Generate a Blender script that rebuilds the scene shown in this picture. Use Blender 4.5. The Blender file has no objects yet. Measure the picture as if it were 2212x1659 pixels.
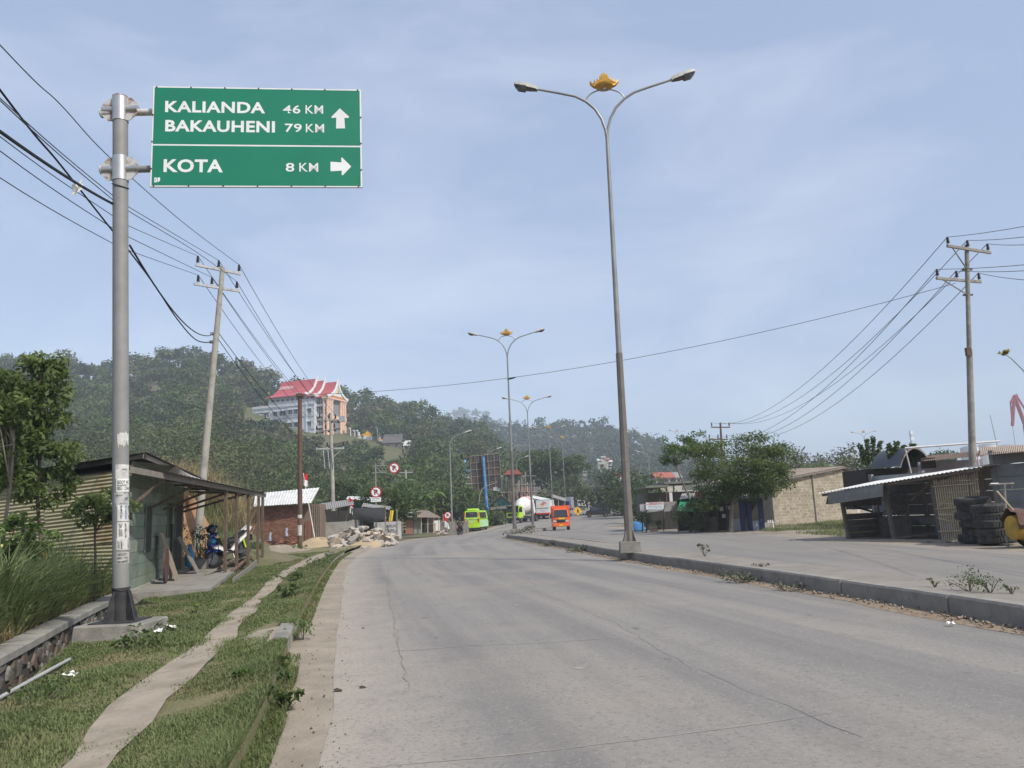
import bpy, bmesh, math, random
import numpy as np
from mathutils import Vector, Matrix, Euler

# ------------------------------------------------------------------ camera, sky, sun, exposure
scene = bpy.context.scene
R = math.radians
CAM_H, FOC, CX, CY = 1.5, 1700.0, 1106.0, 829.5      # focal length and centre in units of the 2212-wide photograph
PITCH, ROLL = R(9.37), R(2.5)
cam_data = bpy.data.cameras.new('camera')
cam = bpy.data.objects.new('camera', cam_data)
scene.collection.objects.link(cam)
scene.camera = cam
cam_data.sensor_width = 36.0
cam_data.lens = 36.0 * FOC / 2212.0
cam_data.clip_start, cam_data.clip_end = 0.05, 8000.0
_r, _u = Vector((1, 0, 0)), Vector((0, -math.sin(PITCH), math.cos(PITCH)))
_f = Vector((0, math.cos(PITCH), math.sin(PITCH)))
_cr = _r * math.cos(ROLL) - _u * math.sin(ROLL)
_cu = _r * math.sin(ROLL) + _u * math.cos(ROLL)
cam.matrix_world = Matrix(((_cr.x, _cu.x, -_f.x, 0), (_cr.y, _cu.y, -_f.y, 0), (_cr.z, _cu.z, -_f.z, CAM_H), (0, 0, 0, 1)))

SUN_EL, SUN_AZ = R(47), R(132)                        # azimuth clockwise from +Y: behind the viewer, to the right
world = bpy.data.worlds.new('World')
scene.world = world
world.use_nodes = True
wn, wl = world.node_tree.nodes, world.node_tree.links
wn.clear()
w_out = wn.new('ShaderNodeOutputWorld'); w_bg = wn.new('ShaderNodeBackground')
w_sky = wn.new('ShaderNodeTexSky'); w_sky.sky_type = 'NISHITA'; w_sky.sun_disc = False
w_sky.sun_elevation, w_sky.sun_rotation = SUN_EL, SUN_AZ
w_sky.altitude, w_sky.air_density, w_sky.dust_density, w_sky.ozone_density = 0.0, 1.0, 3.6, 2.0
w_tc = wn.new('ShaderNodeTexCoord'); w_map = wn.new('ShaderNodeMapping')
w_map.inputs['Scale'].default_value = (1.0, 1.0, 2.6)
w_no = wn.new('ShaderNodeTexNoise'); w_no.inputs['Scale'].default_value = 2.2
w_no.inputs['Detail'].default_value = 6; w_no.inputs['Roughness'].default_value = .55; w_no.inputs['Distortion'].default_value = .4
w_ramp = wn.new('ShaderNodeMapRange'); w_ramp.inputs[1].default_value = .46; w_ramp.inputs[2].default_value = .74
w_ramp.inputs[3].default_value = 0.0; w_ramp.inputs[4].default_value = .32
w_mix = wn.new('ShaderNodeMix'); w_mix.data_type = 'RGBA'
w_mix.inputs['B'].default_value = (8.0, 8.1, 8.8, 1)
w_veil = wn.new('ShaderNodeMix'); w_veil.data_type = 'RGBA'; w_veil.inputs['Factor'].default_value = .45
w_veil.inputs['B'].default_value = (4.3, 5.3, 7.5, 1)   # thin even humid veil over the whole sky
wl.new(w_tc.outputs['Generated'], w_map.inputs['Vector']); wl.new(w_map.outputs['Vector'], w_no.inputs['Vector'])
wl.new(w_no.outputs['Fac'], w_ramp.inputs['Value']); wl.new(w_ramp.outputs['Result'], w_mix.inputs['Factor'])
wl.new(w_sky.outputs['Color'], w_veil.inputs['A']); wl.new(w_veil.outputs['Result'], w_mix.inputs['A'])
wl.new(w_mix.outputs['Result'], w_bg.inputs['Color']); wl.new(w_bg.outputs['Background'], w_out.inputs['Surface'])
w_bg.inputs['Strength'].default_value = 0.125
sun_d = bpy.data.lights.new('sun', 'SUN'); sun_d.energy = 3.9; sun_d.angle = R(0.6); sun_d.color = (1.0, .95, .87)
sun = bpy.data.objects.new('sun', sun_d); scene.collection.objects.link(sun)
sun_dir = Vector((math.sin(SUN_AZ) * math.cos(SUN_EL), math.cos(SUN_AZ) * math.cos(SUN_EL), math.sin(SUN_EL)))
sun.rotation_euler = sun_dir.to_track_quat('Z', 'Y').to_euler()
scene.view_settings.view_transform = 'Standard'
scene.view_settings.look = 'None'
scene.view_settings.exposure = 0.2
scene.view_settings.gamma = 1.0
scene.view_settings.use_curve_mapping = False
scene.cycles.max_bounces = 6
scene.cycles.diffuse_bounces = 3
scene.cycles.transparent_max_bounces = 8
scene.cycles.volume_bounces = 1

# ------------------------------------------------------------------ measuring: bearings read off the photograph, true distances in metres
def ray(px, py):
    x, y = px - CX, CY - py
    return (_cr * x + _cu * y + _f * FOC) / FOC
def P(px, py, Y):
    d = ray(px, py)
    return Vector((d.x / d.y * Y, Y, CAM_H + d.z / d.y * Y))
def prof(y):
    return float(np.interp(y, [0, 45, 70, 86, 100, 112, 128, 150, 165, 200, 300, 420], [0, 0, -.25, -.42, -.3, 0, .38, 1.2, 1.9, 3.6, 7, 10]))
def G(px, py, z=0.0):
    d = ray(px, py)
    y = 40.0
    for _ in range(60):
        y2 = (prof(y) + z - CAM_H) / d.z * d.y if abs(d.z) > 1e-6 else 200
        y2 = min(max(y2, 1.0), 220)
        y = .5 * y + .5 * y2
    return Vector((d.x / d.y * y, y, prof(y) + z))

# ------------------------------------------------------------------ materials
MAT = {}
def sr(r, g, b):
    f = lambda c: (c / 255 / 12.92) if c <= 10 else ((c / 255 + .055) / 1.055) ** 2.4
    return (f(r), f(g), f(b))
def mat(name, c1, c2=None, scale=4.0, rough=.8, bump=0.0, bscale=None, metal=0.0, detail=6, lo=.35, hi=.65, spec=.3, dirt=None, dscale=1.2, coat=0.0, dlo=.5, dhi=.72):
    if name in MAT: return MAT[name]
    m = bpy.data.materials.new(name); m.use_nodes = True
    n, l = m.node_tree.nodes, m.node_tree.links
    b = n['Principled BSDF']
    b.inputs['Roughness'].default_value = rough; b.inputs['Metallic'].default_value = metal
    b.inputs['Specular IOR Level'].default_value = spec
    b.inputs['Coat Weight'].default_value = coat
    b.inputs['Base Color'].default_value = (*c1, 1)
    g = n.new('ShaderNodeNewGeometry'); src = g.outputs['Position']
    col = None
    if c2 is not None:
        t = n.new('ShaderNodeTexNoise'); t.inputs['Scale'].default_value = scale; t.inputs['Detail'].default_value = detail
        t.inputs['Roughness'].default_value = .6
        mr = n.new('ShaderNodeMapRange'); mr.inputs[1].default_value = lo; mr.inputs[2].default_value = hi
        mx = n.new('ShaderNodeMix'); mx.data_type = 'RGBA'
        mx.inputs['A'].default_value = (*c1, 1); mx.inputs['B'].default_value = (*c2, 1)
        l.new(src, t.inputs['Vector']); l.new(t.outputs['Fac'], mr.inputs['Value']); l.new(mr.outputs['Result'], mx.inputs['Factor'])
        col = mx.outputs['Result']
    if dirt is not None:
        t = n.new('ShaderNodeTexNoise'); t.inputs['Scale'].default_value = dscale; t.inputs['Detail'].default_value = 8
        t.inputs['Roughness'].default_value = .68
        mr = n.new('ShaderNodeMapRange'); mr.inputs[1].default_value = dlo; mr.inputs[2].default_value = dhi
        mx = n.new('ShaderNodeMix'); mx.data_type = 'RGBA'
        if col is not None: l.new(col, mx.inputs['A'])
        else: mx.inputs['A'].default_value = (*c1, 1)
        mx.inputs['B'].default_value = (*dirt, 1)
        l.new(src, t.inputs['Vector']); l.new(t.outputs['Fac'], mr.inputs['Value']); l.new(mr.outputs['Result'], mx.inputs['Factor'])
        col = mx.outputs['Result']
    if col is not None: l.new(col, b.inputs['Base Color'])
    if bump:
        t2 = n.new('ShaderNodeTexNoise'); t2.inputs['Scale'].default_value = bscale or scale * 6; t2.inputs['Detail'].default_value = 5
        bp = n.new('ShaderNodeBump'); bp.inputs['Strength'].default_value = bump; bp.inputs['Distance'].default_value = .02
        l.new(src, t2.inputs['Vector']); l.new(t2.outputs['Fac'], bp.inputs['Height']); l.new(bp.outputs['Normal'], b.inputs['Normal'])
    MAT[name] = m
    return m
def leafmat(name, dark, light, trans=.35, rough=.55, patch=None, pscale=.05):
    if name in MAT: return MAT[name]
    m = bpy.data.materials.new(name); m.use_nodes = True
    n, l = m.node_tree.nodes, m.node_tree.links
    b = n['Principled BSDF']; b.inputs['Roughness'].default_value = rough; b.inputs['Specular IOR Level'].default_value = .35
    a = n.new('ShaderNodeAttribute'); a.attribute_name = 'tint'
    mx = n.new('ShaderNodeMix'); mx.data_type = 'RGBA'
    mx.inputs['A'].default_value = (*dark, 1); mx.inputs['B'].default_value = (*light, 1)
    l.new(a.outputs['Fac'], mx.inputs['Factor'])
    col = mx.outputs['Result']
    if patch is not None:
        g = n.new('ShaderNodeNewGeometry')
        t = n.new('ShaderNodeTexNoise'); t.inputs['Scale'].default_value = pscale; t.inputs['Detail'].default_value = 4
        mr = n.new('ShaderNodeMapRange'); mr.inputs[1].default_value = .52; mr.inputs[2].default_value = .70
        m2 = n.new('ShaderNodeMix'); m2.data_type = 'RGBA'; m2.inputs['B'].default_value = (*patch, 1)
        l.new(g.outputs['Position'], t.inputs['Vector']); l.new(t.outputs['Fac'], mr.inputs['Value'])
        l.new(mr.outputs['Result'], m2.inputs['Factor']); l.new(col, m2.inputs['A']); col = m2.outputs['Result']
    l.new(col, b.inputs['Base Color'])
    tr = n.new('ShaderNodeBsdfTranslucent'); l.new(col, tr.inputs['Color'])
    ms = n.new('ShaderNodeMixShader'); ms.inputs[0].default_value = trans
    l.new(b.outputs[0], ms.inputs[1]); l.new(tr.outputs[0], ms.inputs[2]); l.new(ms.outputs[0], n['Material Output'].inputs['Surface'])
    MAT[name] = m
    return m

# ------------------------------------------------------------------ mesh helpers
COL = scene.collection
def link(name, me, material, parent=None, loc=None, rz=None, smooth=False):
    o = bpy.data.objects.new(name, me); COL.objects.link(o)
    if material is not None and not me.materials: me.materials.append(material)
    if parent is not None: o.parent = parent
    if loc is not None: o.location = loc
    if rz is not None: o.rotation_euler = (0, 0, rz)
    if smooth: me.polygons.foreach_set('use_smooth', [True] * len(me.polygons))
    return o
def tag(o, label=None, cat=None, group=None, kind=None):
    if label: o['label'] = label
    if cat: o['category'] = cat
    if group: o['group'] = group
    if kind: o['kind'] = kind
    return o
def thing(name, label, cat, loc=(0, 0, 0), rz=0.0, group=None):
    o = bpy.data.objects.new(name, None); COL.objects.link(o)
    o.empty_display_size = .2; o.location = loc; o.rotation_euler = (0, 0, rz)
    return tag(o, label, cat, group)
def copy_tree(o, parent=None):
    c = o.copy(); COL.objects.link(c); c.parent = parent
    for ch in list(o.children): copy_tree(ch, c)
    return c
class MB:
    def __init__(s): s.v = []; s.f = []
    def add(s, vs, fs):
        k = len(s.v); s.v += [tuple(v) for v in vs]; s.f += [tuple(i + k for i in f) for f in fs]; return s
    def box(s, c, d, rot=None, taper=1.0):
        c = Vector(c); hx, hy, hz = d[0] / 2, d[1] / 2, d[2] / 2
        vs = []
        for z in (-1, 1):
            t = taper if z > 0 else 1.0
            for x, y in ((-1, -1), (1, -1), (1, 1), (-1, 1)):
                p = Vector((x * hx * t, y * hy * t, z * hz))
                if rot is not None: p = Euler(rot).to_matrix() @ p
                vs.append(c + p)
        return s.add(vs, [(3, 2, 1, 0), (4, 5, 6, 7), (0, 1, 5, 4), (1, 2, 6, 5), (2, 3, 7, 6), (3, 0, 4, 7)])
    def beam(s, a, b, w, h, up=(0, 0, 1)):
        a, b = Vector(a), Vector(b); d = (b - a).normalized(); up = Vector(up)
        if abs(d.dot(up)) > .98: up = Vector((1, 0, 0))
        x = d.cross(up).normalized(); y = x.cross(d).normalized()
        vs = []
        for q in (a, b):
            for sx, sy in ((-1, -1), (1, -1), (1, 1), (-1, 1)): vs.append(q + x * (sx * w / 2) + y * (sy * h / 2))
        return s.add(vs, [(3, 2, 1, 0), (4, 5, 6, 7), (0, 1, 5, 4), (1, 2, 6, 5), (2, 3, 7, 6), (3, 0, 4, 7)])
    def tube(s, pts, rad, n=8, cap=True):
        pts = [Vector(p) for p in pts]
        if not hasattr(rad, '__len__'): rad = [rad] * len(pts)
        k = len(s.v); prev = None
        for i, p in enumerate(pts):
            d = (pts[min(i + 1, len(pts) - 1)] - pts[max(i - 1, 0)]).normalized()
            if prev is None:
                a = Vector((0, 0, 1)) if abs(d.z) < .9 else Vector((1, 0, 0))
                x = d.cross(a).normalized()
            else: x = (prev - d * prev.dot(d)).normalized()
            prev = x; y = d.cross(x)
            for j in range(n):
                t = 2 * math.pi * j / n
                s.v.append(tuple(p + (x * math.cos(t) + y * math.sin(t)) * rad[i]))
        for i in range(len(pts) - 1):
            for j in range(n):
                a = k + i * n + j; b = k + i * n + (j + 1) % n
                s.f.append((a, b, b + n, a + n))
        if cap:
            s.f.append(tuple(k + j for j in reversed(range(n))))
            s.f.append(tuple(k + (len(pts) - 1) * n + j for j in range(n)))
        return s
    def lathe(s, prof_, c=(0, 0, 0), n=16, axis='z'):
        k = len(s.v)
        for r_, z in prof_:
            for j in range(n):
                t = 2 * math.pi * j / n; p = (r_ * math.cos(t), r_ * math.sin(t), z)
                if axis == 'y': p = (p[0], p[2], p[1])
                elif axis == 'x': p = (p[2], p[0], p[1])
                s.v.append((c[0] + p[0], c[1] + p[1], c[2] + p[2]))
        for i in range(len(prof_) - 1):
            for j in range(n):
                a = k + i * n + j; b = k + i * n + (j + 1) % n
                s.f.append((a, b, b + n, a + n))
        s.f.append(tuple(k + j for j in reversed(range(n))))
        s.f.append(tuple(k + (len(prof_) - 1) * n + j for j in range(n)))
        return s
    def prism(s, poly, d0, d1, fn):
        """poly of 2-D points, extruded from d0 to d1; fn(u, v, d) gives the 3-D point"""
        n = len(poly); k = len(s.v)
        for d in (d0, d1):
            for u, v in poly: s.v.append(tuple(fn(u, v, d)))
        s.f.append(tuple(k + i for i in reversed(range(n)))); s.f.append(tuple(k + n + i for i in range(n)))
        for i in range(n):
            j = (i + 1) % n; s.f.append((k + i, k + j, k + n + j, k + n + i))
        return s
    def sheet(s, rows):
        """rows: list of equally long lists of points"""
        k = len(s.v); m = len(rows[0])
        for r_ in rows: s.v += [tuple(p) for p in r_]
        for i in range(len(rows) - 1):
            for j in range(m - 1):
                a = k + i * m + j; s.f.append((a, a + 1, a + m + 1, a + m))
        return s
    def loft(s, secs, cap=True):
        """closed cross-sections of equal length"""
        k = len(s.v); m = len(secs[0])
        for r_ in secs: s.v += [tuple(p) for p in r_]
        for i in range(len(secs) - 1):
            for j in range(m):
                a = k + i * m + j; b = k + i * m + (j + 1) % m; s.f.append((a, b, b + m, a + m))
        if cap:
            s.f.append(tuple(k + j for j in reversed(range(m)))); s.f.append(tuple(k + (len(secs) - 1) * m + j for j in range(m)))
        return s
    def mesh(s, name, fix=True):
        me = bpy.data.meshes.new(name); me.from_pydata(s.v, [], s.f); me.update()
        if fix:
            bm = bmesh.new(); bm.from_mesh(me); bmesh.ops.recalc_face_normals(bm, faces=bm.faces); bm.to_mesh(me); bm.free()
        return me
    def build(s, name, material, parent=None, smooth=False, bevel=0.0, loc=None, rz=None, fix=True, org=None):
        if org is not None: s.v = [(v[0] - org[0], v[1] - org[1], v[2] - org[2]) for v in s.v]
        me = s.mesh(name, fix)
        if bevel:
            bm = bmesh.new(); bm.from_mesh(me)
            ed = [e for e in bm.edges if len(e.link_faces) == 2 and e.calc_face_angle(0) > .5]
            bmesh.ops.bevel(bm, geom=ed, offset=bevel, segments=2 if smooth else 1, affect='EDGES', clamp_overlap=True)
            bm.to_mesh(me); bm.free()
        o = link(name, me, material, parent, loc, rz)
        if smooth:
            me.polygons.foreach_set('use_smooth', [True] * len(me.polygons))
            try: me.set_sharp_from_angle(angle=R(40))
            except Exception: pass
        return o
def np_mesh(name, V, F, material, parent=None, tint=None, smooth=False):
    """V (n,3) float array, F (m,k) int array with equal-sided faces"""
    me = bpy.data.meshes.new(name)
    n, (m, k) = len(V), F.shape
    me.vertices.add(n); me.vertices.foreach_set('co', np.ascontiguousarray(V, dtype=np.float32).ravel())
    me.loops.add(m * k); me.loops.foreach_set('vertex_index', np.ascontiguousarray(F, dtype=np.int32).ravel())
    me.polygons.add(m); me.polygons.foreach_set('loop_start', np.arange(0, m * k, k, dtype=np.int32))
    try: me.polygons.foreach_set('loop_total', np.full(m, k, dtype=np.int32))
    except Exception: pass
    if tint is not None:
        a = me.attributes.new('tint', 'FLOAT', 'POINT'); a.data.foreach_set('value', np.ascontiguousarray(tint, dtype=np.float32))
    me.update(calc_edges=True); me.validate()
    if smooth: me.polygons.foreach_set('use_smooth', [True] * m)
    return link(name, me, material, parent)
def text_mesh(body, height, bold=0.0, width=None, align='LEFT', depth=0.0, space=1.0):
    """mesh of flat lettering in the XY plane, cap height = height, optional total width"""
    cu = bpy.data.curves.new('lettering', 'FONT'); cu.body = body; cu.size = 1.0; cu.offset = bold; cu.extrude = depth
    cu.space_character = space; cu.resolution_u = 3
    ob = bpy.data.objects.new('lettering', cu)
    me = bpy.data.meshes.new_from_object(ob)
    bpy.data.objects.remove(ob); bpy.data.curves.remove(cu)
    n = len(me.vertices)
    if n == 0: return me
    co = np.empty(n * 3, dtype=np.float32); me.vertices.foreach_get('co', co); co = co.reshape(-1, 3)
    lo, hi = co.min(0), co.max(0)
    sy = height / max(hi[1] - lo[1], 1e-6); sx = sy if width is None else width / max(hi[0] - lo[0], 1e-6)
    co[:, 0] = (co[:, 0] - lo[0]) * sx; co[:, 1] = (co[:, 1] - lo[1]) * sy
    if align == 'CENTER': co[:, 0] -= (hi[0] - lo[0]) * sx / 2; co[:, 1] -= height / 2
    me.vertices.foreach_set('co', co.ravel()); me.update(); me.materials.clear()
    return me
def text(name, body, height, material, parent, loc, rot=(R(90), 0, 0), **kw):
    me = text_mesh(body, height, **kw)
    o = link(name, me, material, parent); o.location = loc; o.rotation_euler = rot
    return o
def rnd(seed): return np.random.default_rng(seed)

def leaves(rg, centers, radii, per, size, aspect=2.2, flat=.5, tint_jit=.35, squash=(1, 1, .75), droop=0.0):
    """rhombic leaf faces spread through clumps; returns V, F, tint"""
    C = np.repeat(np.asarray(centers, float), per, axis=0); Rr = np.repeat(np.asarray(radii, float), per)
    n = len(C)
    d = rg.normal(size=(n, 3)); d /= np.linalg.norm(d, axis=1, keepdims=True)
    p = C + d * (Rr * rg.random(n) ** .45)[:, None] * np.array(squash)
    nr = d * .6 + rg.normal(size=(n, 3)) * .6 + np.array([0, 0, flat]); nr /= np.linalg.norm(nr, axis=1, keepdims=True)
    t = rg.normal(size=(n, 3)) + d * .8 - np.array([0, 0, droop]); t -= nr * (t * nr).sum(1, keepdims=True); t /= np.linalg.norm(t, axis=1, keepdims=True) + 1e-9
    b = np.cross(nr, t)
    s = (size * (.6 + .8 * rg.random(n)))[:, None]
    w = s / aspect
    V = np.stack([p - t * s * .5, p + b * w * .5 + t * s * .05, p + t * s * .5 - nr * s * .12, p - b * w * .5 + t * s * .05], 1).reshape(-1, 3)
    F = np.arange(4 * n).reshape(n, 4)
    base = np.repeat(rg.random(len(centers)), per)
    ti = np.clip(base * (1 - tint_jit) + rg.random(n) * tint_jit, 0, 1)
    return V, F, np.repeat(ti, 4)
def cat_leaves(parts):
    V, F, T, k = [], [], [], 0
    for v, f, t in parts:
        V.append(v); F.append(f + k); T.append(t); k += len(v)
    return np.concatenate(V), np.concatenate(F), np.concatenate(T)

# ------------------------------------------------------------------ the lie of the road
def curve(tab):
    ys, xs = np.array([t[0] for t in tab], float), np.array([t[1] for t in tab], float)
    m = np.gradient(xs, ys)
    def fn(y):
        y = np.clip(y, ys[0], ys[-1]); i = np.clip(np.searchsorted(ys, y) - 1, 0, len(ys) - 2)
        h = ys[i + 1] - ys[i]; t = (y - ys[i]) / h
        return (2*t**3-3*t**2+1)*xs[i] + (t**3-2*t**2+t)*h*m[i] + (-2*t**3+3*t**2)*xs[i+1] + (t**3-t**2)*h*m[i+1]
    return fn
XL = curve([(-25, 3), (0, -.35), (5.2, -1.27), (9.8, -2.25), (17.3, -3.8), (26, -5.6), (35, -7.0), (47, -8.2), (59, -8.6), (70, -8.0), (80, -6.4), (90, -5), (105, -3.3), (124, -.6), (145, 2), (160, 4), (200, 13), (300, 40), (420, 75)])
XM1 = curve([(-25, 7.7), (0, 6.0), (9, 5.49), (14.5, 4.76), (22.9, 3.35), (33, 1.95), (43, .4), (53, -.75), (62, -.7), (75, .4), (86, 1.5), (110, 3.9), (130, 6.1), (160, 10.4), (200, 19), (300, 46), (420, 81)])
MW = 1.35
XR = curve([(-25, 13.6), (0, 13.2), (20, 12.75), (27, 12.3), (36, 12.0), (56, 10.75), (76, 10), (90, 10.6), (100, 12.5), (115, 17), (130, 19), (145, 17), (160, 19.5), (200, 27), (300, 54), (420, 90)])
XK = curve([(-25, 2), (0, -1.05), (5.3, -1.85), (10, -2.9), (23.7, -5.75), (34, -7.6), (45, -8.8), (60, -9.2), (70, -8.5), (80, -6.8), (90, -5.4), (105, -3.7), (124, -1), (145, 1.6), (160, 3.6), (200, 12.6), (420, 74.6)])
XW = curve([(-20, 1.0), (0, -3.0), (8, -5.55), (9.4, -6.0), (14, -7.55), (20, -9.35), (29, -11.6), (40, -14), (60, -17), (100, -16)])
XD = curve([(-20, 1.7), (0, -2.3), (8, -4.95), (11, -6.15), (14, -7.15), (20, -8.75), (24, -9.3), (29, -10.2), (40, -13), (60, -16), (100, -15)])
def stations(a, b, s0=.5, g=1.03, smax=6):
    out, y, s = [a], a, s0
    while y < b:
        y += s; s = min(s * g, smax); out.append(min(y, b))
    return out
def grade(y): return prof(y)
def verge_z(x, y):
    k, d = float(XK(y)), float(XD(y))
    t = min(max((k - x) / max(k - d, .3), 0), 1)
    return prof(y) + .15 * (1 - t) ** 1.2
def ground_z(x, y):
    """height of whatever surface lies at x, y beside the road"""
    if y > 62: return prof(y)
    if x > XK(y): return prof(y)
    if x > XD(y): return verge_z(x, y)
    return prof(y) + .12

def wave(x, s=1.0): return math.sin(x * 1.7 * s) * .5 + math.sin(x * 4.3 * s + 1.3) * .3 + math.sin(x * 9.1 * s + .4) * .2

# road material: dusty worn concrete, wheel-polished bands, speckle and scattered stains
def road_material(name, base, worn, dust):
    m = bpy.data.materials.new(name); m.use_nodes = True
    n, l = m.node_tree.nodes, m.node_tree.links; b = n['Principled BSDF']
    b.inputs['Roughness'].default_value = .85; b.inputs['Specular IOR Level'].default_value = .25
    uv = n.new('ShaderNodeUVMap'); uv.uv_map = 'lane'
    g = n.new('ShaderNodeNewGeometry')
    def noise(scale, detail=6, rough=.6, vec=None, sc=None):
        t = n.new('ShaderNodeTexNoise'); t.inputs['Scale'].default_value = scale; t.inputs['Detail'].default_value = detail; t.inputs['Roughness'].default_value = rough
        if sc:
            mp = n.new('ShaderNodeMapping'); mp.inputs['Scale'].default_value = sc
            l.new(uv.outputs['UV'], mp.inputs['Vector']); l.new(mp.outputs['Vector'], t.inputs['Vector'])
        else: l.new(g.outputs['Position'], t.inputs['Vector'])
        return t.outputs['Fac']
    def rng(v, a, c, o0=0., o1=1.):
        r_ = n.new('ShaderNodeMapRange'); r_.inputs[1].default_value = a; r_.inputs[2].default_value = c; r_.inputs[3].default_value = o0; r_.inputs[4].default_value = o1
        l.new(v, r_.inputs['Value']); return r_.outputs['Result']
    def mix(a, c, f):
        x = n.new('ShaderNodeMix'); x.data_type = 'RGBA'
        if isinstance(a, tuple): x.inputs['A'].default_value = (*a, 1)
        else: l.new(a, x.inputs['A'])
        x.inputs['B'].default_value = (*c, 1); l.new(f, x.inputs['Factor']); return x.outputs['Result']
    streak = noise(1.0, 4, .55, sc=(1.1, .035, 1))
    c = mix(base, worn, rng(streak, .42, .62))
    sx = n.new('ShaderNodeSeparateXYZ'); l.new(uv.outputs['UV'], sx.inputs[0])
    ad = n.new('ShaderNodeMath'); ad.operation = 'MULTIPLY_ADD'; ad.inputs[1].default_value = -1.6
    l.new(noise(2.4, 7, .7), ad.inputs[0]); l.new(sx.outputs['X'], ad.inputs[2])
    c = mix(c, tuple(v * 1.12 for v in dust), rng(ad.outputs[0], .25, -.75))                     # sand blown in from the edge
    c = mix(c, dust, rng(noise(.22, 6), .48, .72, 0, .75))
    c = mix(c, dust, rng(noise(1.0, 5, .6, sc=(.9, .06, 3)), .55, .72, 0, .6))
    c = mix(c, tuple(v * .62 for v in base), rng(noise(26, 4, .75), .53, .63, 0, .75))      # dark aggregate
    c = mix(c, tuple(min(v * 1.5, 1) for v in base), rng(noise(36, 4, .75), .56, .66, 0, .6)) # pale chips
    c = mix(c, tuple(v * .72 for v in base), rng(noise(1.4, 8, .75), .54, .70, 0, .7))        # grime blotches
    c = mix(c, tuple(v * .6 for v in base), rng(noise(5.5, 4, .6), .64, .74, 0, .6))          # oil drips
    l.new(c, b.inputs['Base Color'])
    bp = n.new('ShaderNodeBump'); bp.inputs['Strength'].default_value = .35; bp.inputs['Distance'].default_value = .006
    l.new(noise(45, 4, .7), bp.inputs['Height']); l.new(bp.outputs['Normal'], b.inputs['Normal'])
    return m
M_road = road_material('worn_concrete_road', (.225, .210, .190), (.158, .150, .142), (.285, .252, .208))
M_road2 = road_material('dusty_far_carriageway', (.212, .197, .178), (.172, .161, .148), (.262, .232, .194))
M_dirt = mat('sandy_dirt', (.285, .242, .187), (.22, .186, .142), 2.5, .95, .6, 30, dirt=(.34, .295, .232), dscale=.9)
M_path = mat('trodden_path', (.32, .272, .212), (.26, .22, .17), 3, .95, .6, 22, dirt=(.19, .16, .115), dscale=2.5)
M_verge = mat('verge_soil', (.135, .125, .062), (.21, .175, .10), 1.6, .95, .6, 30, dirt=(.085, .105, .035), dscale=2.2)
M_plot = mat('plot_soil', (.15, .125, .075), (.09, .10, .04), .8, .95, .6, 20)
M_ground = mat('dry_ground', (.17, .15, .09), (.10, .11, .05), .05, .95)
M_conc = mat('old_concrete', (.27, .255, .225), (.20, .19, .165), 5, .9, .35, 40, dirt=(.13, .125, .11), dscale=1.6)
M_kerb = mat('grimy_kerb_concrete', (.26, .242, .212), (.19, .178, .158), 4, .9, .4, 30, dirt=(.29, .265, .225), dscale=1.1)
M_slab = mat('dusty_median_slab', (.235, .21, .178), (.19, .172, .147), 2, .92, .5, 26, dirt=(.275, .243, .20), dscale=.9)

def strip(name, f0, f1, y0, y1, material, across=6, zf=None, s0=.5, uv=False, jit=None, ground=True):
    Y = stations(y0, y1, s0); rows = []; us = []
    for y in Y:
        a, b = float(f0(y)), float(f1(y))
        if jit: a += jit * wave(y * 1.3)
        r_ = []
        for k in range(across + 1):
            x = a + (b - a) * k / across
            r_.append((x, y, zf(x, y, k / across) if zf else prof(y))); us.append((x - float(XL(y)) if x < float(XM1(y)) + .1 else float(XR(y)) - x, y))
        rows.append(r_)
    mb = MB().sheet(rows)
    me = mb.mesh(name, fix=False)
    if uv:
        lay = me.uv_layers.new(name='lane')
        idx = np.empty(len(me.loops), dtype=np.int32); me.loops.foreach_get('vertex_index', idx)
        lay.data.foreach_set('uv', np.array(us, dtype=np.float32)[idx].ravel())
    me.polygons.foreach_set('use_smooth', [True] * len(me.polygons))
    return tag(link(name, me, material), kind='structure' if ground else None)

# one ground sheet out to the horizon
gx = [-3000, -1200, -500, -250, -120, -60, -30, -12, 0, 12, 30, 60, 120, 250, 500, 1200, 3000]
gy = [-400, -100, -40, 0, 20, 45, 70, 86, 100, 128, 165, 200, 300, 420, 700, 1200, 4000]
tag(MB().sheet([[(x, y, prof(max(y, 0)) - .75) for x in gx] for y in gy]).build('ground', M_ground, fix=False), kind='structure')
road = strip('road', XL, XM1, -25, 420, M_road, 8, lambda x, y, t: prof(y) + .02 * math.sin(math.pi * t), uv=True, jit=.05)
road2 = strip('road', lambda y: XM1(y) + MW - .02, XR, -25, 420, M_road2, 8, lambda x, y, t: prof(y) + .02 * math.sin(math.pi * t), uv=True)
strip('road_shoulder', lambda y: XK(y) - .1, lambda y: XL(y) + .6, -25, 200, M_dirt, 4, lambda x, y, t: prof(y) - .006 + .012 * (1 - t) * (1 + wave(y + x)) * .5)
strip('roadside_ground', lambda y: XR(y) - .5, lambda y: XR(y) + 60, -25, 420, M_dirt, 10, lambda x, y, t: prof(y) - .006 + .03 * t)
verge = strip('verge', XD, lambda y: XK(y), -20, 62, M_verge, 12, lambda x, y, t: verge_z(x, y) + (.02 * wave(x * 2 + y) if 0 < t < 1 else 0), s0=.3)
strip('left_plot_ground', lambda y: XW(y) - 90, lambda y: XW(y) - .1, -20, 66, M_plot, 10, lambda x, y, t: prof(y) + .10)
strip('ditch_bed', lambda y: XW(y) - .2, lambda y: XD(y) + .1, -20, 60, M_dirt, 3, lambda x, y, t: prof(y) - .62)
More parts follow.
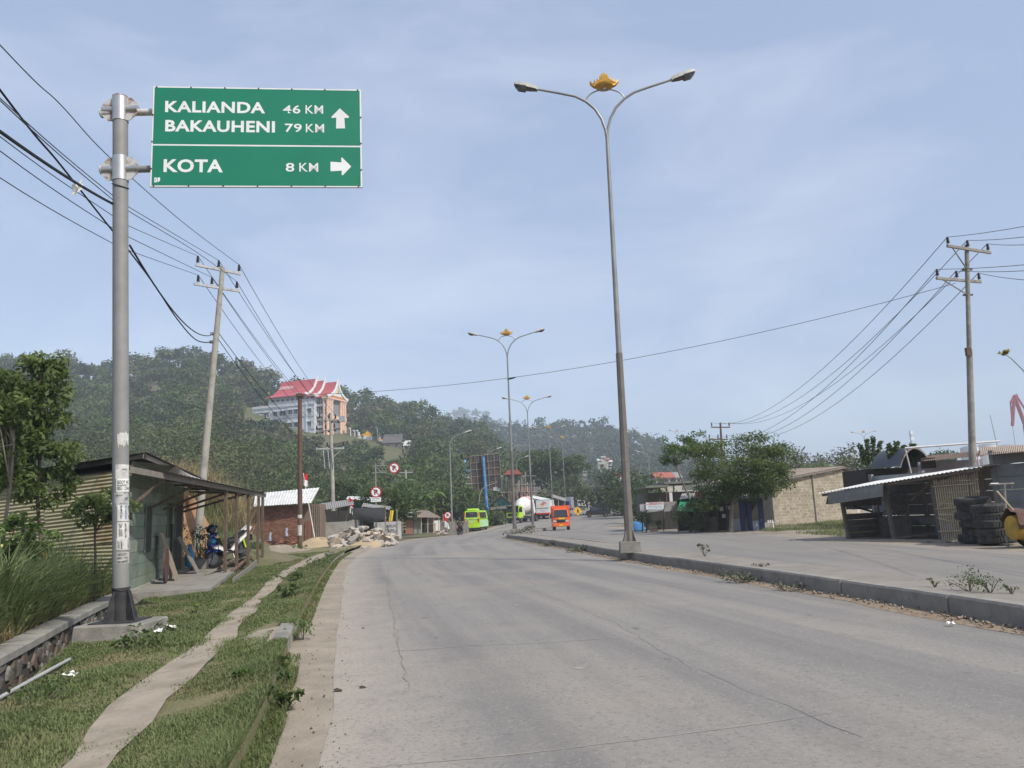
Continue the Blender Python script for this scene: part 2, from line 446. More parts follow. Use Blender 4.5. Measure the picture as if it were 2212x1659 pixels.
strip('ditch_bank', XD, lambda y: XD(y) + .02, -20, 62, M_verge, 1, lambda x, y, t: (prof(y) - .64) if t < .5 else verge_z(float(XD(y)), y) + .001)
strip('hill_foot_ground', lambda y: XK(y) - 120, lambda y: XK(y) + .05, 60, 420, M_plot, 12, lambda x, y, t: prof(y) - .01)

# beaten path on the verge
pc = [((130, 1659), (238, 1659)), ((265, 1500), (395, 1490)), ((385, 1428), (478, 1412)), ((478, 1350), (535, 1345)), ((552, 1288), (588, 1283)), ((600, 1243), (632, 1240)), ((655, 1213), (690, 1212)), ((690, 1197), (735, 1196))]
pl, pr_ = [], []
for a, b in pc:
    za = .06; qa, qb = G(*a, za), G(*b, za + .03); pl.append((qa.y, qa.x)); pr_.append((qb.y, qb.x))
PATHL, PATHR = curve(pl), curve(pr_)
pa0, pa1 = pl[0][0], min(pl[-1][0], pr_[-1][0])
def path_l(y): return float(PATHL(y)) + .05 * wave(y * 3) + .03 * math.sin(y * 23) if y > pa0 else float(PATHL(pa0)) + (pa0 - y) * .28
def path_r(y): return float(PATHR(y)) + .05 * wave(y * 2.6 + 4) + .03 * math.sin(y * 19) if y > pa0 else float(PATHR(pa0)) + (pa0 - y) * .28
strip('footpath', path_l, path_r, -12, pa1, M_path, 4, lambda x, y, t: verge_z(x, y) + .024, s0=.25)
# a spur of bare ground from the path to the kerb
spur = [G(520, 1385, .09), G(560, 1365, .12), G(610, 1352, .15), G(590, 1400, .15), G(545, 1412, .1)]
tag(MB().add([(p.x, p.y, verge_z(p.x, p.y) + .014) for p in spur], [(4, 3, 2, 1, 0)]).build('path_spur', M_path), kind='structure')

# median: core, slab and kerb stones
Yk = stations(-20, 380, .8, 1.02, 5)
core = MB()
core.loft([[(float(XM1(y)) + .06, y, prof(y) - .1), (float(XM1(y)) + MW - .06, y, prof(y) - .1), (float(XM1(y)) + MW - .06, y, prof(y) + .245), (float(XM1(y)) + .06, y, prof(y) + .245)] for y in Yk])
median = core.build('median_strip', M_slab); tag(median, kind='structure')
MH = .26
y = 4.0; rg = rnd(5); kid = 0
while y < 125:
    for side in (0, 1):
        if side == 1 and y < 30: continue
        L = 1.25 if y < 60 else 3.0
        a, b = y, y + L - .012
        def xk(q): return float(XM1(q)) + (0 if side == 0 else MW)
        w = .2 * (1 if side == 0 else -1); dz = rg.normal() * .006; dx = rg.normal() * .006
        secs = []
        for q in (a, (a + b) / 2, b):
            x0 = xk(q) + dx
            secs.append([(x0, q, prof(q) - .08), (x0 + w, q, prof(q) - .08), (x0 + w, q, prof(q) + MH + dz), (x0 + w * .12, q, prof(q) + MH + dz), (x0 + w * .01, q, prof(q) + MH - .03 + dz)])
        MB().loft(secs).build('kerb_stone', M_kerb, median)
    y += L
# dirt washed against the median's foot
strip('kerb_dirt', lambda y: XM1(y) - .30 - .12 * wave(y * .8), lambda y: XM1(y) + .02, 2, 58, mat('reddish_grit', (.22, .155, .105), (.30, .24, .175), 6, .95, .8, 60, dirt=(.15, .11, .08), dscale=8), 3, lambda x, y, t: prof(y) + .006 + .035 * t * (1 + .5 * wave(y * 5 + x * 3)))
# verge kerb stones that stand clear of the grass
for a in [1.9 + 1.1 * k for k in range(31)]:
    b = a + 1.08
    secs = []
    for q in (a, b):
        x0 = float(XK(q)) + .05; z = prof(q) - (0 if 9.5 < a < 11.5 or a > 27 else .028)
        secs.append([(x0, q, z - .1), (x0 - .18, q, z - .1), (x0 - .18, q, z + .19), (x0 - .03, q, z + .19), (x0 - .005, q, z + .16)])
    MB().loft(secs).build('kerb_stone', M_conc if 9.5 < a < 11.5 or a > 27 else M_verge, verge)

# cracks, joints and patches in the carriageway: thin tar lines with their own outline
M_crack = mat('crack_filler', (.115, .108, .098), (.18, .168, .152), 6, .9)
M_joint = mat('pale_joint', (.285, .262, .228), (.22, .205, .185), 9, .9)
def road_line(px, w, material, name, jit=.03, dz=.0025, seed=1):
    rg = rnd(seed); pts = [G(a, b) for a, b in px]; fine = []
    for i in range(len(pts) - 1):
        n = max(2, int((pts[i + 1] - pts[i]).length / .25))
        for k in range(n): fine.append(pts[i].lerp(pts[i + 1], k / n))
    fine.append(pts[-1]); rows = []
    for i, p in enumerate(fine):
        d = (fine[min(i + 1, len(fine) - 1)] - fine[max(i - 1, 0)]); d.z = 0; d.normalize(); nn = Vector((-d.y, d.x, 0))
        c = p + nn * float(rg.normal()) * jit; ww = w * float(.35 + .9 * rg.random())
        tt = min(max((c.x - float(XL(c.y))) / (float(XM1(c.y)) - float(XL(c.y))), 0), 1)
        k8 = int(min(tt * 8, 7.999)); s0_, s1_ = math.sin(math.pi * k8 / 8), math.sin(math.pi * (k8 + 1) / 8); z = prof(c.y) + .02 * (s0_ + (s1_ - s0_) * (tt * 8 - k8)) + dz
        rows.append([(c.x - nn.x * ww / 2, c.y - nn.y * ww / 2, z), (c.x + nn.x * ww / 2, c.y + nn.y * ww / 2, z)])
    MB().sheet(rows).build(name, material, road, fix=False)
road_line([(885, 1490), (862, 1400), (855, 1360), (842, 1300), (836, 1260), (840, 1225), (865, 1195)], .010, M_crack, 'crack', .022, seed=2)
road_line([(1500, 1450), (1580, 1480), (1700, 1530), (1860, 1600)], .006, M_crack, 'crack', .022, seed=3)
road_line([(1068, 1252), (1105, 1262), (1210, 1300), (1330, 1350), (1500, 1450)], .005, M_crack, 'crack', .02, seed=4)
road_line([(845, 1408), (1000, 1398), (1160, 1392), (1330, 1382)], .035, M_joint, 'slab_joint', .012, seed=6)
road_line([(800, 1659), (1100, 1635), (1400, 1602), (1700, 1560), (1800, 1545)], .02, M_joint, 'slab_joint', .008, seed=7)
rg = rnd(11)
M_pl = {0: M_crack, 1: M_joint}
for i in range(30):      # small spalls and oil spots
    yy = float(rg.uniform(7, 42)); t = float(rg.uniform(.15, .9)); xx = float(XL(yy)) * (1 - t) + float(XM1(yy)) * t
    a, b = float(rg.uniform(.02, .07)), float(rg.uniform(.03, .12)); z = prof(yy) + .02 * math.sin(math.pi * t) + .0015
    pts = [(xx + a * math.cos(k * .9) * float(rg.uniform(.6, 1.2)), yy + b * math.sin(k * .9) * float(rg.uniform(.6, 1.2)), z) for k in range(7)]
    MB().add(pts, [tuple(range(7))]).build('spall' if i % 3 == 0 else 'oil_spot', M_pl[1 if i % 3 == 0 else 0], road)

# ------------------------------------------------------------------ hills and the wood on them
M_hill = mat('hill_soil', (.075, .085, .032), (.12, .10, .05), .04, .95)
def smooth(t): t = np.clip(t, 0, 1); return t * t * (3 - 2 * t)
class Hill:
    def __init__(s, cols, power, canopy):
        s.px = np.array([c[0] for c in cols], float); s.py = [c[1] for c in cols]; s.p = power
        s.d0 = np.array([c[2] for c in cols], float); s.d1 = np.array([c[3] for c in cols], float)
        s.can = canopy
    def col(s, px):
        py = float(np.interp(px, s.px, s.py)); d0 = float(np.interp(px, s.px, s.d0)); d1 = float(np.interp(px, s.px, s.d1))
        top = P(px, py, d1); return top, d0, d1
    def at(s, px, t):
        top, d0, d1 = s.col(px); Y = d0 + (d1 - d0) * t
        z0 = prof(min(d0, 420)) - .5; z1 = top.z - s.can
        if t <= 1: z = z0 + (z1 - z0) * t ** s.p
        else: z = z1 - (z1 - z0) * .9 * smooth((t - 1) / .8)
        k = Y / d1
        return Vector((top.x * k, Y, float(z)))
    def mesh(s, name, n=60, m=26):
        rows = [[s.at(px, t) for t in np.linspace(0, 1.8, m)] for px in np.linspace(s.px[0], s.px[-1], n)]
        return tag(MB().sheet(rows).build(name, M_hill, smooth=True), kind='structure')
H1 = Hill([(-700, 800, 60, 400), (-300, 765, 62, 420), (0, 772, 66, 420), (130, 786, 66, 420), (230, 795, 68, 420), (285, 788, 68, 420), (340, 768, 68, 410), (400, 764, 68, 410), (450, 778, 68, 420), (560, 806, 70, 430), (640, 838, 72, 440), (740, 853, 76, 440), (850, 874, 82, 440), (950, 902, 92, 430), (1035, 932, 110, 430), (1090, 975, 125, 420), (1150, 1040, 140, 400), (1220, 1085, 150, 390)], 1.55, 6.5)
H2 = Hill([(820, 960, 430, 760), (960, 925, 430, 780), (1039, 913, 430, 800), (1100, 924, 430, 800), (1133, 929, 430, 790), (1155, 928, 430, 780), (1208, 915, 420, 780), (1232, 920, 400, 760), (1246, 926, 400, 760), (1279, 920, 400, 760), (1311, 925, 390, 740), (1352, 939, 380, 720), (1396, 949, 380, 700), (1425, 963, 380, 680), (1460, 990, 380, 660), (1530, 1015, 380, 640), (1640, 1045, 380, 620), (1900, 1062, 380, 600)], 1.3, 6.5)
H3 = Hill([(900, 945, 1400, 1800), (940, 925, 1400, 1800), (967, 905, 1400, 1800), (985, 897, 1400, 1800), (1003, 893, 1400, 1800), (1030, 898, 1400, 1800), (1050, 908, 1400, 1800), (1075, 925, 1400, 1800), (1120, 950, 1400, 1800)], 1.0, 4)
for h, nm in ((H1, 'wooded_hill'), (H2, 'far_hill'), (H3, 'distant_peak')): h.mesh(nm)

def wood(name, hill, n, seed, px0, px1, t0, t1, leafk, per, clumps, material, size=(2.2, 4.4), keep=None, dens=1.0):
    rg = rnd(seed); C, Rr, per_c, parts = [], [], [], []
    for i in range(n):
        px = float(rg.uniform(px0, px1)); t = float(rg.uniform(t0, t1) ** dens)
        p = hill.at(px, t)
        r_ = size[0] + (size[1] - size[0]) * float(rg.random()) ** 1.9; h = r_ * float(rg.uniform(.9, 1.6))
        if keep and not keep(px, p, r_, h): continue
        k = clumps; cs = rg.normal(size=(k, 3)); cs /= np.linalg.norm(cs, axis=1, keepdims=True)
        cs[:, 2] = np.abs(cs[:, 2]) * 1.1 - .25
        cs = cs * (r_ * (.35 + .5 * rg.random((k, 1)))) + np.array([p.x, p.y, p.z + h])
        v, f, ti = leaves(rg, cs, np.full(k, r_ * .5), per, leafk * p.y, 1.5, .7)
        sp = float(rg.random()) ** 1.2
        parts.append((v, f, np.clip(ti * .35 + sp * .85 - .1, 0, 1)))
    V, F, T = cat_leaves(parts)
    o = np_mesh(name, V, F, material, tint=T)
    return o
M_wood = leafmat('wood_foliage', (.017, .033, .013), (.115, .165, .042), .3, .6, (.14, .128, .055), .022)
def hillY(px, py, hill=None):
    for t in np.linspace(.01, 1.0, 300):
        p = (hill or H1).at(px, float(t))
        if p.z >= P(px, py, p.y).z: return p.y
    return p.y
M_wood2 = leafmat('far_wood_foliage', (.024, .040, .018), (.070, .092, .034), .2, .6)
def keep1(px, p, r_, h):
    # the hall stands clear: nothing taller than its plinth on the slope before it
    if 525 < px < 755 and p.y < 345:
        return p.z + h + r_ * 1.2 < P(px, 902 if px < 628 else (932 if px < 690 else 950), p.y).z
    if 755 < px < 822 and p.y < 334: return p.z + h + r_ * 1.2 < P(px, 946, p.y).z
    if 822 < px < 892 and p.y < 310: return p.z + h + r_ * 1.2 < P(px, 966, p.y).z
    return True
wood_o = wood('hillside_wood', H1, 2350, 21, -260, 1190, .02, 1.06, .0036, 14, 15, M_wood, size=(1.6, 7.0), keep=keep1, dens=.8)
tag(wood_o, 'dense tropical wood covering the hill behind the roadside huts', 'wood', kind='stuff')
tag(wood('hall_slope_scrub', H1, 520, 24, 470, 790, .48, .80, .0034, 9, 9, M_wood, size=(.8, 2.2), keep=keep1), 'low scrub on the slope below the red-roofed hall', 'scrub', kind='stuff')
wood_f = wood('far_hill_wood', H2, 1500, 22, 840, 1800, .05, 1.05, .0034, 7, 9, M_wood2, size=(4, 8.5))
tag(wood_f, 'hazy blue-green wood on the far hill beyond the town', 'wood', kind='stuff')
wood_g = wood('peak_wood', H3, 260, 23, 915, 1110, .1, 1.05, .0034, 6, 8, M_wood2, size=(7, 15))
tag(wood_g, 'pale haze-blue wood on the distant peak', 'wood', kind='stuff')

# ------------------------------------------------------------------ direction sign on its post
M_galv = mat('galvanised_steel', (.245, .243, .235), (.20, .198, .19), 3, .6, .05, 30, metal=.1, spec=.4)
M_collar = mat('bare_zinc_collar', (.50, .50, .49), (.42, .42, .41), 5, .35, .04, 30, metal=.7, spec=.5)
M_rust = mat('rust_streaked_zinc', (.52, .51, .49), (.24, .13, .075), 5, .6, .1, 30, metal=.1, lo=.5, hi=.62)
M_black = mat('black_bitumen_paint', (.022, .023, .025), (.05, .05, .05), 8, .7, .1, 30)
M_signg = mat('sign_green_sheeting', (.006, .185, .105), (.006, .165, .095), 1.5, .45, spec=.4)
M_white = mat('white_reflective', (.74, .75, .74), (.66, .67, .66), 3, .5)
M_signb = mat('weathered_aluminium', (.48, .48, .49), (.38, .36, .35), 5, .5, metal=.3)
M_bolt = mat('dark_bolt', (.03, .03, .03), rough=.6)
M_paper = mat('faded_poster_paper', (.62, .61, .58), (.42, .41, .39), 9, .85, dirt=(.30, .29, .27), dscale=7)
M_ink = mat('poster_ink', (.045, .045, .05), rough=.8)
M_inkb = mat('poster_blue_ink', (.05, .20, .42), rough=.8)
SY = 11.6
base = P(261, 1342, SY); topp = P(260, 212, SY)
sign = thing('direction_sign', 'tall green road direction sign reading KALIANDA and KOTA on grey steel post', 'road sign', (base.x, base.y, 0))
O = Vector((base.x, base.y, 0)); zb = base.z; pr = .112
pole_x = lambda z: O.x + (topp.x - base.x) * (z - zb) / (topp.z - zb)
def pp(z): return Vector((pole_x(z), O.y, z))
zt = topp.z; zA = P(260, 243, SY).z; zB = P(260, 366, SY).z
post = MB().tube([pp(zb), pp(zt)], pr, 24).build('post', M_galv, sign, smooth=True, org=O)
MB().tube([pp(zb + .001), pp(zb + .47)], pr + .003, 24).build('painted_foot', M_black, sign, smooth=True, org=O)
MB().lathe([(pr + .004, 0), (pr + .006, .02), (.02, .035)], (pole_x(zt), O.y, zt), 20).build('post_cap', M_rust, sign, smooth=True, org=O)
for zc, h in ((zA + .04, .40), (zB + .0, .40)):
    c = MB().tube([pp(zc - h / 2), pp(zc + h / 2)], pr + .009, 24).build('collar', M_collar, sign, smooth=True, org=O)
    oct_ = [(.18, .19), (.28, .09), (.28, -.09), (.18, -.19), (-.18, -.19), (-.28, -.09), (-.28, .09), (-.18, .19)]
    MB().prism(oct_, .0, .014, lambda u, v, d: (pole_x(zc) + u, O.y - .03 + d, zc + v)).build('flange_plate', M_rust, c, org=O)
    MB().tube([(pole_x(zc) - .285, O.y, zc), (pole_x(zc) + .285, O.y, zc)], .066, 14).build('sleeve', M_collar, c, smooth=True, org=O)
# sign plate: its far end stands a little further from the viewer
SW, SH = 3.32, 1.70
pL, pRt = P(327, 296, SY - .12), P(782, 304, (SY - .12) * 1.032)
srz = math.atan2(pRt.y - pL.y, pRt.x - pL.x); SW = (pRt.xy - pL.xy).length
SH = (P(327, 188, SY).z - P(327, 404, SY).z)
plate = MB().box((SW / 2, .012, SH / 2), (SW, .022, SH)).build('sign_plate', M_signb, sign, bevel=.004)
plate.location = Vector((pL.x, pL.y, P(327, 404, SY - .12).z)) - O; plate.rotation_euler = (0, 0, srz)
for zc in (zA, zB):
    arm = MB().tube([(pole_x(zc) - .29, O.y, zc), (pole_x(zc) + .6, O.y + .035, zc), (pole_x(zc) + SW * .95, O.y + .09 + SW * .95 * math.sin(srz), zc)], .055, 14).build('arm_pipe', M_rust if zc == zA else M_galv, sign, smooth=True, org=O)
    MB().lathe([(.075, -.01), (.075, .012)], (pole_x(zc) - .295, O.y, zc), 14, 'x').build('arm_cap', M_rust, arm, org=O)
m_ = .028
def su(zx): return (zx - 548) / 1530 * SW
def sv(zx, zy):
    t, b = 135 + (zx - 548) * .0294, 860 + (zx - 548) * .0163
    return (b - zy) / (b - t) * SH
vdiv = sv(1300, 577)
for v0, v1 in ((m_, vdiv - .014), (vdiv + .014, SH - m_)):
    MB().box((SW / 2, -.004, (v0 + v1) / 2), (SW - 2 * m_, .006, v1 - v0)).build('green_panel', M_signg, plate)
MB().box((SW / 2, -.0025, SH / 2), (SW - .012, .004, SH - .012)).build('white_border', M_white, plate)
for body, x0, x1, yt, yb in (('KALIANDA', 640, 1362, 249, 330), ('46', 1493, 1622, 290, 350), ('KM', 1660, 1790, 293, 354), ('BAKAUHENI', 645, 1435, 387, 470), ('79', 1508, 1632, 424, 485), ('KM', 1662, 1797, 428, 489), ('KOTA', 642, 1062, 670, 762), ('8', 1515, 1578, 704, 766), ('KM', 1614, 1752, 706, 768)):
    h = (yb - yt) / 715 * SH
    xm = (x0 + x1) / 2; yb_ = yb + (8 if x1 - x0 > 500 else 0)
    text('lettering', body, h, M_white, plate, (su(x0), -.0085, sv(xm, yb_)), bold=.03 if len(body) > 3 else (.004 if body == 'KM' else .014), width=su(x1) - su(x0), space=1.06)
up = [(1915, 318), (1984, 380), (1978, 388), (1948, 388), (1953, 463), (1886, 463), (1888, 384), (1856, 388), (1850, 380)]
rt = [(1996, 736), (1932, 798), (1924, 792), (1926, 764), (1843, 768), (1843, 700), (1924, 706), (1922, 676), (1928, 670)]
for poly in (up, rt):
    MB().prism([(su(a), sv(a, b)) for a, b in poly], -.0078, -.0088, lambda u, v, d: (u, d, v)).build('arrow', M_white, plate)
for poly in ([(580, 795), (594, 795), (600, 808), (596, 829), (580, 829)], [(602, 795), (620, 795), (620, 818), (602, 829)]):
    MB().prism([(su(a), sv(a, b)) for a, b in poly], -.0078, -.0088, lambda u, v, d: (u, d, v)).build('emblem', M_white, plate)
MB().prism([(su(a), sv(a, b)) for a, b in [(586, 803), (592, 810), (586, 820)]], -.009, -.0095, lambda u, v, d: (u, d, v)).build('emblem', M_signg, plate)
bolts = MB()
for k in range(7):
    u = .06 + k * (SW - .12) / 6
    for v in (.02, SH - .02): bolts.lathe([(.011, 0), (.011, -.014)], (u, -.004, v), 8, 'y')
for v in (.3, .75, 1.2): 
    for u in (.015, SW - .015): bolts.lathe([(.011, 0), (.011, -.014)], (u, -.004, v), 8, 'y')
tag(bolts.build('bolt_heads', M_bolt, plate), kind='stuff')
# gusset fins and concrete footing
for k in range(4):
    a = R(45 + 90 * k) + .35
    fn = lambda u, v, d, a=a: (O.x + math.cos(a) * u - math.sin(a) * d, O.y + math.sin(a) * u + math.cos(a) * d, zb + v)
    MB().prism([(pr - .02, 0), (.30, 0), (.27, .06), (pr + .03, .42), (pr - .02, .42)], -.008, .008, fn).build('gusset', M_black, sign, org=O)
MB().box((O.x, O.y, zb + .008), (.62, .62, .016)).build('base_plate', M_black, sign, org=O)
MB().box((O.x + .02, O.y, (zb - .30) / 2 - .0), (1.02, .95, zb + .30), taper=.92).build('footing', M_conc, sign, bevel=.02, org=O)
MB().tube([pp(zb + .45) + Vector((math.cos(t) * (pr + .008), math.sin(t) * (pr + .008), .02 * math.sin(t * 2))) for t in np.linspace(0, 6.28, 20)], .008, 5).build('tie_wire', M_bolt, sign, org=O)
MB().tube([pp(zB - .28) + Vector((math.cos(t) * (pr + .01), math.sin(t) * (pr + .01), -.05 * math.cos(t + .6))) for t in np.linspace(0, 6.28, 20)], .008, 5).build('tie_wire', M_bolt, sign, org=O)
# pasted handbills wrapped round the post
def curved(u, v, z0, off=.0035):       # u in metres round the post from its viewer-facing line, v up
    a = R(-90) + math.atan2(-O.x, O.y) + u / (pr + off)
    z = z0 + v
    return (pole_x(z) + math.cos(a) * (pr + off), O.y + math.sin(a) * (pr + off), z)
def bill(py0, py1, u0, u1, lines, mm=M_paper, ragged=False, seed=1):
    zt_, zb_ = P(262, py0, SY - pr).z, P(262, py1, SY - pr).z
    rg = rnd(seed); n = 12; rows = []
    for r_ in range(5):
        rows.append([curved(u0 + (u1 - u0) * k / n, (zt_ - zb_) * r_ / 4 + (float(rg.normal()) * .02 if ragged and r_ in (0, 4) else 0), zb_) for k in range(n + 1)])
    o = MB().sheet(rows).build('handbill', mm, sign, org=O, fix=False)
    for body, fx, fz, h, w, ink, vert in lines:
        me = text_mesh(body, 1.0, bold=.02)
        co = np.empty(len(me.vertices) * 3, dtype=np.float32); me.vertices.foreach_get('co', co); co = co.reshape(-1, 3)
        L = co[:, 0].max()
        out = []
        for x, y_, _ in co:
            if not vert: uu, vv = u0 + fx * (u1 - u0) + x / L * w, fz * (zt_ - zb_) + y_ * h
            else: uu, vv = u0 + fx * (u1 - u0) - y_ * h * vert, fz * (zt_ - zb_) + x / L * w * vert
            p = curved(uu, vv, zb_, .0055); out.append((p[0] - O.x, p[1] - O.y, p[2] - O.z))
        me.vertices.foreach_set('co', np.array(out, dtype=np.float32).ravel()); me.update()
        link('print', me, ink, o)
bill(935, 960, -.045, .13, [], ragged=True, seed=3)
bill(1003, 1034, -.075, .14, [('SEDOT', .45, .6, .02, .08, M_ink, 0)], seed=4)
bill(1034, 1062, -.06, .15, [('SEDOT WC', .06, .60, .05, .18, M_ink, 0), ('MAMPET', .06, .44, .022, .15, M_ink, 0), ('0853 1234 6', .04, .12, .055, .19, M_ink, 0)], mat('white_handbill', (.70, .70, .68), (.60, .60, .58), 9, .8), seed=5)
bill(1064, 1090, -.09, .14, [('WC', .62, .35, .05, .07, M_ink, 0), ('SEDOT', .1, .7, .02, .09, M_ink, 0)], mat('blotched_handbill', (.45, .45, .44), (.28, .28, .28), 14, .85), ragged=True, seed=6)
bill(1090, 1126, -.045, .15, [('MAMPET.DLL', .20, .95, .028, .19, M_ink, -1), ('0813 6699 0000', .52, .95, .032, .2, M_inkb, -1), ('SEDOT WC', .80, .95, .04, .2, M_ink, -1)], seed=7)
bill(1128, 1163, -.05, .15, [('SEDOT WC', .36, .12, .045, .18, M_ink, 1), ('0813 9200 5999', .66, .05, .028, .2, M_ink, 1)], seed=8)
bill(1163, 1188, -.06, .15, [('SEDOT', .22, .15, .028, .1, M_ink, 1), ('MAMPET', .38, .1, .02, .12, M_ink, 1), ('0853 7710', .9, .08, .025, .16, M_ink, 1)], seed=9)
bill(1193, 1218, -.055, .15, [('SEDOT', .06, .68, .035, .13, M_ink, 0), ('0853 7753', .04, .38, .035, .15, M_ink, 0), ('MAMPET', .06, .06, .035, .16, M_ink, 0)], mat('grey_handbill', (.44, .43, .41), (.33, .32, .31), 9, .85), seed=10)

# ------------------------------------------------------------------ twin street lamps on the median
M_lpole = mat('lamp_pole_zinc', (.28, .28, .275), (.21, .21, .205), 2, .45, .05, 20, metal=.3, spec=.5)
M_lfoot = mat('lamp_pole_grimy_foot', (.165, .15, .132), (.12, .11, .10), 3, .7, .1, 20)
M_head = mat('lamp_housing', (.60, .58, .52), (.50, .49, .45), 6, .5)
M_lens = mat('lamp_dark_lens', (.045, .045, .05), (.07, .07, .075), 10, .25, spec=.5)
M_gold = mat('golden_crown', (.62, .36, .06), (.50, .28, .045), 8, .45, .1, 30, metal=.25, spec=.5)
def lamp_head(parent, p, d, s=1.0):
    """d: +1 to the right, -1 to the left; p: where the arm ends"""
    L, W = .78 * s, .30 * s; ca = R(14)
    def f(u, v, w): return (p[0] + d * (u * math.cos(ca) - v * math.sin(ca)), p[1] + w, p[2] + u * math.sin(ca) + v * math.cos(ca))
    secs = []
    for u, hw, v0, v1 in ((0, .08, -.05, .05), (.08, .10, -.03, .09), (.30, .13, -.03, .11), (.62, .15, -.01, .12), (.76, .12, 0, .09), (.80, .06, .02, .06)):
        secs.append([f(u * s, v0 * s, -hw * s), f(u * s, v0 * s, hw * s), f(u * s, v1 * .8 * s, hw * s), f(u * s, v1 * s, hw * .5 * s), f(u * s, v1 * s, -hw * .5 * s), f(u * s, v1 * .8 * s, -hw * s)])
    h = MB().loft(secs).build('lamp_head', M_head, parent, smooth=True)
    secs = []
    for u, hw, v0 in ((.02, .07, -.06), (.26, .11, -.08), (.36, .12, -.075), (.40, .14, -.13), (.62, .145, -.13), (.74, .11, -.05), (.79, .05, 0)):
        secs.append([f(u * s, v0 * s, -hw * .75 * s), f(u * s, v0 * s, hw * .75 * s), f(u * s, .0, hw * 1.02 * s), f(u * s, .02 * s, 0), f(u * s, .0, -hw * 1.02 * s)])
    MB().loft(secs).build('lens', M_lens, h, smooth=True)
def crown_outline(w=.62, h=.36):
    pts = [(-.0, -.02), (-.22, 0), (-.27, .06), (-.31, .14), (-.30, .19), (-.27, .13), (-.235, .09), (-.225, .13), (-.21, .21), (-.19, .12), (-.17, .12), (-.15, .23), (-.13, .16), (-.10, .17), (-.10, .25), (-.075, .27), (-.05, .32), (-.03, .30), (0, .37)]
    return pts + [(-a, b) for a, b in reversed(pts[1:-1])]
def twin_lamp():
    t = thing('street_lamp', 'x', 'street lamp')
    MB().box((0, 0, .155), (.62, .62, .33), taper=.96).build('footing', M_conc, t, bevel=.015)
    MB().tube([(0, 0, .32), (0, 0, 5.9)], [.135, .10], 8).build('pole_foot', M_lfoot, t)
    MB().tube([(0, 0, 5.85), (0, 0, 9.5), (0, 0, 13.1)], [.088, .072, .055], 12).build('pole', M_lpole, t, smooth=True)
    MB().tube([(0, 0, 5.86), (0, 0, 5.96)], .104, 10).build('pole_joint', M_lfoot, t)
    for k in range(4):
        a = R(90 * k + 45)
        MB().prism([(.1, 0), (.27, 0), (.24, .05), (.12, .38), (.1, .38)], -.008, .008, lambda u, v, d: (math.cos(a) * u - math.sin(a) * d, math.sin(a) * u + math.cos(a) * d, .322 + v)).build('gusset', M_lfoot, t)
    for d in (-1, 1):
        pts = [(0, 0, 12.9), (d * .03, 0, 13.25), (d * .14, 0, 13.65), (d * .34, 0, 14.02), (d * .62, 0, 14.3), (d * .95, 0, 14.5), (d * 1.5, 0, 14.66), (d * 2.2, 0, 14.85)]
        MB().tube(pts, [.05, .048, .045, .043, .042, .04, .038, .036], 10).build('arm', M_lpole, t, smooth=True)
        lamp_head(t, (d * 2.15, 0, 14.84), d)
    arc = [(.62 * math.cos(a), 0, 14.27 + .40 * math.sin(a)) for a in np.linspace(math.pi, 0, 15)]
    MB().tube(arc, .024, 8).build('arch', M_lpole, t, smooth=True)
    c = MB().lathe([(.045, 14.66), (.06, 14.74), (.05, 14.76)], (0, 0, 0), 10).build('crown_mount', M_collar, t)
    out = crown_outline()
    cr = MB().prism([(u * 1.5, v * 1.25) for u, v in out], -.02, .02, lambda u, v, d: (u, d - .10 * (1 - (u / .47) ** 2), 14.76 + v)).build('crown', M_gold, t)
    MB().prism([(u * 1.5, v * .9) for u, v in out], -.02, .02, lambda u, v, d: (u, d + .10 * (1 - (u / .47) ** 2), 14.76 + v)).build('crown_back', M_gold, cr)
    MB().lathe([(.02, 14.73), (.28, 14.75), (.30, 14.79), (.05, 14.80)], (0, 0, 0), 16).build('crown_tray', M_gold, cr)
    return t
lamp0 = twin_lamp()
LAB = ['twin-armed street lamp with gold crown on a square concrete footing at the kerb edge',
       'twin-armed street lamp with gold crown at the weedy bend of the median',
       'twin-armed street lamp with gold crown on the median beside the orange box truck',
       'twin-armed street lamp with gold crown beside the white advertising box truck',
       'twin-armed street lamp with gold crown on the median before the spreading rain tree']
for i, (px, py, Y, rz) in enumerate(((1357, 1183, 23.6, -4), (1112, 1146, 58.0, -2), (1151, 1142, 90.5, 3), (1194, 1103, 132, 6), (1222, 1097, 166, 8))):
    o = lamp0 if i == 0 else copy_tree(lamp0)
    q = P(px, py, Y); o.location = (q.x + (.05 if i == 0 else 0), q.y, prof(Y) + .24); o.rotation_euler = (0, R(.6) if i == 0 else 0, R(rz))
    tag(o, LAB[i], 'street lamp', 'crowned twin lamps along the median')
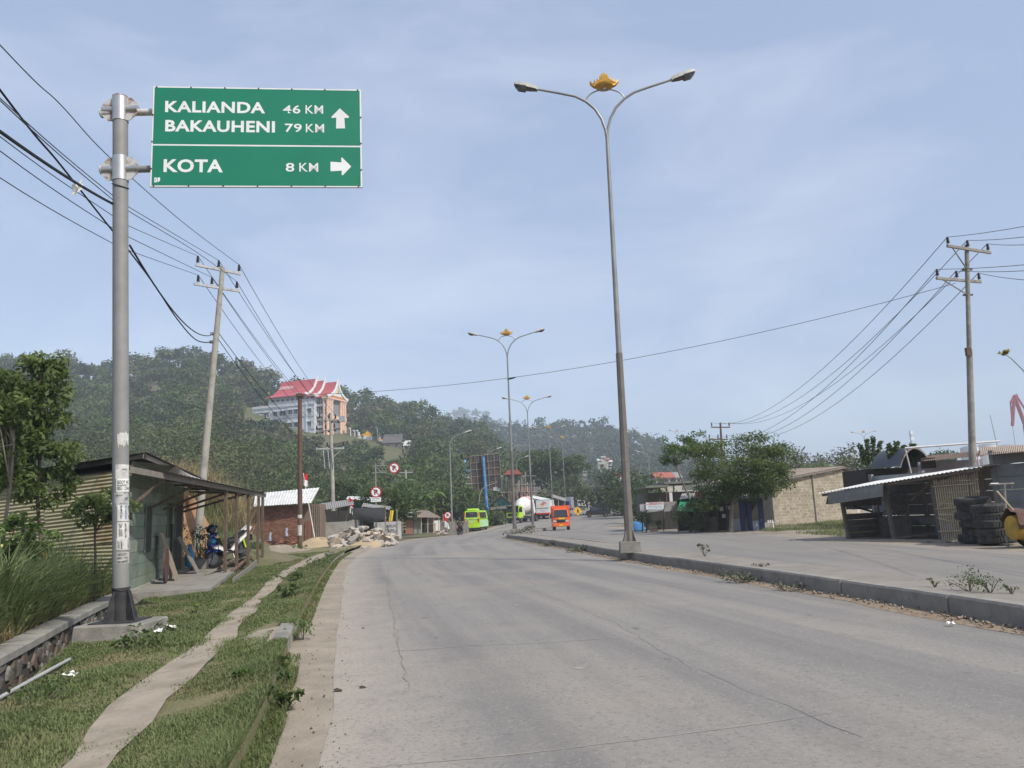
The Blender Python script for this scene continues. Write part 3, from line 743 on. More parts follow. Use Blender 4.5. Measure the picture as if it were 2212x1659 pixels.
# single-armed lamps along the kerbs
def single_lamp():
    t = thing('street_lamp', 'x', 'street lamp')
    MB().tube([(0, 0, -.3), (0, 0, 5), (0, 0, 9.4)], [.10, .085, .06], 10).build('pole', M_lpole, t, smooth=True)
    pts = [(0, 0, 9.3), (.05, 0, 9.9), (.28, 0, 10.35), (.7, 0, 10.65), (1.3, 0, 10.85), (1.7, 0, 10.95)]
    MB().tube(pts, [.06, .055, .05, .045, .042, .04], 8).build('arm', M_lpole, t, smooth=True)
    lamp_head(t, (1.68, 0, 10.93), 1)
    return t
sl = single_lamp()
for i, (px, py, Y, rz, lab) in enumerate(((977, 1147, 86, 0, 'single-armed grey street lamp leaning over the road by the round no-parking sign'), (1054, 1128, 116, 0, 'single-armed grey street lamp rising behind the rusty billboard frame'),
        (1120, 1103, 152, 8, 'single-armed grey street lamp behind the cement mixer truck'), (1408, 1092, 150, 180, 'single-armed grey street lamp bending over the dark trees of the junction'))):
    o = sl if i == 0 else copy_tree(sl)
    q = P(px, py, Y); o.location = (q.x, q.y, prof(Y)); o.rotation_euler = (0, 0, R(rz)); tag(o, lab, 'street lamp', 'single-armed lamps along the kerbs')
for px, py, Y, rz, lab in ((1878, 1045, 190, -10, 'far twin street lamp showing above the scrub behind the arched roof'), (1472, 1060, 210, 35, 'far twin street lamp showing above the young feathery trees')):
    o = copy_tree(lamp0); q = P(px, py, Y); topz = P(px, 932 if px > 1800 else 930, Y).z
    o.location = (q.x, q.y, topz - 14.9); o.rotation_euler = (0, 0, R(rz)); tag(o, lab, 'street lamp', 'twin lamps on the side road')

# ------------------------------------------------------------------ utility poles and wires
M_cpole = mat('spun_concrete_pole', (.36, .34, .29), (.29, .275, .235), 3, .9, .15, 20, dirt=(.23, .22, .19), dscale=1.5)
M_arm = mat('galvanised_crossarm', (.42, .42, .42), (.33, .33, .33), 4, .5, metal=.3)
M_ins = mat('brown_glazed_insulator', (.022, .018, .02), (.035, .028, .03), 6, .25, spec=.6)
M_insw = mat('pale_insulator_foot', (.55, .54, .52), rough=.5)
M_wire = mat('bare_line_wire', (.07, .07, .075), rough=.6)
M_cable = mat('black_cable', (.016, .016, .018), rough=.6)
M_brown = mat('rusty_brown_pole', (.085, .052, .038), (.13, .08, .055), 3, .8, .2, 20)
M_gpole = mat('weathered_grey_pole', (.20, .19, .165), (.28, .265, .235), 2.5, .85, .2, 20, dirt=(.12, .11, .095), dscale=2)
def insulator(parent, p, s=1.0):
    prof_ = [(.02, 0), (.045, .02), (.045, .06), (.03, .07)]
    f = MB().lathe([(r_ * s, z * s) for r_, z in prof_], p, 10).build('insulator_foot', M_insw, parent, smooth=True)
    pr_ = [(.03, .07)]
    for k in range(4): pr_ += [(.075 - .006 * k, .085 + k * .06), (.07 - .006 * k, .105 + k * .06), (.035, .12 + k * .06)]
    pr_ += [(.045, .32), (.04, .35), (.02, .36)]
    i = MB().lathe([(r_ * s, z * s) for r_, z in pr_], p, 12).build('insulator', M_ins, parent)
    return Vector(p) + Vector((0, 0, .35 * s))
WIRES = []
def wire(a, b, sag=.3, r_=.011, label='', cat='wire', mt=None, n=24, group=None, name='overhead_wire'):
    a, b = Vector(a), Vector(b); L = (b - a).length
    pts = [a.lerp(b, k / n) - Vector((0, 0, sag * 4 * (k / n) * (1 - k / n))) for k in range(n + 1)]
    o = MB().tube([p - a for p in pts], r_, 5).build(name, mt or M_wire); o.location = a
    return tag(o, label, cat, group)
# leaning concrete pole behind the corrugated shed
LY = 32.0
cb, ct = P(421, 1212, LY), P(481, 577, LY); cb.z = .1
cpole = thing('utility_pole', 'leaning round concrete power pole behind the corrugated shed', 'utility pole', cb)
MB().tube([cb - Vector((0, 0, .4)), cb.lerp(ct, .5), ct], [.165, .135, .095], 18).build('pole', M_cpole, cpole, smooth=True, org=cb)
Ldir = []
ends = {}
for nm, (ax, ay), (bx, by), fr in (('u', (422, 572), (520, 592), (.0, .50, 1.0)), ('l', (418, 613), (518, 629), (.05, .37, .97))):
    A, B = P(ax, ay, LY - .75), P(bx, by, LY + .55)
    A += (B - A).normalized() * .02
    c = MB().beam(A, B, .09, .10).build('crossarm', M_arm, cpole, org=cb)
    for k, f in enumerate(fr):
        p = A.lerp(B, .04 + f * .92) + Vector((0, 0, .05)); ends[nm + str(k)] = insulator(c, p - cb) + cb
for f in (.83, .70, .55, .30): MB().tube([cb.lerp(ct, f) - Vector((0, 0, .03)), cb.lerp(ct, f) + Vector((0, 0, .03))], .155 - .055 * f, 14).build('steel_band', M_galv, cpole, org=cb)
for py in (727, 745):
    t = (1212 - py) / (1212 - 577); q = cb.lerp(ct, t); MB().box(q + Vector((-.16, -.05, 0)), (.14, .08, .12)).build('cable_clamp', M_galv, cpole, org=cb)
# crossing of a sight line with a vertical plane through two plan points
def plan_pt(px, py, A, B):
    d = ray(px, py); A2, B2 = Vector(A[:2]), Vector(B[:2]); e = B2 - A2
    det = d.x * -e.y + e.x * d.y
    t = (A2.x * -e.y + e.x * A2.y) / det
    return Vector((d.x * t, d.y * t, CAM_H + d.z * t))
PLAN_B = P(0, 300, 12.5)
def left_wire(px0, py0, mid, end, r_, label, mt=M_wire, cat='wire'):
    off = Vector((end.x, end.y)) - Vector((ends['u1'].x, ends['u1'].y)); Bp = Vector((PLAN_B.x + off.x * .6, PLAN_B.y + off.y * .6))
    pts = [plan_pt(px0, py0, end, Bp)] + [plan_pt(a, b, end, Bp) for a, b in mid] + [end]
    d0 = (pts[0] - pts[1]).normalized(); pts = [pts[0] + d0 * 22 + Vector((0, 0, 2.0)), pts[0] + d0 * 10 + Vector((0, 0, .5))] + pts
    fine = []                                   # smooth run through the measured points
    for i in range(len(pts) - 1):
        p0, p1, p2, p3 = pts[max(i - 1, 0)], pts[i], pts[i + 1], pts[min(i + 2, len(pts) - 1)]
        for k in range(8):
            t = k / 8; fine.append(.5 * (2 * p1 + (p2 - p0) * t + (2 * p0 - 5 * p1 + 4 * p2 - p3) * t * t + (3 * p1 - p0 - 3 * p2 + p3) * t ** 3))
    fine.append(pts[-1])
    o = MB().tube([p - pts[-1] for p in fine], r_, 5).build('overhead_wire' if cat == 'wire' else 'overhead_cable', mt); o.location = pts[-1]
    tag(o, label, cat, 'lines from the concrete pole towards the viewer')
left_wire(0, 97, [(130, 225), (240, 343), (400, 484)], ends['u2'], .011, 'power wire to the upper crossarm tip of the leaning concrete pole beyond the shed roof')
left_wire(0, 212, [(242, 421), (278, 447)], ends['u1'], .011, 'power wire to the middle insulator of the upper crossarm on the leaning concrete pole')
left_wire(0, 217, [(242, 430), (278, 456), (425, 545)], ends['l2'], .011, 'power wire passing the upper crossarm to the lower crossarm tip of the leaning concrete pole')
left_wire(0, 295, [(242, 465), (278, 488)], ends['u0'], .011, 'power wire to the upper crossarm end over the shed on the leaning concrete pole')
left_wire(0, 326, [(242, 492), (278, 512)], ends['l1'], .011, 'power wire to the middle insulator of the lower crossarm on the leaning concrete pole')
left_wire(0, 384, [(242, 525), (278, 541)], ends['l0'], .011, 'power wire to the lower crossarm end over the shed on the leaning concrete pole')
lc = cb.lerp(ct, (1212 - 745) / 635) + Vector((-.12, 0, 0)); lc2 = cb.lerp(ct, (1212 - 727) / 635) + Vector((-.12, 0, 0))
left_wire(0, 194, [(130, 355), (242, 497), (278, 499), (330, 594), (382, 688), (425, 735)][:2] + [(262, 520), (330, 610), (382, 688), (425, 735)], lc, .022, 'thick black cable drooping to the middle of the leaning concrete pole', M_cable, 'cable')
# the cable tied to the sign post and its continuation to the concrete pole
q0 = pp(P(262, 440, SY).z) + Vector((-pr, 0, 0)); a0 = P(0, 261, 7.5); d0 = (a0 - q0).normalized()
wire(q0, a0 + d0 * 9 + Vector((0, 0, .6)), .35, .02, 'thick black cable tied off with tape on the direction sign post', 'cable', M_cable, name='overhead_cable')
q1 = pp(P(262, 525, SY).z) + Vector((pr * .8, pr, 0))
wire(q1, lc2, .55, .017, 'black cable hanging between the sign post and the leaning concrete pole', 'cable', M_cable, name='overhead_cable')
rag = MB(); rg = rnd(4)
rp = plan_pt(165, 412, ends['u1'], PLAN_B)
rag.sheet([[rp + Vector((i * .07 - .1 + float(rg.normal()) * .02, j * .01 + float(rg.normal()) * .03, .1 - j * .07 + i * .05 + float(rg.normal()) * .02)) for i in range(4)] for j in range(4)])
o = rag.build('plastic_scrap', M_white, org=rp); o.location = rp; tag(o, 'torn white plastic scrap snagged on the wires near the sign post', 'plastic bag')
# brown pole with the long span across the road
BY = 47.0
bb, bt = P(648, 1184, BY), P(648, 850, BY); bb.z = verge_z(bb.x, BY) - .02
bpole = thing('utility_pole', 'straight rusty brown pole beside the flagpole and the sand heap', 'utility pole', bb)
MB().tube([bb - Vector((0, 0, .3)), bb.lerp(bt, .45), bt], [.145, .14, .12], 14).build('pole', M_brown, bpole, smooth=True, org=bb)
MB().box(bt + Vector((0, 0, -.12)), (.42, .34, .16)).build('pole_head', M_brown, bpole, org=bb)
MB().box(bt + Vector((-.12, -.12, .02)), (.26, .06, .05)).build('bracket', M_arm, bpole, org=bb)
for z0, z1 in ((2.0, 2.6), (3.0, 3.2)):
    MB().sheet([[bb + Vector((math.cos(a) * .15, math.sin(a) * .15, z)) for a in np.linspace(R(-150), R(-30), 6)] for z in (z0 - 1.2, z1 - 1.2)]).build('handbill', M_paper, bpole, org=bb)
# right-hand pole
RY = 33.0
rb, rt_ = P(2104, 1148, RY), P(2088, 529, RY); rb.z = .02
rpole = thing('utility_pole', 'weathered slender power pole rising behind the panel-walled yard', 'utility pole', rb)
MB().tube([rb - Vector((0, 0, .3)), rb.lerp(rt_, .62)], [.155, .12], 12).build('pole', M_gpole, rpole, smooth=True, org=rb)
MB().tube([rb.lerp(rt_, .60), rt_], [.098, .085], 12).build('pole_top', M_gpole, rpole, smooth=True, org=rb)
MB().box(rb.lerp(rt_, .61) + Vector((-.1, -.1, 0)), (.2, .16, .35)).build('bracket', M_brown, rpole, org=rb)
rend = {}
for nm, (ax, ay), (bx, by), fr in (('u', (2046, 531), (2140, 546), (.03, .48, .95)), ('l', (2023, 601), (2119, 609), (.03, .46, .97))):
    A, B = P(ax, ay, RY - .65), P(bx, by, RY + .45)
    c = MB().beam(A, B, .09, .11).build('crossarm', M_gpole, rpole, org=rb)
    for k, f in enumerate(fr): rend[nm + str(k)] = insulator(c, A.lerp(B, f) + Vector((0, 0, .05)) - rb) + rb
    m0 = A.lerp(B, .1); q = rb.lerp(rt_, (1148 - (586 if nm == 'u' else 643)) / 619)
    MB().beam(m0, q, .04, .04).build('brace', M_gpole, c, org=rb)
    MB().box(q, (.42, .06, .07)).build('brace_clamp', M_brown, c, org=rb)
FY = 100.0
fb, ft = P(1566, 1106, FY), P(1556, 913, FY); fb.z = prof(FY)
fpole = thing('utility_pole', 'far brown power pole standing behind the spreading roadside tree', 'utility pole', fb)
MB().tube([fb - Vector((0, 0, .3)), ft], [.19, .12], 10).build('pole', M_brown, fpole, smooth=True, org=fb)
fend = {}
for nm, (ax, ay), (bx, by), fr in (('u', (1536, 923), (1577, 923), (.04, .5, .96)), ('l', (1531, 949), (1572, 949), (.04, .5, .96))):
    A, B = P(ax, ay, FY), P(bx, by, FY); c = MB().beam(A, B, .12, .14).build('crossarm', M_brown, fpole, org=fb)
    for k, f in enumerate(fr): fend[nm + str(k)] = insulator(c, A.lerp(B, f) + Vector((0, 0, .07)) - fb, 1.5) + fb
nth = ['first', 'middle', 'last']
for nm, row in (('u', 'upper'), ('l', 'lower')):
    for k in range(3):
        wire(fend[nm + str(k)], rend[nm + str(k)], 2.6 if nm == 'u' else 3.0, .016, 'power wire sagging from the %s of the %s crossarm to the far brown pole' % (('road end', 'middle', 'yard end')[k], row), group='%s crossarm wires between the two yard poles' % row)
for nm, k, px, py in (('u', 0, 2212, 462), ('u', 1, 2212, 485), ('u', 2, 2212, 502), ('l', 0, 2212, 545), ('l', 1, 2212, 558), ('l', 2, 2212, 578)):
    e = rend[nm + str(k)]; q = P(px, py, RY - 6.5); d = (q - e)
    wire(e, e + d * 4.0, .6, .012, 'power wire leaving the %s of the %s crossarm on the weathered pole' % (('road end', 'middle', 'yard end')[k], 'upper' if nm == 'u' else 'lower'), group='wires leaving the weathered pole')
a = bt + Vector((.14, -.1, -.1)); b = rend['l1'] + Vector((-.1, 0, -.55))
wire(a, b, 1.05, .012, 'long single wire strung across the road from the brown pole to the weathered pole', 'wire', M_cable)
m = a.lerp(b, .40) - Vector((0, 0, 1.02)); o = MB().tube([Vector((-.3, 0, -.02)), Vector((.05, 0, .01)), Vector((.15, 0, .02))], [.01, .03, .02], 6).add([(-.35, 0, -.14), (.1, 0, -.03), (.06, .02, 0), (-.2, 0, -.02)], [(0, 1, 2, 3)]).build('kite_scrap', M_cable); o.location = m; tag(o, 'dark torn kite scrap caught on the long wire over the road', 'kite')
# transformer pole
TY = 66.0
tb, tt = P(722, 1125, TY), P(714, 892, TY); tb.z = prof(TY)
tpole = thing('utility_pole', 'concrete transformer pole with stacked crossarms below the red-roofed hall', 'utility pole', tb)
MB().tube([tb - Vector((0, 0, .3)), tt], [.20, .12], 12).build('pole', M_cpole, tpole, smooth=True, org=tb)
tend = {}
for nm, (ax, ay), (bx, by), fr in (('u', (686, 907), (744, 909), (.08, .42, .66)), ('l', (682, 933), (735, 926), (.04, .4, .75)), ('x', (682, 970), (744, 968), (.03, .4, .96))):
    A, B = P(ax, ay, TY - .3), P(bx, by, TY + .3); c = MB().beam(A, B, .10, .12).build('crossarm', M_arm if nm == 'x' else M_gpole, tpole, org=tb)
    for k, f in enumerate(fr): tend[nm + str(k)] = insulator(c, A.lerp(B, f) + Vector((0, 0, .06)) - tb, 1.3) + tb
    if nm != 'x':
        for f in (.06, .3, .55, .8): MB().lathe([(.02, 0), (.1, .02), (.1, .10), (.05, .14)], A.lerp(B, f) + Vector((0, -.1, -.2)) - tb, 10).build('hanging_insulator', M_ins, c)
MB().beam(P(735, 973, TY), P(716, 992, TY), .06, .06).build('brace', M_arm, tpole, org=tb)
for px in (698, 708, 716): MB().tube([P(px, 972, TY - .2), P(px + 4, 1012, TY - .2)], .04, 6).build('conduit', M_arm, tpole, org=tb)
MB().box(P(739, 905, TY - .2), (.45, .35, .5)).build('switch_box', M_arm, tpole, org=tb)
for k in range(3):
    wire(ends['u' + str(k)], tend['u' + str(k)], .5, .013, 'power wire from the %s of the upper crossarm to the transformer pole' % ('shed end', 'middle', 'road end')[k], group='wires from the leaning pole to the transformer pole')
    wire(ends['l' + str(k)], tend['l' + str(k)], .5, .013, 'power wire from the %s of the lower crossarm to the transformer pole' % ('shed end', 'middle', 'road end')[k], group='lower wires from the leaning pole to the transformer pole')
for k, (q, dz) in enumerate(((lc + Vector((.24, 0, .1)), 0), (lc2 + Vector((.24, 0, 0)), .9))):
    wire(q, P(722, 1000 - 30 * k, TY), .9, .016, ('lower' if k == 0 else 'higher') + ' black service cable from the leaning concrete pole towards the transformer pole', 'cable', M_cable, name='overhead_cable')
# small far poles on the left slope and beside the town
for px, pb, ptp, Y, arms, lab in ((879, 1075, 1015, 105, (1021, 1037), 'short grey power pole with two crossarms on the slope above the mango trees'), (1022, 1085, 1000, 125, (1045,), 'thin grey power pole beside the blue-domed prayer house'), (1150, 1085, 1000, 185, (1022, 1048), 'far grey power pole behind the roofs before the rain tree'), (1190, 1085, 1030, 200, (1035, 1044), 'far grey power pole seen under the rain tree')):
    b0, t0 = P(px, pb, Y), P(px - 3, ptp, Y); u = thing('utility_pole', lab, 'utility pole', b0)
    MB().tube([b0 - Vector((0, 0, 6)), t0], [.2, .13], 8).build('pole', M_cpole, u, org=b0)
    for ay in arms: MB().beam(P(px - 15, ay, Y), P(px + 13, ay - 1, Y), .12, .14).build('crossarm', M_arm, u, org=b0)

# ------------------------------------------------------------------ left side: ditch wall, shed, scooter
M_cop = mat('weathered_coping', (.30, .285, .25), (.23, .22, .195), 3, .9, .3, 30, dirt=(.17, .165, .145), dscale=1.8)
M_mort = mat('ditch_mortar', (.075, .068, .055), (.05, .048, .04), 3, .95, .4, 20)
M_stone = [mat('ditch_stone_grey', (.13, .12, .105), (.085, .08, .07), 6, .9, .5, 30, dirt=(.05, .055, .03), dscale=3), mat('ditch_stone_brown', (.15, .11, .085), (.10, .075, .06), 6, .9, .5, 30, dirt=(.055, .06, .03), dscale=3), mat('ditch_stone_pale', (.20, .185, .16), (.14, .13, .115), 6, .9, .5, 30, dirt=(.07, .075, .04), dscale=3)]
o0 = Vector((float(XW(10)), 10, 0))
dwall = thing('ditch_wall', 'mossy stone retaining wall with flat concrete coping along the ditch', 'retaining wall', o0)
Yd = stations(-6, 31, .6, 1.0)
MB().loft([[(float(XW(y)), y, prof(y) + .06), (float(XW(y)) - .22, y, prof(y) + .06), (float(XW(y)) - .22, y, prof(y) - .7), (float(XW(y)) + .07, y, prof(y) - .7)] for y in Yd]).build('wall_body', M_mort, dwall, org=o0)
y = -4.0; rg = rnd(31)
while y < 30:
    L = 1.6; secs = []
    for q in (y, y + L / 2, y + L - .012):
        x = float(XW(q)); z = prof(q) + .06; secs.append([(x + .05, q, z), (x - .30, q, z), (x - .30, q, z + .10), (x + .04, q, z + .10), (x + .05, q, z + .085)])
    MB().loft(secs).build('coping_slab', M_cop, dwall, org=o0); y += L
for i in range(270):
    y = float(rg.uniform(3.5, 16)); v = float(rg.uniform(-.58, .03)); s = float(rg.uniform(.07, .15))
    c = Vector((float(XW(y)) + .01 - v * .1, y, prof(y) + v)); pts = []
    n = 7; e = Vector((float(XW(y + .1) - XW(y - .1)), .2, 0)).normalized(); nn = Vector((e.y, -e.x, 0))
    an = sorted(rg.uniform(0, 6.28, n))
    rim = [c + e * (math.cos(a) * s * 1.3) + Vector((0, 0, math.sin(a) * s)) for a in an]
    dp = float(rg.uniform(.015, .032)); inn = [c + (q - c) * .8 + nn * dp * float(rg.uniform(.8, 1.2)) for q in rim]
    MB().add(rim + inn, [tuple(range(n, 2 * n))] + [(k, (k + 1) % n, n + (k + 1) % n, n + k) for k in range(n)]).build('stone', M_stone[i % 3], dwall, org=o0)
# a grey pipe lying along the ditch edge
pts = [G(0, 1512, .06), G(60, 1478, .06), G(150, 1428, .04)]
pts = [pts[0] * 2 - pts[1]] + pts
o = MB().tube([p - pts[1] + Vector((0, 0, .02)) for p in pts], .02, 10).build('drain_pipe', mat('grey_pvc', (.36, .36, .35), (.28, .28, .27), 6, .6), smooth=True); o.location = pts[1]; tag(o, 'pale grey pipe lying along the lip of the ditch', 'pipe')

# dirt bank behind the canopy
def bank(name, c, rx, ry, h, material, seed=1, n=20, label=None, cat=None, kind=None, rz=0.0, rough=.12, power=1.0):
    rg = rnd(seed); rows = []
    ph = rg.uniform(0, 6, 8)
    for i in range(n + 1):
        r_ = i / n; row = []
        for j in range(29):
            a = 2 * math.pi * j / 28
            k = 1 + rough * (math.sin(2 * a + ph[0]) + .6 * math.sin(3 * a + ph[1]) + .5 * math.sin(5 * a + ph[2]))
            x, yv = math.cos(a) * rx * r_ * k, math.sin(a) * ry * r_ * k
            z = h * (math.cos(math.pi * r_) * .5 + .5) ** power * (1 + rough * math.sin(4 * a + ph[3] + r_ * 5)) + rough * .25 * h * math.sin(9 * a + 7 * r_) * (1 - r_)
            row.append((x * math.cos(rz) - yv * math.sin(rz), x * math.sin(rz) + yv * math.cos(rz), z - .04))
        rows.append(row)
    o = MB().sheet(rows).build(name, material, smooth=True); o.location = c
    return tag(o, label, cat, kind=kind)
bank('earth_bank', (-10.6, 31.0, .08), 2.3, 4.4, .5, M_plot, 3, kind='structure')
bank("earth_bank", (-13.9, 33.2, .1), 2.3, 2.3, 2.5, mat('bare_red_soil', (.33, .19, .10), (.24, .14, .08), 1.2, .95, .6, 12), 4, kind='structure', power=.8)

# corrugated shed with plank front and lean-to canopy
M_corr = mat('rusting_corrugated_sheet', (.36, .33, .20), (.30, .28, .18), 1.2, .7, .1, 20, dirt=(.20, .12, .055), dscale=1.1, dlo=.56, dhi=.74)
M_plank = [mat('pale_green_plank_%s' % k, c, tuple(v * .8 for v in c), 3, .85, .3, 20, dirt=(.13, .15, .11), dscale=2) for k, c in (('mint', (.22, .275, .205)), ('sage', (.19, .235, .18)), ('faded', (.255, .295, .235)))]
M_wood = mat('weathered_brown_wood', (.10, .072, .052), (.15, .115, .085), 6, .9, .3, 40)
M_grywood = mat('greyed_wood', (.17, .15, .125), (.24, .215, .185), 6, .9, .3, 40)
M_darkroof = mat('blackened_roof_sheet', (.035, .034, .033), (.06, .055, .05), 4, .8, .2, 20)
M_dark = mat('dark_board_and_shade', (.035, .032, .030), (.055, .048, .042), 5, .85, .1, 30)  # dark boards, also used to paint the shade inside openings
A, B = G(276, 1282, .1), G(393, 1234, .1)
e = Vector((B.x - A.x, B.y - A.y, 0)).normalized(); nrm = Vector((e.y, -e.x, 0)); WL = (B - A).to_2d().length
Az = Vector((A.x, A.y, .1)); HW = 2.95
shed = thing('corrugated_shed', 'low shed of rusting corrugated sheet with pale green plank front and timber canopy', 'shed', Az)
def S(u, v, w): return Az + e * u + nrm * w + Vector((0, 0, v))      # along the front, up, out from the wall
rg = rnd(8)
bh = .30; k = 0
fw = thing('plank_wall', None, None, (0, 0, 0)); fw.parent = shed
for r_ in range(10):
    cuts = [0, WL * (.46 if r_ % 2 else .58), WL]
    for a, b in zip(cuts[:-1], cuts[1:]):
        off = float(rg.normal()) * .006
        MB().add([S(a + .004, r_ * bh, off), S(b - .004, r_ * bh, off), S(b - .004, r_ * bh + bh - .008, off + .012), S(a + .004, r_ * bh + bh - .008, off + .012), S(a + .004, r_ * bh, off - .03), S(b - .004, r_ * bh, off - .03), S(b - .004, r_ * bh + bh - .008, off - .03), S(a + .004, r_ * bh + bh - .008, off - .03)],
                 [(0, 1, 2, 3), (7, 6, 5, 4), (0, 4, 5, 1), (1, 5, 6, 2), (2, 6, 7, 3), (3, 7, 4, 0)]).build('plank', M_plank[int(rg.integers(3))], fw, org=Az)
MB().add([S(0, 0, -.04), S(WL, 0, -.04), S(WL, HW, -.04), S(0, HW, -.04)], [(0, 1, 2, 3)]).build('inner_lining', M_dark, fw, org=Az)
for u0, u1, v0, v1 in ((WL * .20, WL * .29, .85, 2.0), (WL * .60, WL * .69, 1.15, 2.15), (WL * .78, WL * .93, .1, 2.15)):
    d = MB().prism([(u0, v0), (u1, v0), (u1, v1), (u0, v1)], .016, .04, lambda u, v, w: S(u, v, w)).build('dark_panel', M_dark, shed, org=Az)  # dark panel paints the shade of an open slot in the wall
    for a in (u0 - .05, u1 + .01): MB().prism([(a, v0), (a + .04, v0), (a + .04, v1 + .04), (a, v1 + .04)], .016, .05, lambda u, v, w: S(u, v, w)).build('opening_frame', M_plank[1], d, org=Az)
# side wall of three overlapping sheets, corrugations lying flat
Cc = A + Vector((-7.4, 1.6, 0)); es = Vector((Cc.x - A.x, Cc.y - A.y, 0)); SL = es.length; es.normalize(); ns = Vector((-es.y, es.x, 0))
if ns.y > 0: ns = -ns
def T(u, v, w): return Az + es * u + ns * w + Vector((0, 0, v))
def corr(u0, u1, v0, v1, off, name='corrugated_sheet', pitch=.085, amp=.014, slope=0.0):
    nv = int((v1 - v0) / pitch * 6); rows = []
    for i in range(nv + 1):
        v = v0 + (v1 - v0) * i / nv
        rows.append([T(u, v - slope * u, off + amp * math.cos(2 * math.pi * (v - v0) / pitch)) for u in np.linspace(u0, u1, 6)])
    MB().sheet(rows).build(name, M_corr, shed, smooth=True, org=Az)
corr(.02, 2.3, 1.2, 2.80, .03, slope=.06); corr(2.2, 4.8, 1.15, 2.75, .018, slope=.06); corr(4.7, 7.4, 1.1, 2.75, .03, slope=.06)
corr(.02, 3.4, -.05, 1.28, .012, slope=.0); corr(3.3, 7.4, -.05, 1.25, .024, slope=.0)
MB().add([T(0, 0, 0), T(SL, 0, 0), T(SL, 2.4, 0), T(0, 2.85, 0)], [(0, 1, 2, 3)]).build('inner_lining', M_dark, shed, org=Az)
# main roof falls away from the front; its eave runs on past the wall
def roof_pt(u, w, dz=0): return Az + e * u + (es * w if w > 0 else -nrm * w) + Vector((0, 0, 3.12 - .085 * w + dz))
rows = []
for i, u in enumerate(np.linspace(-.35, WL + 3.6, 120)): rows.append([roof_pt(u, w, .012 * math.cos(i * 1.9)) for w in (-.38, 2, 5, 8.0)])
MB().sheet(rows).build('roof_sheet', M_darkroof, shed, org=Az)
MB().beam(roof_pt(-.3, -.3, -.07), roof_pt(WL + 3.4, -.3, -.07), .05, .1).build('fascia', M_grywood, shed, org=Az)
MB().beam(roof_pt(-.3, -.35, -.06), roof_pt(-.3, 7.8, -.06), .05, .11).build('rafter', M_dark, shed, org=Az)
# canopy
M_green = mat('faded_green_tarp', (.10, .26, .19), (.15, .30, .23), 3, .7)
CB = 1.75                                   # how far the beam stands out from the wall
CL = WL + 5.2
BA, BB = P(284, 1015, 16.2), P(573, 1071, 30.6)
_k = (BB - BA) / ((BB - BA).dot(e)); _b0 = BA - _k * (BA - Az).dot(e)
def beam_pt(u, dz=0): return _b0 + _k * u + Vector((0, 0, dz))
MB().beam(BA, BB, .06, .13).build('eave_beam', M_grywood, shed, org=Az)
rows = []
for i, u in enumerate(np.linspace(-.5, WL + 1.2, 90)): rows.append([S(u, 2.93 - .018 * u + .01 * math.cos(i * 2.1), .12), S(u, 2.80 - .018 * u + .01 * math.cos(i * 2.1), 1.0), beam_pt(u, .075 + .01 * math.cos(i * 2.1)) + nrm * .16])
MB().sheet(rows).build('canopy_sheet', mat('zinc_canopy_sheet', (.30, .30, .29), (.20, .19, .17), 3, .6, dirt=(.15, .10, .07), dscale=2), shed, org=Az)
MB().sheet([[S(u, 2.86 - .018 * u, .1), beam_pt(u, .085) + nrm * .1] for u in np.linspace(WL + 1.2, WL + 3.4, 10)]).build('canopy_tarp', M_green, shed, org=Az)
for u in (-.2, WL * .27, WL * .5, WL * .74, WL * .98, WL + 1.6):
    if u < WL: MB().beam(S(u, 1.95, .03), beam_pt(u + .1, -.06), .05, .07).build('brace', M_wood, shed, org=Az)
    MB().beam(S(u, 2.86 - .018 * u, -.02), beam_pt(u, .03), .05, .06).build('rafter', M_wood, shed, org=Az)
posts = []
for px, py, Y, h in ((486, 1251, 23.6, 0), (511, 1241, 24.9, 0), (535, 1236, 26.0, 0), (556, 1214, 28.4, .2), (567, 1200, 29.6, .35)):
    q = plan_pt(px, py, BA, BB); u = (q - Az).dot(e); tp = beam_pt(u); lean = Vector((float(rg.normal()) * .02, 0, 0))
    gz = min(max(q.z, 0), .5)
    MB().beam(Vector((q.x, q.y, gz - .05)), tp + lean, .085, .085, (0, 1, 0)).build('post', M_wood, shed, org=Az); posts.append(q)
    MB().beam(tp + e * .5 + Vector((0, 0, -.03)), Vector((q.x, q.y, 0)).lerp(Vector((tp.x, tp.y, 0)), .8) + Vector((0, 0, 2.05)), .04, .05).build('brace', M_wood, shed, org=Az)
MB().prism([(-.4, -.08), (WL, -.08), (WL, CB + .05), (-.4, CB + .05)], -.3, .03, lambda u, w, v: S(u, v, w)).build('floor_slab', M_conc, shed, org=Az)
# boards leaning on the front, poles and planks lying before it
def loose(name, label, cat, mb, material, at, group=None, **kw):
    o = mb.build(name, material, org=at, **kw); o.location = at; return tag(o, label, cat, group)
M_ply = mat('warped_plywood', (.29, .235, .165), (.21, .17, .125), 4, .85, .2, 20)
q = S(WL * .36, 0.03, .55)
loose('plywood_board', 'tan plywood board leaning on the green plank wall', 'board', MB().prism([(0, 0), (.75, 0), (.7, 1.25), (.05, 1.3)], 0, .02, lambda u, v, d: q + e * u + Vector((0, 0, v)) - nrm * (v * .33) + nrm * d), M_ply, q)
q = S(WL * .70, .03, .75)
loose('plank_board', 'grey weathered board propped against the shed by its doorway', 'board', MB().prism([(0, 0), (.75, 0), (.5, 1.15), (-.2, 1.1)], 0, .03, lambda u, v, d: q + e * u + Vector((0, 0, v)) - nrm * (v * .5) + nrm * d), M_grywood, q)
q = S(WL * .48, .03, .3)
loose('black_batten', 'upright black batten standing between the boards at the shed front', 'batten', MB().beam(q, q + Vector((0, 0, 1.5)), .07, .06), M_dark, q)
q = S(WL * .22, .03, .42)
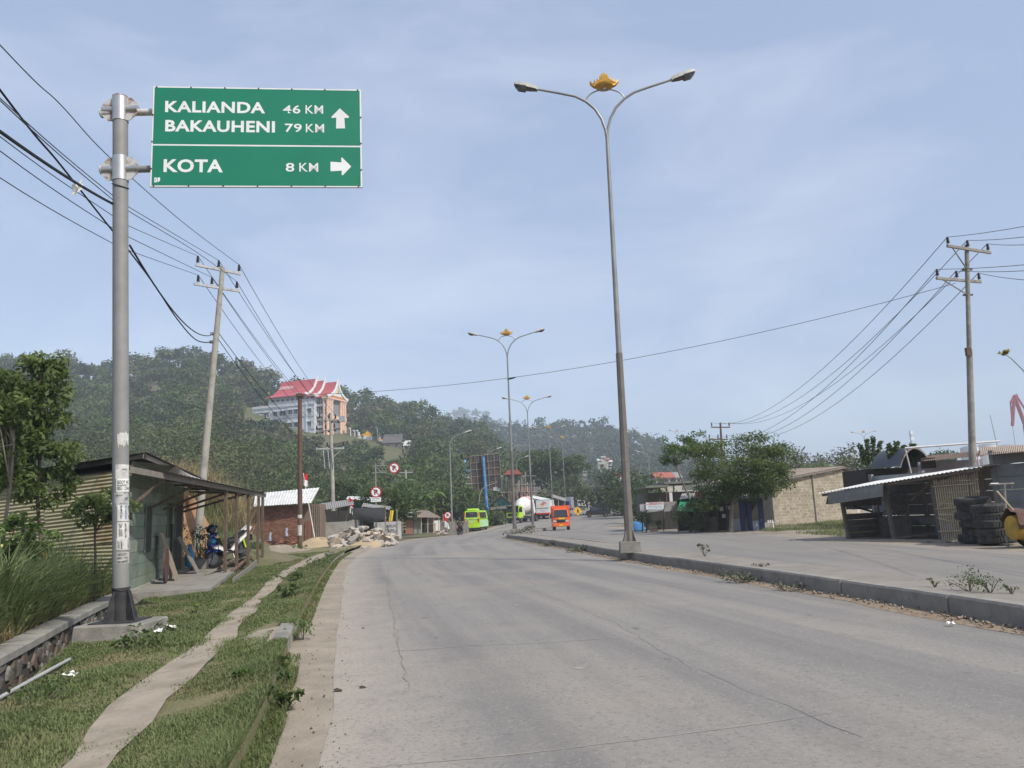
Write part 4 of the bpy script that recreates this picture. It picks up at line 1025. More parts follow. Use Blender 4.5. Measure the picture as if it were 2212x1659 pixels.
loose('maroon_drum_lid', 'dull maroon curved panel half hidden behind the plywood board', 'panel', MB().prism([(math.cos(t) * .38, .45 + math.sin(t) * .45) for t in np.linspace(0, 6.1, 14)], 0, .05, lambda u, v, d: q + e * (u + .4) + Vector((0, 0, v)) + nrm * d), mat('maroon_paint', (.07, .035, .035), (.10, .05, .045), 5, .7), q)
rg = rnd(12)
for i, (u0, u1, w0, w1, z, r_, lab) in enumerate(((WL * .55, CL - 1.0, 1.15, 2.0, .10, .05, 'longest round pole lying on the slab under the canopy'), (WL * .7, CL + .3, 1.4, 1.95, .20, .055, 'thick round pole resting on top of the pile by the canopy posts'), (WL * .72, CL - .6, 1.75, 2.1, .08, .06, 'reddish round pole lying against the foot of the canopy posts'))):
    a, b = S(u0, z - .05, w0), S(u1, z + .2, w1)
    loose('timber_pole', lab, 'pole', MB().tube([a, a.lerp(b, .4) + Vector((0, 0, .04)), b], [r_, r_ * .95, r_ * .7], 8), [M_grywood, M_wood, mat('reddish_timber', (.17, .095, .065), (.12, .07, .05), 5, .85)][i], a, 'poles lying by the shed')
a, b = S(WL * .25, -.03, CB + .35), S(CL - .9, .12, CB + .55)
loose('edge_plank', 'long grey plank on edge bridging the ditch before the shed', 'plank', MB().beam(a, a.lerp(b, .5) + Vector((0, 0, -.04)), .05, .2).beam(a.lerp(b, .495) + Vector((0, 0, -.042)), b, .05, .2), M_grywood, a)
a = S(WL * 1.05, .03, .5)
loose('concrete_basin', 'round grey concrete basin under the canopy beside the scooter', 'basin', MB().lathe([(.30, 0), (.36, .3), (.33, .32), (.30, .28), (.26, .06)], a, 18), M_conc, a, smooth=True)
rgp = rnd(14); cs = rgp.normal(size=(22, 3)) * [.22, .22, .3] + np.array([a.x, a.y, a.z + .95]); v, f, t = leaves(rgp, cs, np.full(22, .16), 26, .07, 2)
pot = thing('potted_bush', 'dark leafy bush growing from the concrete basin', 'plant', a + Vector((0, 0, .2)))
np_mesh('foliage', v - np.array([a.x, a.y, a.z + .2]), f, leafmat('dark_bush_leaf', (.02, .035, .014), (.05, .075, .025)), pot, t)
for k in range(4): MB().tube([(0, 0, 0), (float(rgp.normal()) * .1, float(rgp.normal()) * .1, .5), (float(rgp.normal()) * .2, float(rgp.normal()) * .2, .95)], [.02, .015, .008], 5).build('stem', M_wood, pot)
a = S(WL * .98, .03, .25)
loose('blue_plastic_bag', 'crumpled bright blue plastic bag hanging at the shed corner', 'bag', MB().lathe([(.05, .1), (.14, .2), (.17, .42), (.11, .62), (.04, .78), (.05, .84)], a, 10), mat('blue_plastic', (.05, .25, .48), (.03, .16, .34), 12, .5, .8, 20), a, smooth=True)

# ---- scooter
M_blue = mat('scooter_blue', (.01, .075, .42), (.015, .10, .50), 4, .3, coat=.5, spec=.5)
M_cyan = mat('scooter_cyan_stripe', (.03, .42, .62), rough=.35, coat=.4)
M_wht = mat('scooter_white', (.72, .70, .71), (.66, .65, .66), 4, .3, coat=.4, spec=.5)
M_blk = mat('black_plastic', (.018, .018, .02), (.03, .03, .03), 10, .55, spec=.4)
M_rub = mat('tyre_rubber', (.016, .016, .016), (.03, .028, .026), 12, .85)
M_rim = mat('alloy_rim', (.09, .09, .095), (.14, .14, .14), 8, .35, metal=.6)
M_lime = mat('lime_spring', (.42, .62, .03), rough=.4)
M_lens2 = mat('clear_lamp_lens', (.45, .46, .44), rough=.12, spec=.6)
M_red = mat('red_lamp', (.45, .02, .015), rough=.25, spec=.5)
def wheel(parent, c, r_, w, mt=M_rub, mr=M_rim, hub=.45, name='wheel', n=22, spokes=5, ax='y'):
    prof_ = [(r_ * .70, -w * .40), (r_ * .86, -w * .5), (r_ * .97, -w * .36), (r_, 0), (r_ * .97, w * .36), (r_ * .86, w * .5), (r_ * .70, w * .40)]
    wl_ = MB().lathe(prof_, c, n, ax).build(name, mt, parent, smooth=True)
    MB().lathe([(r_ * .70, -w * .42), (r_ * .72, -w * .3), (r_ * .58, -w * .25), (r_ * .58, w * .25), (r_ * .72, w * .3), (r_ * .70, w * .42)], c, n, ax).build('rim', mr, wl_, smooth=True)
    sp = MB().lathe([(r_ * .14, -w * .45), (r_ * .16, 0), (r_ * .14, w * .45)], c, 10, ax)
    for k in range(spokes):
        a = 2 * math.pi * k / spokes
        d = Vector((math.cos(a), 0, math.sin(a))) if ax == 'y' else Vector((0, math.cos(a), math.sin(a)))
        sp.beam(Vector(c) + d * r_ * .1, Vector(c) + d * r_ * .62, w * .35, r_ * .12, (0, 1, 0) if ax == 'y' else (1, 0, 0))
    sp.build('spokes', mr, wl_)
    return wl_
SCY = 27.7
sf = P(468, 1224, SCY - .25); sb_ = P(524, 1203, SCY + .55)
sc_dir = (Vector((sf.x, sf.y)) - Vector((sb_.x, sb_.y))); 
scooter = thing('motor_scooter', 'blue and white motor scooter parked under the canopy posts', 'scooter', ((sf.x + sb_.x) / 2, (sf.y + sb_.y) / 2, (sf.z + sb_.z) / 2))
scooter.rotation_euler = Euler((R(4), math.atan2(sb_.z - sf.z, 1.22), math.atan2(sc_dir.y, sc_dir.x)), 'XYZ')
# local frame: +X forward, +Z up, wheelbase 1.24
def slabs(parent, name, poly, w0, w1, material, inset=.015):
    """a body panel: side outline, width tapering to its edges"""
    mb = MB(); cx_ = sum(p[0] for p in poly) / len(poly); cz_ = sum(p[1] for p in poly) / len(poly)
    def ring(sgn, w, k): return [(cx_ + (x - cx_) * k, sgn * w, cz_ + (z - cz_) * k) for x, z in poly]
    return mb.loft([ring(-1, w1, .80), ring(-1, w0, 1.0), ring(1, w0, 1.0), ring(1, w1, .80)]).build(name, material, parent, smooth=True)
wheel(scooter, (.62, 0, .275), .275, .085); wheel(scooter, (-.62, 0, .275), .275, .10)
MB().tube([(.62, -.06, .275), (.50, -.06, .66)], .018, 8).tube([(.62, .06, .275), (.50, .06, .66)], .018, 8).build('fork', M_rim, scooter)
slabs(scooter, 'front_fender', [(.84, .50), (.72, .61), (.52, .60), (.44, .50), (.52, .47), (.70, .52)], .05, .02, M_blue)
slabs(scooter, 'front_shield', [(.56, .98), (.44, 1.0), (.34, .72), (.40, .48), (.52, .46), (.62, .60), (.64, .80)], .13, .05, M_blue)
slabs(scooter, 'leg_shield', [(.40, .92), (.30, .90), (.22, .55), (.12, .40), (.28, .36), (.42, .50)], .20, .14, M_blk)
slabs(scooter, 'shield_trim', [(.60, .66), (.40, .70), (.22, .58), (.10, .36), (.20, .36), (.36, .52), (.58, .60)], .185, .15, M_wht)
slabs(scooter, 'stripe', [(.60, .84), (.46, .92), (.40, .82), (.52, .76)], .145, .12, M_cyan)
slabs(scooter, 'handlebar_cover', [(.56, 1.10), (.40, 1.14), (.30, 1.06), (.36, .98), (.54, 1.0)], .12, .05, M_blue)
slabs(scooter, 'headlight', [(.61, 1.02), (.57, 1.09), (.53, 1.06), (.55, .98)], .10, .06, M_lens2)
MB().tube([(.42, -.34, 1.10), (.44, -.12, 1.07), (.44, .12, 1.07), (.42, .34, 1.10)], .016, 8).build('handlebar', M_blk, scooter)
for s_ in (-1, 1):
    MB().tube([(.42, s_ * .36, 1.10), (.42, s_ * .24, 1.085)], .022, 8).build('grip', M_blk, scooter)
    m = MB().tube([(.44, s_ * .24, 1.10), (.42, s_ * .30, 1.30)], .007, 6).build('mirror_stalk', M_blk, scooter); slabs(m, 'mirror', [(.43, 1.36), (.41, 1.36), (.40, 1.28), (.42, 1.28)], .05, .04, M_blk)
    m.children[0].location = (0, s_ * .31, 0)
slabs(scooter, 'floorboard', [(.32, .34), (.10, .42), (-.12, .40), (-.14, .30), (.26, .26)], .16, .13, M_blk)
slabs(scooter, 'centre_body', [(-.02, .62), (-.08, .40), (-.40, .36), (-.52, .52), (-.45, .66)], .14, .10, M_blk)
slabs(scooter, 'side_panel', [(-.02, .42), (-.10, .44), (-.36, .66), (-.70, .80), (-.98, 1.0), (-1.02, .96), (-.80, .74), (-.45, .56), (-.12, .34)], .165, .13, M_wht)
slabs(scooter, 'seat', [(.04, .76), (-.05, .79), (-.35, .80), (-.50, .86), (-.84, .93), (-.86, .90), (-.60, .76), (-.1, .66)], .14, .10, M_blk)
slabs(scooter, 'grab_rail', [(-.72, .94), (-.96, 1.05), (-1.0, 1.0), (-.74, .89)], .13, .11, M_wht)
slabs(scooter, 'tail_lamp', [(-.94, .96), (-1.02, .97), (-1.0, .90), (-.92, .90)], .08, .06, M_red)
slabs(scooter, 'rear_fender', [(-.86, .74), (-1.0, .62), (-1.04, .50), (-.98, .50), (-.90, .62), (-.74, .68)], .06, .04, M_blk)
slabs(scooter, 'engine', [(-.20, .34), (-.62, .33), (-.70, .24), (-.55, .17), (-.22, .20)], .12, .09, M_rim)
MB().tube([(-.30, -.13, .22), (-.60, -.15, .24), (-.88, -.15, .34)], [.03, .05, .06], 10).build('exhaust', M_blk, scooter, smooth=True)
sp = [(-.66 + .04 * k / 14, -.125 + .022 * math.sin(k * 1.6), .34 + .30 * k / 28 + .022 * math.cos(k * 1.6) * .3) for k in range(29)]
MB().tube([(-.64, .12, .32), (-.60, .12, .66)], .034, 10).tube([(-.64, -.12, .32), (-.60, -.12, .66)], .034, 10).build('shock_absorber', M_lime, scooter, smooth=True)
MB().tube([(-.10, .14, .26), (-.06, .26, .0)], .014, 6).build('side_stand', M_rim, scooter)
MB().box((-1.0, 0, .66), (.012, .20, .10), (0, -.3, 0)).build('number_plate', M_blk, scooter)
# helmet hung on the handlebar
hp = scooter.matrix_basis @ Vector((.52, .05, 1.18))
hel = thing('helmet', 'dark blue open-face helmet hung on the scooter handlebar', 'helmet', hp); hel.rotation_euler = (0, R(-25), scooter.rotation_euler.z)
MB().lathe([(.135, 0), (.148, .06), (.145, .14), (.12, .21), (.07, .255), (.01, .268)], (0, 0, 0), 22).build('shell', mat('helmet_blue', (.012, .03, .075), (.02, .05, .12), 10, .25, coat=.5), hel, smooth=True)
MB().sheet([[(.155 * math.cos(a), .155 * math.sin(a), z) for a in np.linspace(R(-70), R(70), 10)] for z in (.02, .13)]).build('visor', mat('smoked_visor', (.05, .06, .07), rough=.08, spec=.7), hel)
MB().lathe([(.142, 0), (.146, -.015), (.132, -.02), (.12, .0)], (0, 0, 0), 20).build('rubber_edge', M_blk, hel)

# ------------------------------------------------------------------ brick hut, rubble and stalls beyond the bend
M_mortar = mat('grey_mortar', (.25, .22, .19), (.19, .17, .15), 5, .95)
M_brick = [mat('brick_%s' % n, c, tuple(v * .7 for v in c), 9, .9, .2, 40) for n, c in (('red', (.27, .115, .075)), ('brown', (.20, .10, .072)), ('pale', (.32, .17, .115)))]
M_whiteroof = mat('white_asbestos_sheet', (.62, .62, .60), (.52, .52, .50), 3, .8, dirt=(.38, .36, .33), dscale=1.2)
def span(px0, px1, pyb, pyt, Y):
    a, b = P(px0, pyb, Y), P(px1, pyt, Y); return a.x, b.x, a.z, b.z
def corr_roof(parent, c00, c10, c01, c11, material, waves=24, amp=.02, name='roof_sheet', org=None, th=.02):
    """sheet with corrugations running from edge 0 to edge 1"""
    c00, c10, c01, c11 = map(Vector, (c00, c10, c01, c11)); rows = []
    nrm_ = (c10 - c00).cross(c01 - c00).normalized()
    if nrm_.z < 0: nrm_ = -nrm_
    n = waves * 4
    for i in range(n + 1):
        t = i / n; d = nrm_ * amp * math.cos(2 * math.pi * waves * t)
        rows.append([c00.lerp(c10, t) + d, c01.lerp(c11, t) + d])
    mb = MB().sheet(rows)
    return mb.build(name, material, parent, org=org, smooth=True)
HY = 52.0
hx0, hx1, hz0, hz1 = span(530, 652, 1172, 1090, HY); hz0 = prof(HY) - .1
_, hx2, _, _ = span(530, 690, 1172, 1085, HY + .4)
ho = Vector((hx0, HY, prof(HY)))
hut = thing('brick_hut', 'small red brick hut with white corrugated roof beside the brown pole', 'hut', ho)
bw = MB(); rg = rnd(17); c = 0; z = hz0
MB().box(((hx0 + hx1) / 2, HY + 1.7, (hz0 + hz1) / 2), (hx1 - hx0 - .02, 3.3, hz1 - hz0)).build('wall_core', M_mortar, hut, org=ho)
bws = [MB(), MB(), MB()]
while z < hz1 - .03:
    x = hx0 + (.11 if c % 2 else 0)
    while x < hx1 - .12:
        bws[int(rg.integers(3))].box((x + .1, HY + .04 + float(rg.normal()) * .006, z + .03), (.195, .07, .052)); x += .215
    z += .066; c += 1
for k in range(3): tag(bws[k].build('brickwork', M_brick[k], hut, org=ho), kind='stuff')
# timber bay with a door
MB().box(((hx1 + hx2) / 2, HY + 1.3, (hz0 + hz1) / 2), (hx2 - hx1, 1.9, hz1 - hz0)).build('timber_bay', mat('brown_bay_board', (.20, .145, .105), (.15, .11, .085), 4, .9, .2, 20), hut, org=ho)
d = MB().box((hx1 + .32, HY + .32, hz0 + .95), (.42, .05, 1.6)).build('door', mat('red_brown_door', (.22, .10, .06), (.17, .08, .05), 5, .7), hut, org=ho)
MB().box((hx1 + .32, HY + .29, hz0 + 1.0), (.03, .03, 1.5)).build('door_batten', M_wood, d, org=ho)
for k in range(5): MB().beam((hx1 + .62 + k * .12, HY + .34, hz0), (hx1 + .62 + k * .12, HY + .34, hz1 - .05), .09, .03).build('wall_board', M_ply if k % 2 else M_grywood, hut, org=ho)
r0, r1, r2, r3 = P(548, 1094, HY - .7), P(673, 1086, HY - .5), P(552, 1066, HY + 3.4), P(691, 1053, HY + 3.4)
corr_roof(hut, r0, r1, r2, r3, M_whiteroof, 22, .018, org=ho)
for t in (.15, .5, .85): MB().beam(r0.lerp(r1, t) - Vector((0, 0, .06)), r2.lerp(r3, t) - Vector((0, 0, .06)), .05, .07).build('rafter', M_wood, hut, org=ho)
for i, (px, py) in enumerate(((583, 1150), (618, 1140))):
    q = P(px, py, HY - .05); o = MB().sheet([[q + Vector((u * .16 * (1 + .5 * v) + .02 * math.sin(v * 9), -.03 * math.cos(u * 5), -v * .55)) for u in np.linspace(-.5, .5, 5)] for v in np.linspace(0, 1, 6)]).build('hanging_cloth', mat('pale_blue_cloth', (.36, .38, .44), (.28, .30, .36), 9, .9), org=q); o.location = q
    tag(o, ('narrow' if i == 0 else 'wider') + ' pale cloth hanging on the brick hut wall', 'cloth')
# loose bricks heaped at its foot
for i in range(46):
    q = P(float(rg.uniform(602, 648)), 1166, HY - .6); h = .34 * (1 - abs((i % 23) / 11.5 - 1)) * float(rg.random())
    o = MB().box((0, 0, 0), (.21, .1, .055)).build('brick', M_brick[0 if i % 3 else 2]); o.location = (q.x, q.y + float(rg.uniform(-.25, .1)), prof(HY) + .36 + h); o.rotation_euler = tuple(float(v) for v in rg.uniform(-.5, .5, 2)) + (float(rg.uniform(0, 3)),)
    tag(o, 'loose orange-red brick in the heap at the brick hut wall', 'brick', 'loose bricks heaped by the brick hut')
# sand and rubble
M_sand = mat('builders_sand', (.40, .31, .195), (.33, .255, .165), 2, .95, .5, 30)
a = P(700, 1180, 47.5); bank('sand_heap', (a.x - .6, 48.8, prof(48) + .0), 3.1, 1.6, .62, M_sand, 5, label='smooth heap of tan building sand before the brick hut', cat='sand heap', kind='stuff')
bank('sand_heap', (P(790, 1180, 45.5).x, 45.4, prof(45) + .0), 1.9, 1.0, .42, M_sand, 6, label='low spill of tan sand at the kerb under the broken stones', cat='sand heap', kind='stuff')
bank('earth_bank', (P(610, 1180, 44).x, 43.5, .05), 2.6, 2.2, .35, M_dirt, 7, kind='structure')
M_rock = [mat('broken_stone_%s' % n, c, tuple(v * .75 for v in c), 4, .9, .6, 14, dirt=(.30, .26, .21), dscale=2) for n, c in (('tan', (.50, .42, .325)), ('buff', (.43, .355, .27)), ('grey', (.40, .38, .355)))]
def rock_mesh(seed, name='stone'):
    rg = rnd(seed); bm = bmesh.new()
    for k in range(16):
        v = rg.normal(size=3); v /= np.linalg.norm(v); v *= rg.uniform(.75, 1.05); bm.verts.new((float(v[0]), float(v[1]), float(v[2] * .8)))
    bmesh.ops.convex_hull(bm, input=bm.verts)
    bmesh.ops.bevel(bm, geom=list(bm.edges), offset=.05, segments=1, affect='EDGES', clamp_overlap=True)
    me = bpy.data.meshes.new(name); bm.to_mesh(me); bm.free(); return me
RM = [[None] * 6 for _ in range(3)]
for m_i in range(3):
    for k in range(6):
        RM[m_i][k] = rock_mesh(40 + k + m_i * 7); RM[m_i][k].materials.append(M_rock[m_i])
def put_rock(x, y, z, s, i, rg, label, group):
    o = bpy.data.objects.new('broken_stone', RM[i % 3][int(rg.integers(6))]); COL.objects.link(o)
    o.location = (x, y, z); o.scale = (s * float(rg.uniform(.9, 1.4)), s * float(rg.uniform(.8, 1.1)), s * float(rg.uniform(.6, .9))); o.rotation_euler = tuple(float(v) for v in rg.uniform(-.5, .5, 2)) + (float(rg.uniform(0, 6)),)
    tag(o, label, 'stone', group)
rg = rnd(77)
for i in range(96):
    px = float(rg.uniform(712, 856)); t = (px - 712) / 144
    hmax = np.interp(px, [705, 735, 760, 800, 835, 862], [.3, .95, 1.25, 1.2, .7, .25])
    lv = float(rg.random()); Y = 47.2 + float(rg.uniform(-1.6, 1.8)) + (1 - lv) * -1.0
    z = prof(Y) + .05 + lv * float(hmax); s = float(rg.uniform(.12, .36)) if i > 9 else float(rg.uniform(.36, .52))
    put_rock(P(px, 1165, Y).x, Y, z, s, i, rg, 'broken tan building stone in the heap on the road edge', 'stones heaped at the road edge')
for i in range(26):
    px = float(rg.uniform(720, 800)); Y = float(rg.uniform(41, 45)); p = P(px, 1180, Y)
    put_rock(p.x, Y, prof(Y) + .12, float(rg.uniform(.03, .11)), i, rg, 'small stone spilled from the heap along the kerb', 'small stones spilled along the kerb')

# leaning flagpole and flags
M_flagr = mat('flag_red', (.55, .015, .02), rough=.8); M_flagw = mat('flag_white', (.75, .74, .72), rough=.8)
M_bam = mat('pale_bamboo', (.48, .40, .27), (.38, .31, .20), 6, .8)
def flag(label, base, top, w=.3, h=.8, fold=.5, pole_m=M_flagw, r_=.03):
    t = thing('flag', label, 'flag', base)
    MB().tube([base, top], [r_, r_ * .6], 7).build('flagpole', pole_m, t, org=base)
    for k, mm in enumerate((M_flagr, M_flagw)):
        rows = []
        for i in range(4):
            v = (k + i / 3) * h / 2
            rows.append([top + Vector((u * w * (1 + .3 * v), .05 * math.sin(u * 9 + v * 3), -v - u * fold * h * .35)) for u in np.linspace(0, 1, 6)])
        MB().sheet(rows).build('red_band' if k == 0 else 'white_band', mm, t, org=base)
    return t
flag('red and white flag on a leaning white pole in front of the brick hut', P(680, 1163, 49.5), P(655, 1022, 49.5), .28, .75)
flag('drooping red and white flag over the dark net stall', P(747, 1128, 58), P(754, 1073, 57), .3, 1.1, .8, M_bam)
flag('red and white flag by the picket fence and round no-parking sign', P(960, 1140, 84), P(956, 1110, 84), .5, 1.3, .7, M_bam)

# stalls between hut and mango tree
M_render = mat('grey_rendered_wall', (.33, .315, .285), (.27, .255, .23), 2.5, .9, .15, 20, dirt=(.22, .205, .18), dscale=1.3)
M_tin = mat('grey_tin_sheet', (.30, .295, .28), (.22, .215, .20), 3, .65, dirt=(.17, .12, .085), dscale=2)
M_tinold = mat('rust_streaked_tin', (.36, .31, .255), (.27, .21, .16), 2.5, .75, dirt=(.26, .13, .075), dscale=1.5)
M_net = mat('black_shade_net', (.028, .029, .03), (.045, .046, .048), 8, .9)
M_bluetarp = mat('blue_tarpaulin', (.02, .06, .24), (.03, .09, .30), 3, .6)
NY = 58.0
so = P(760, 1160, NY); so.z = prof(NY)
def quadbox(parent, name, px0, px1, pyb, pyt, Y, th, material, org):
    x0, x1, z0, z1 = span(px0, px1, pyb, pyt, Y)
    return MB().box(((x0 + x1) / 2, Y + th / 2, (z0 + z1) / 2), (x1 - x0, th, z1 - z0)).build(name, material, parent, org=org)
st = thing('roadside_stall', 'grey rendered roadside stall with tin roofs and sagging black shade net', 'stall', so)
quadbox(st, 'rendered_wall', 690, 755, 1176, 1126, NY - 4, .15, M_render, so)
quadbox(st, 'end_wall', 755, 763, 1176, 1124, NY - 3, 2.5, M_render, so)
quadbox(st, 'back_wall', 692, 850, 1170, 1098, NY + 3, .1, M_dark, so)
corr_roof(st, P(692, 1103, NY - 4.2), P(765, 1090, NY - 4.0), P(690, 1088, NY + 1), P(762, 1078, NY + 1), M_tin, 16, .02, org=so)
corr_roof(st, P(782, 1094, NY - 2), P(842, 1101, NY - 2), P(785, 1086, NY + 2.5), P(845, 1094, NY + 2.5), M_tin, 14, .02, org=so)
rows = []
for i in range(13):
    u = i / 12; a, b = P(760, 1098, NY - 2.4).lerp(P(833, 1096, NY - 2.4), u), P(763, 1118, NY - 2.7).lerp(P(832, 1121, NY - 2.7), u)
    s_ = math.sin(math.pi * u); rows.append([a.lerp(b, v) + Vector((0, -.25 * math.sin(math.pi * v) * s_, -.28 * s_ * v)) for v in np.linspace(0, 1, 7)])
MB().sheet(rows).build('shade_net', M_net, st, smooth=True, org=so)
for px, t in ((733, 1092), (760, 1096), (783, 1092), (833, 1094), (858, 1100)):
    MB().tube([P(px, 1165, NY - 2.3), P(px - 1, t, NY - 2.3)], .045, 6).build('post', M_grywood, st, org=so)
MB().tube([P(760, 1124, NY - 2.6), P(835, 1119, NY - 2.6)], .035, 6).build('rail', M_bam, st, org=so)
wl_ = quadbox(st, 'painted_wall', 808, 866, 1166, 1126, NY - 1.6, .12, mat('whitewashed_block', (.50, .50, .49), (.40, .41, .41), 3, .9, dirt=(.28, .28, .27), dscale=2), so)
x0, x1, z0, z1 = span(808, 866, 1166, 1126, NY - 1.6)
text('graffiti', 'WARUNG', .22, M_ink, wl_, (x0 + .85 - so.x, NY - 1.603 - so.y, z1 - .42 - so.z), bold=.01, width=.8); text('graffiti', 'CAPRA', .26, M_ink, wl_, (x0 + .75 - so.x, NY - 1.603 - so.y, z1 - .78 - so.z), bold=.015, width=.95)
bo = P(790, 1125, NY + 7); bo.z = prof(65)
bh_ = thing('blue_tarp_hut', 'hut with blue tarpaulin front and pale roof edge behind the net stall', 'hut', bo)
quadbox(bh_, 'tarp_wall', 765, 822, 1150, 1082, NY + 7, .06, M_bluetarp, bo)
quadbox(bh_, 'side_frame', 768, 818, 1150, 1084, NY + 7.1, 3.0, M_dark, bo)
corr_roof(bh_, P(748, 1078, NY + 6.3), P(826, 1082, NY + 6.3), P(752, 1072, NY + 10), P(828, 1074, NY + 10), M_whiteroof, 18, .02, org=bo)
q = P(843, 1112, 57); yf = thing('flag', 'small yellow banner with red hem hanging by the mango trunk', 'flag', q)
MB().tube([Vector((0, 0, -1.6)), Vector((0, 0, .35))], .02, 6).build('flagpole', M_bam, yf)
MB().sheet([[(u * .25 - v * .12, .03 * math.sin(u * 8), .3 - v * .75) for u in np.linspace(0, 1, 4)] for v in np.linspace(0, 1, 5)]).build('banner', mat('banner_yellow', (.65, .48, .02), rough=.8), yf)
MB().sheet([[(u * .25 - .13, .03 * math.sin(u * 8), z) for u in np.linspace(0, 1, 4)] for z in (-.46, -.60)]).build('hem', M_flagr, yf)

# open-fronted warung hut with patched tin roof
WY = 76.0
wo = P(900, 1150, WY); wo.z = prof(WY)
wh = thing('patched_stall', 'open-fronted stall with patched rusty tin roof beside the picket fence', 'stall', wo)
corr_roof(wh, P(856, 1117, WY - 1.5), P(952, 1118, WY - 1.5), P(866, 1099, WY + 3.5), P(925, 1103, WY + 3.5), M_tinold, 30, .025, org=wo)
corr_roof(wh, P(862, 1109, WY - 1.0) + Vector((0, 0, .06)), P(905, 1112, WY - 1.0) + Vector((0, 0, .06)), P(868, 1099, WY + 2) + Vector((0, 0, .06)), P(900, 1103, WY + 2) + Vector((0, 0, .06)), M_tin, 14, .025, org=wo)
quadbox(wh, 'brick_panel', 876, 892, 1154, 1122, WY - .9, .12, M_brick[2], wo)
quadbox(wh, 'rendered_panel', 894, 908, 1154, 1118, WY - .85, .12, mat('sage_render', (.25, .27, .23), (.20, .215, .185), 3, .9), wo)
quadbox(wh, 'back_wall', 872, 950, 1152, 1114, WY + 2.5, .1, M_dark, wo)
quadbox(wh, 'white_sheet', 936, 950, 1147, 1124, WY + 1.0, .05, M_flagw, wo)
for px in (866, 910, 924, 937, 948): MB().tube([P(px, 1152, WY - 1.2), P(px, 1116, WY - 1.2)], .05, 6).build('post', M_bam, wh, org=wo)
for py in (1130, 1137, 1144): MB().beam(P(868, py, WY - 1.25), P(877, py - 1, WY - 1.25), .04, .12).build('shelf_board', M_ply, wh, org=wo)
tb_ = thing('counter_table', 'pale wooden counter table under the patched rusty roof', 'table', P(925, 1150, WY))
MB().box((0, 0, .78), (1.5, .7, .06)).build('tabletop', M_bam, tb_)
for sx in (-.65, .65):
    for sy in (-.28, .28): MB().box((sx, sy, .375), (.06, .06, .75)).build('leg', M_bam, tb_)
# picket fence
fo = P(952, 1150, 83); fo.z = prof(83)
fen = thing('picket_fence', 'grey weathered plank fence behind the motorcyclist', 'fence', fo)
rg = rnd(19)
for i in range(26):
    t = i / 25; q = P(950, 1151, 83).lerp(P(1012, 1146, 90), t); h = 1.35 + float(rg.normal()) * .07
    MB().beam(Vector((q.x, q.y, prof(q.y) - .05)), Vector((q.x + float(rg.normal()) * .02, q.y, prof(q.y) + h)), .13, .025, (0, 1, 0)).build('plank', M_grywood if i % 3 else M_tin, fen, org=fo)
for z in (.4, 1.1): MB().beam(P(950, 1151, 83.06) * Vector((1, 1, 0)) + Vector((0, 0, prof(83) + z)) if False else Vector((P(950, 1151, 83).x, 83.06, prof(83) + z)), Vector((P(1012, 1146, 90).x, 90.06, prof(90) + z)), .05, .08).build('rail', M_wood, fen, org=fo)
for i in range(16):
    q = P(float(rg.uniform(945, 968)), 1150, 80); put_rock(q.x, 80 + float(rg.uniform(-.6, .6)), prof(80) + .15 + float(rg.uniform(0, .35)), float(rg.uniform(.12, .25)), i, rg, 'pale stone in the small heap by the picket fence', 'stones heaped by the fence')

# ------------------------------------------------------------------ signs, signals and the billboard
M_sred = mat('sign_red', (.42, .015, .025), rough=.45); M_sblk = mat('sign_black', (.02, .02, .022), rough=.5)
def no_parking(parent, c, r_, faces_back=False):
    d = MB().lathe([(r_, -.006), (r_, .006)], c, 28, 'y').build('sign_disc', M_sred if not faces_back else M_signb, parent)
    if faces_back: return d
    y0 = c[1] - .008
    MB().lathe([(r_ * .80, -.003), (r_ * .80, .003)], (c[0], y0, c[2]), 28, 'y').build('white_face', M_white, d)
    me = text_mesh('P', r_ * .95, bold=.05, align='CENTER'); t = link('letter', me, M_sblk, d); t.location = (c[0], y0 - .006, c[2]); t.rotation_euler = (R(90), 0, 0)
    k = r_ * .80 * .7071; MB().beam((c[0] - k, y0 - .009, c[2] + k), (c[0] + k, y0 - .009, c[2] - k), r_ * .16, .003, (0, -1, 0)).build('slash', M_sred, d)
    return d
GY = 60.0
g0 = P(813, 1150, GY); g0.z = prof(GY)
gs = thing('no_parking_gantry', 'steel post with two round no-parking signs, one on a lattice arm', 'road sign', g0)
MB().tube([g0 - Vector((0, 0, .2)), P(811, 1002, GY)], .055, 10).build('post', M_galv, gs, smooth=True, org=g0)
for py in (1007, 1022): MB().tube([P(805, py, GY), P(836, py - 1.5, GY)], .035, 8).build('arm_rail', M_galv, gs, org=g0)
lat = [(814, 1008, 822, 1020), (822, 1008, 814, 1020), (822, 1007, 830, 1020), (830, 1007, 822, 1020), (830, 1007, 835, 1020)]
for a, b, c_, d in lat: MB().tube([P(a, b, GY), P(c_, d, GY)], .016, 5).build('arm_lattice', M_galv, gs, org=g0)
q = P(851.5, 1011, GY - .08) - g0; no_parking(gs, q, .40)
q = P(812, 1063, GY - .10) - g0; no_parking(gs, q, .41)
a = P(812, 1079, GY - .09) - g0
pl_ = MB().box(a, (.76, .015, .34)).build('word_plate', M_white, gs)
for k, t in enumerate(('SAMPAI RAMBU', 'BERIKUTNYA')): text('print', t, .07, M_sblk, pl_, (a.x - .31, a.y - .01, a.z + .04 - .13 * k), width=.62, bold=.01)
g1 = P(966, 1150, 83.5); g1.z = prof(83.5)
g_ = thing('no_parking_sign', 'round no-parking sign on a short post beside the picket fence', 'road sign', g1)
MB().tube([Vector((0, 0, -.2)), Vector((0, 0, 2.3))], .035, 8).build('post', M_galv, g_)
no_parking(g_, P(967, 1113, 83.4) - g1, .36)
g2 = P(1192, 1135, 96); g2.z = prof(96)
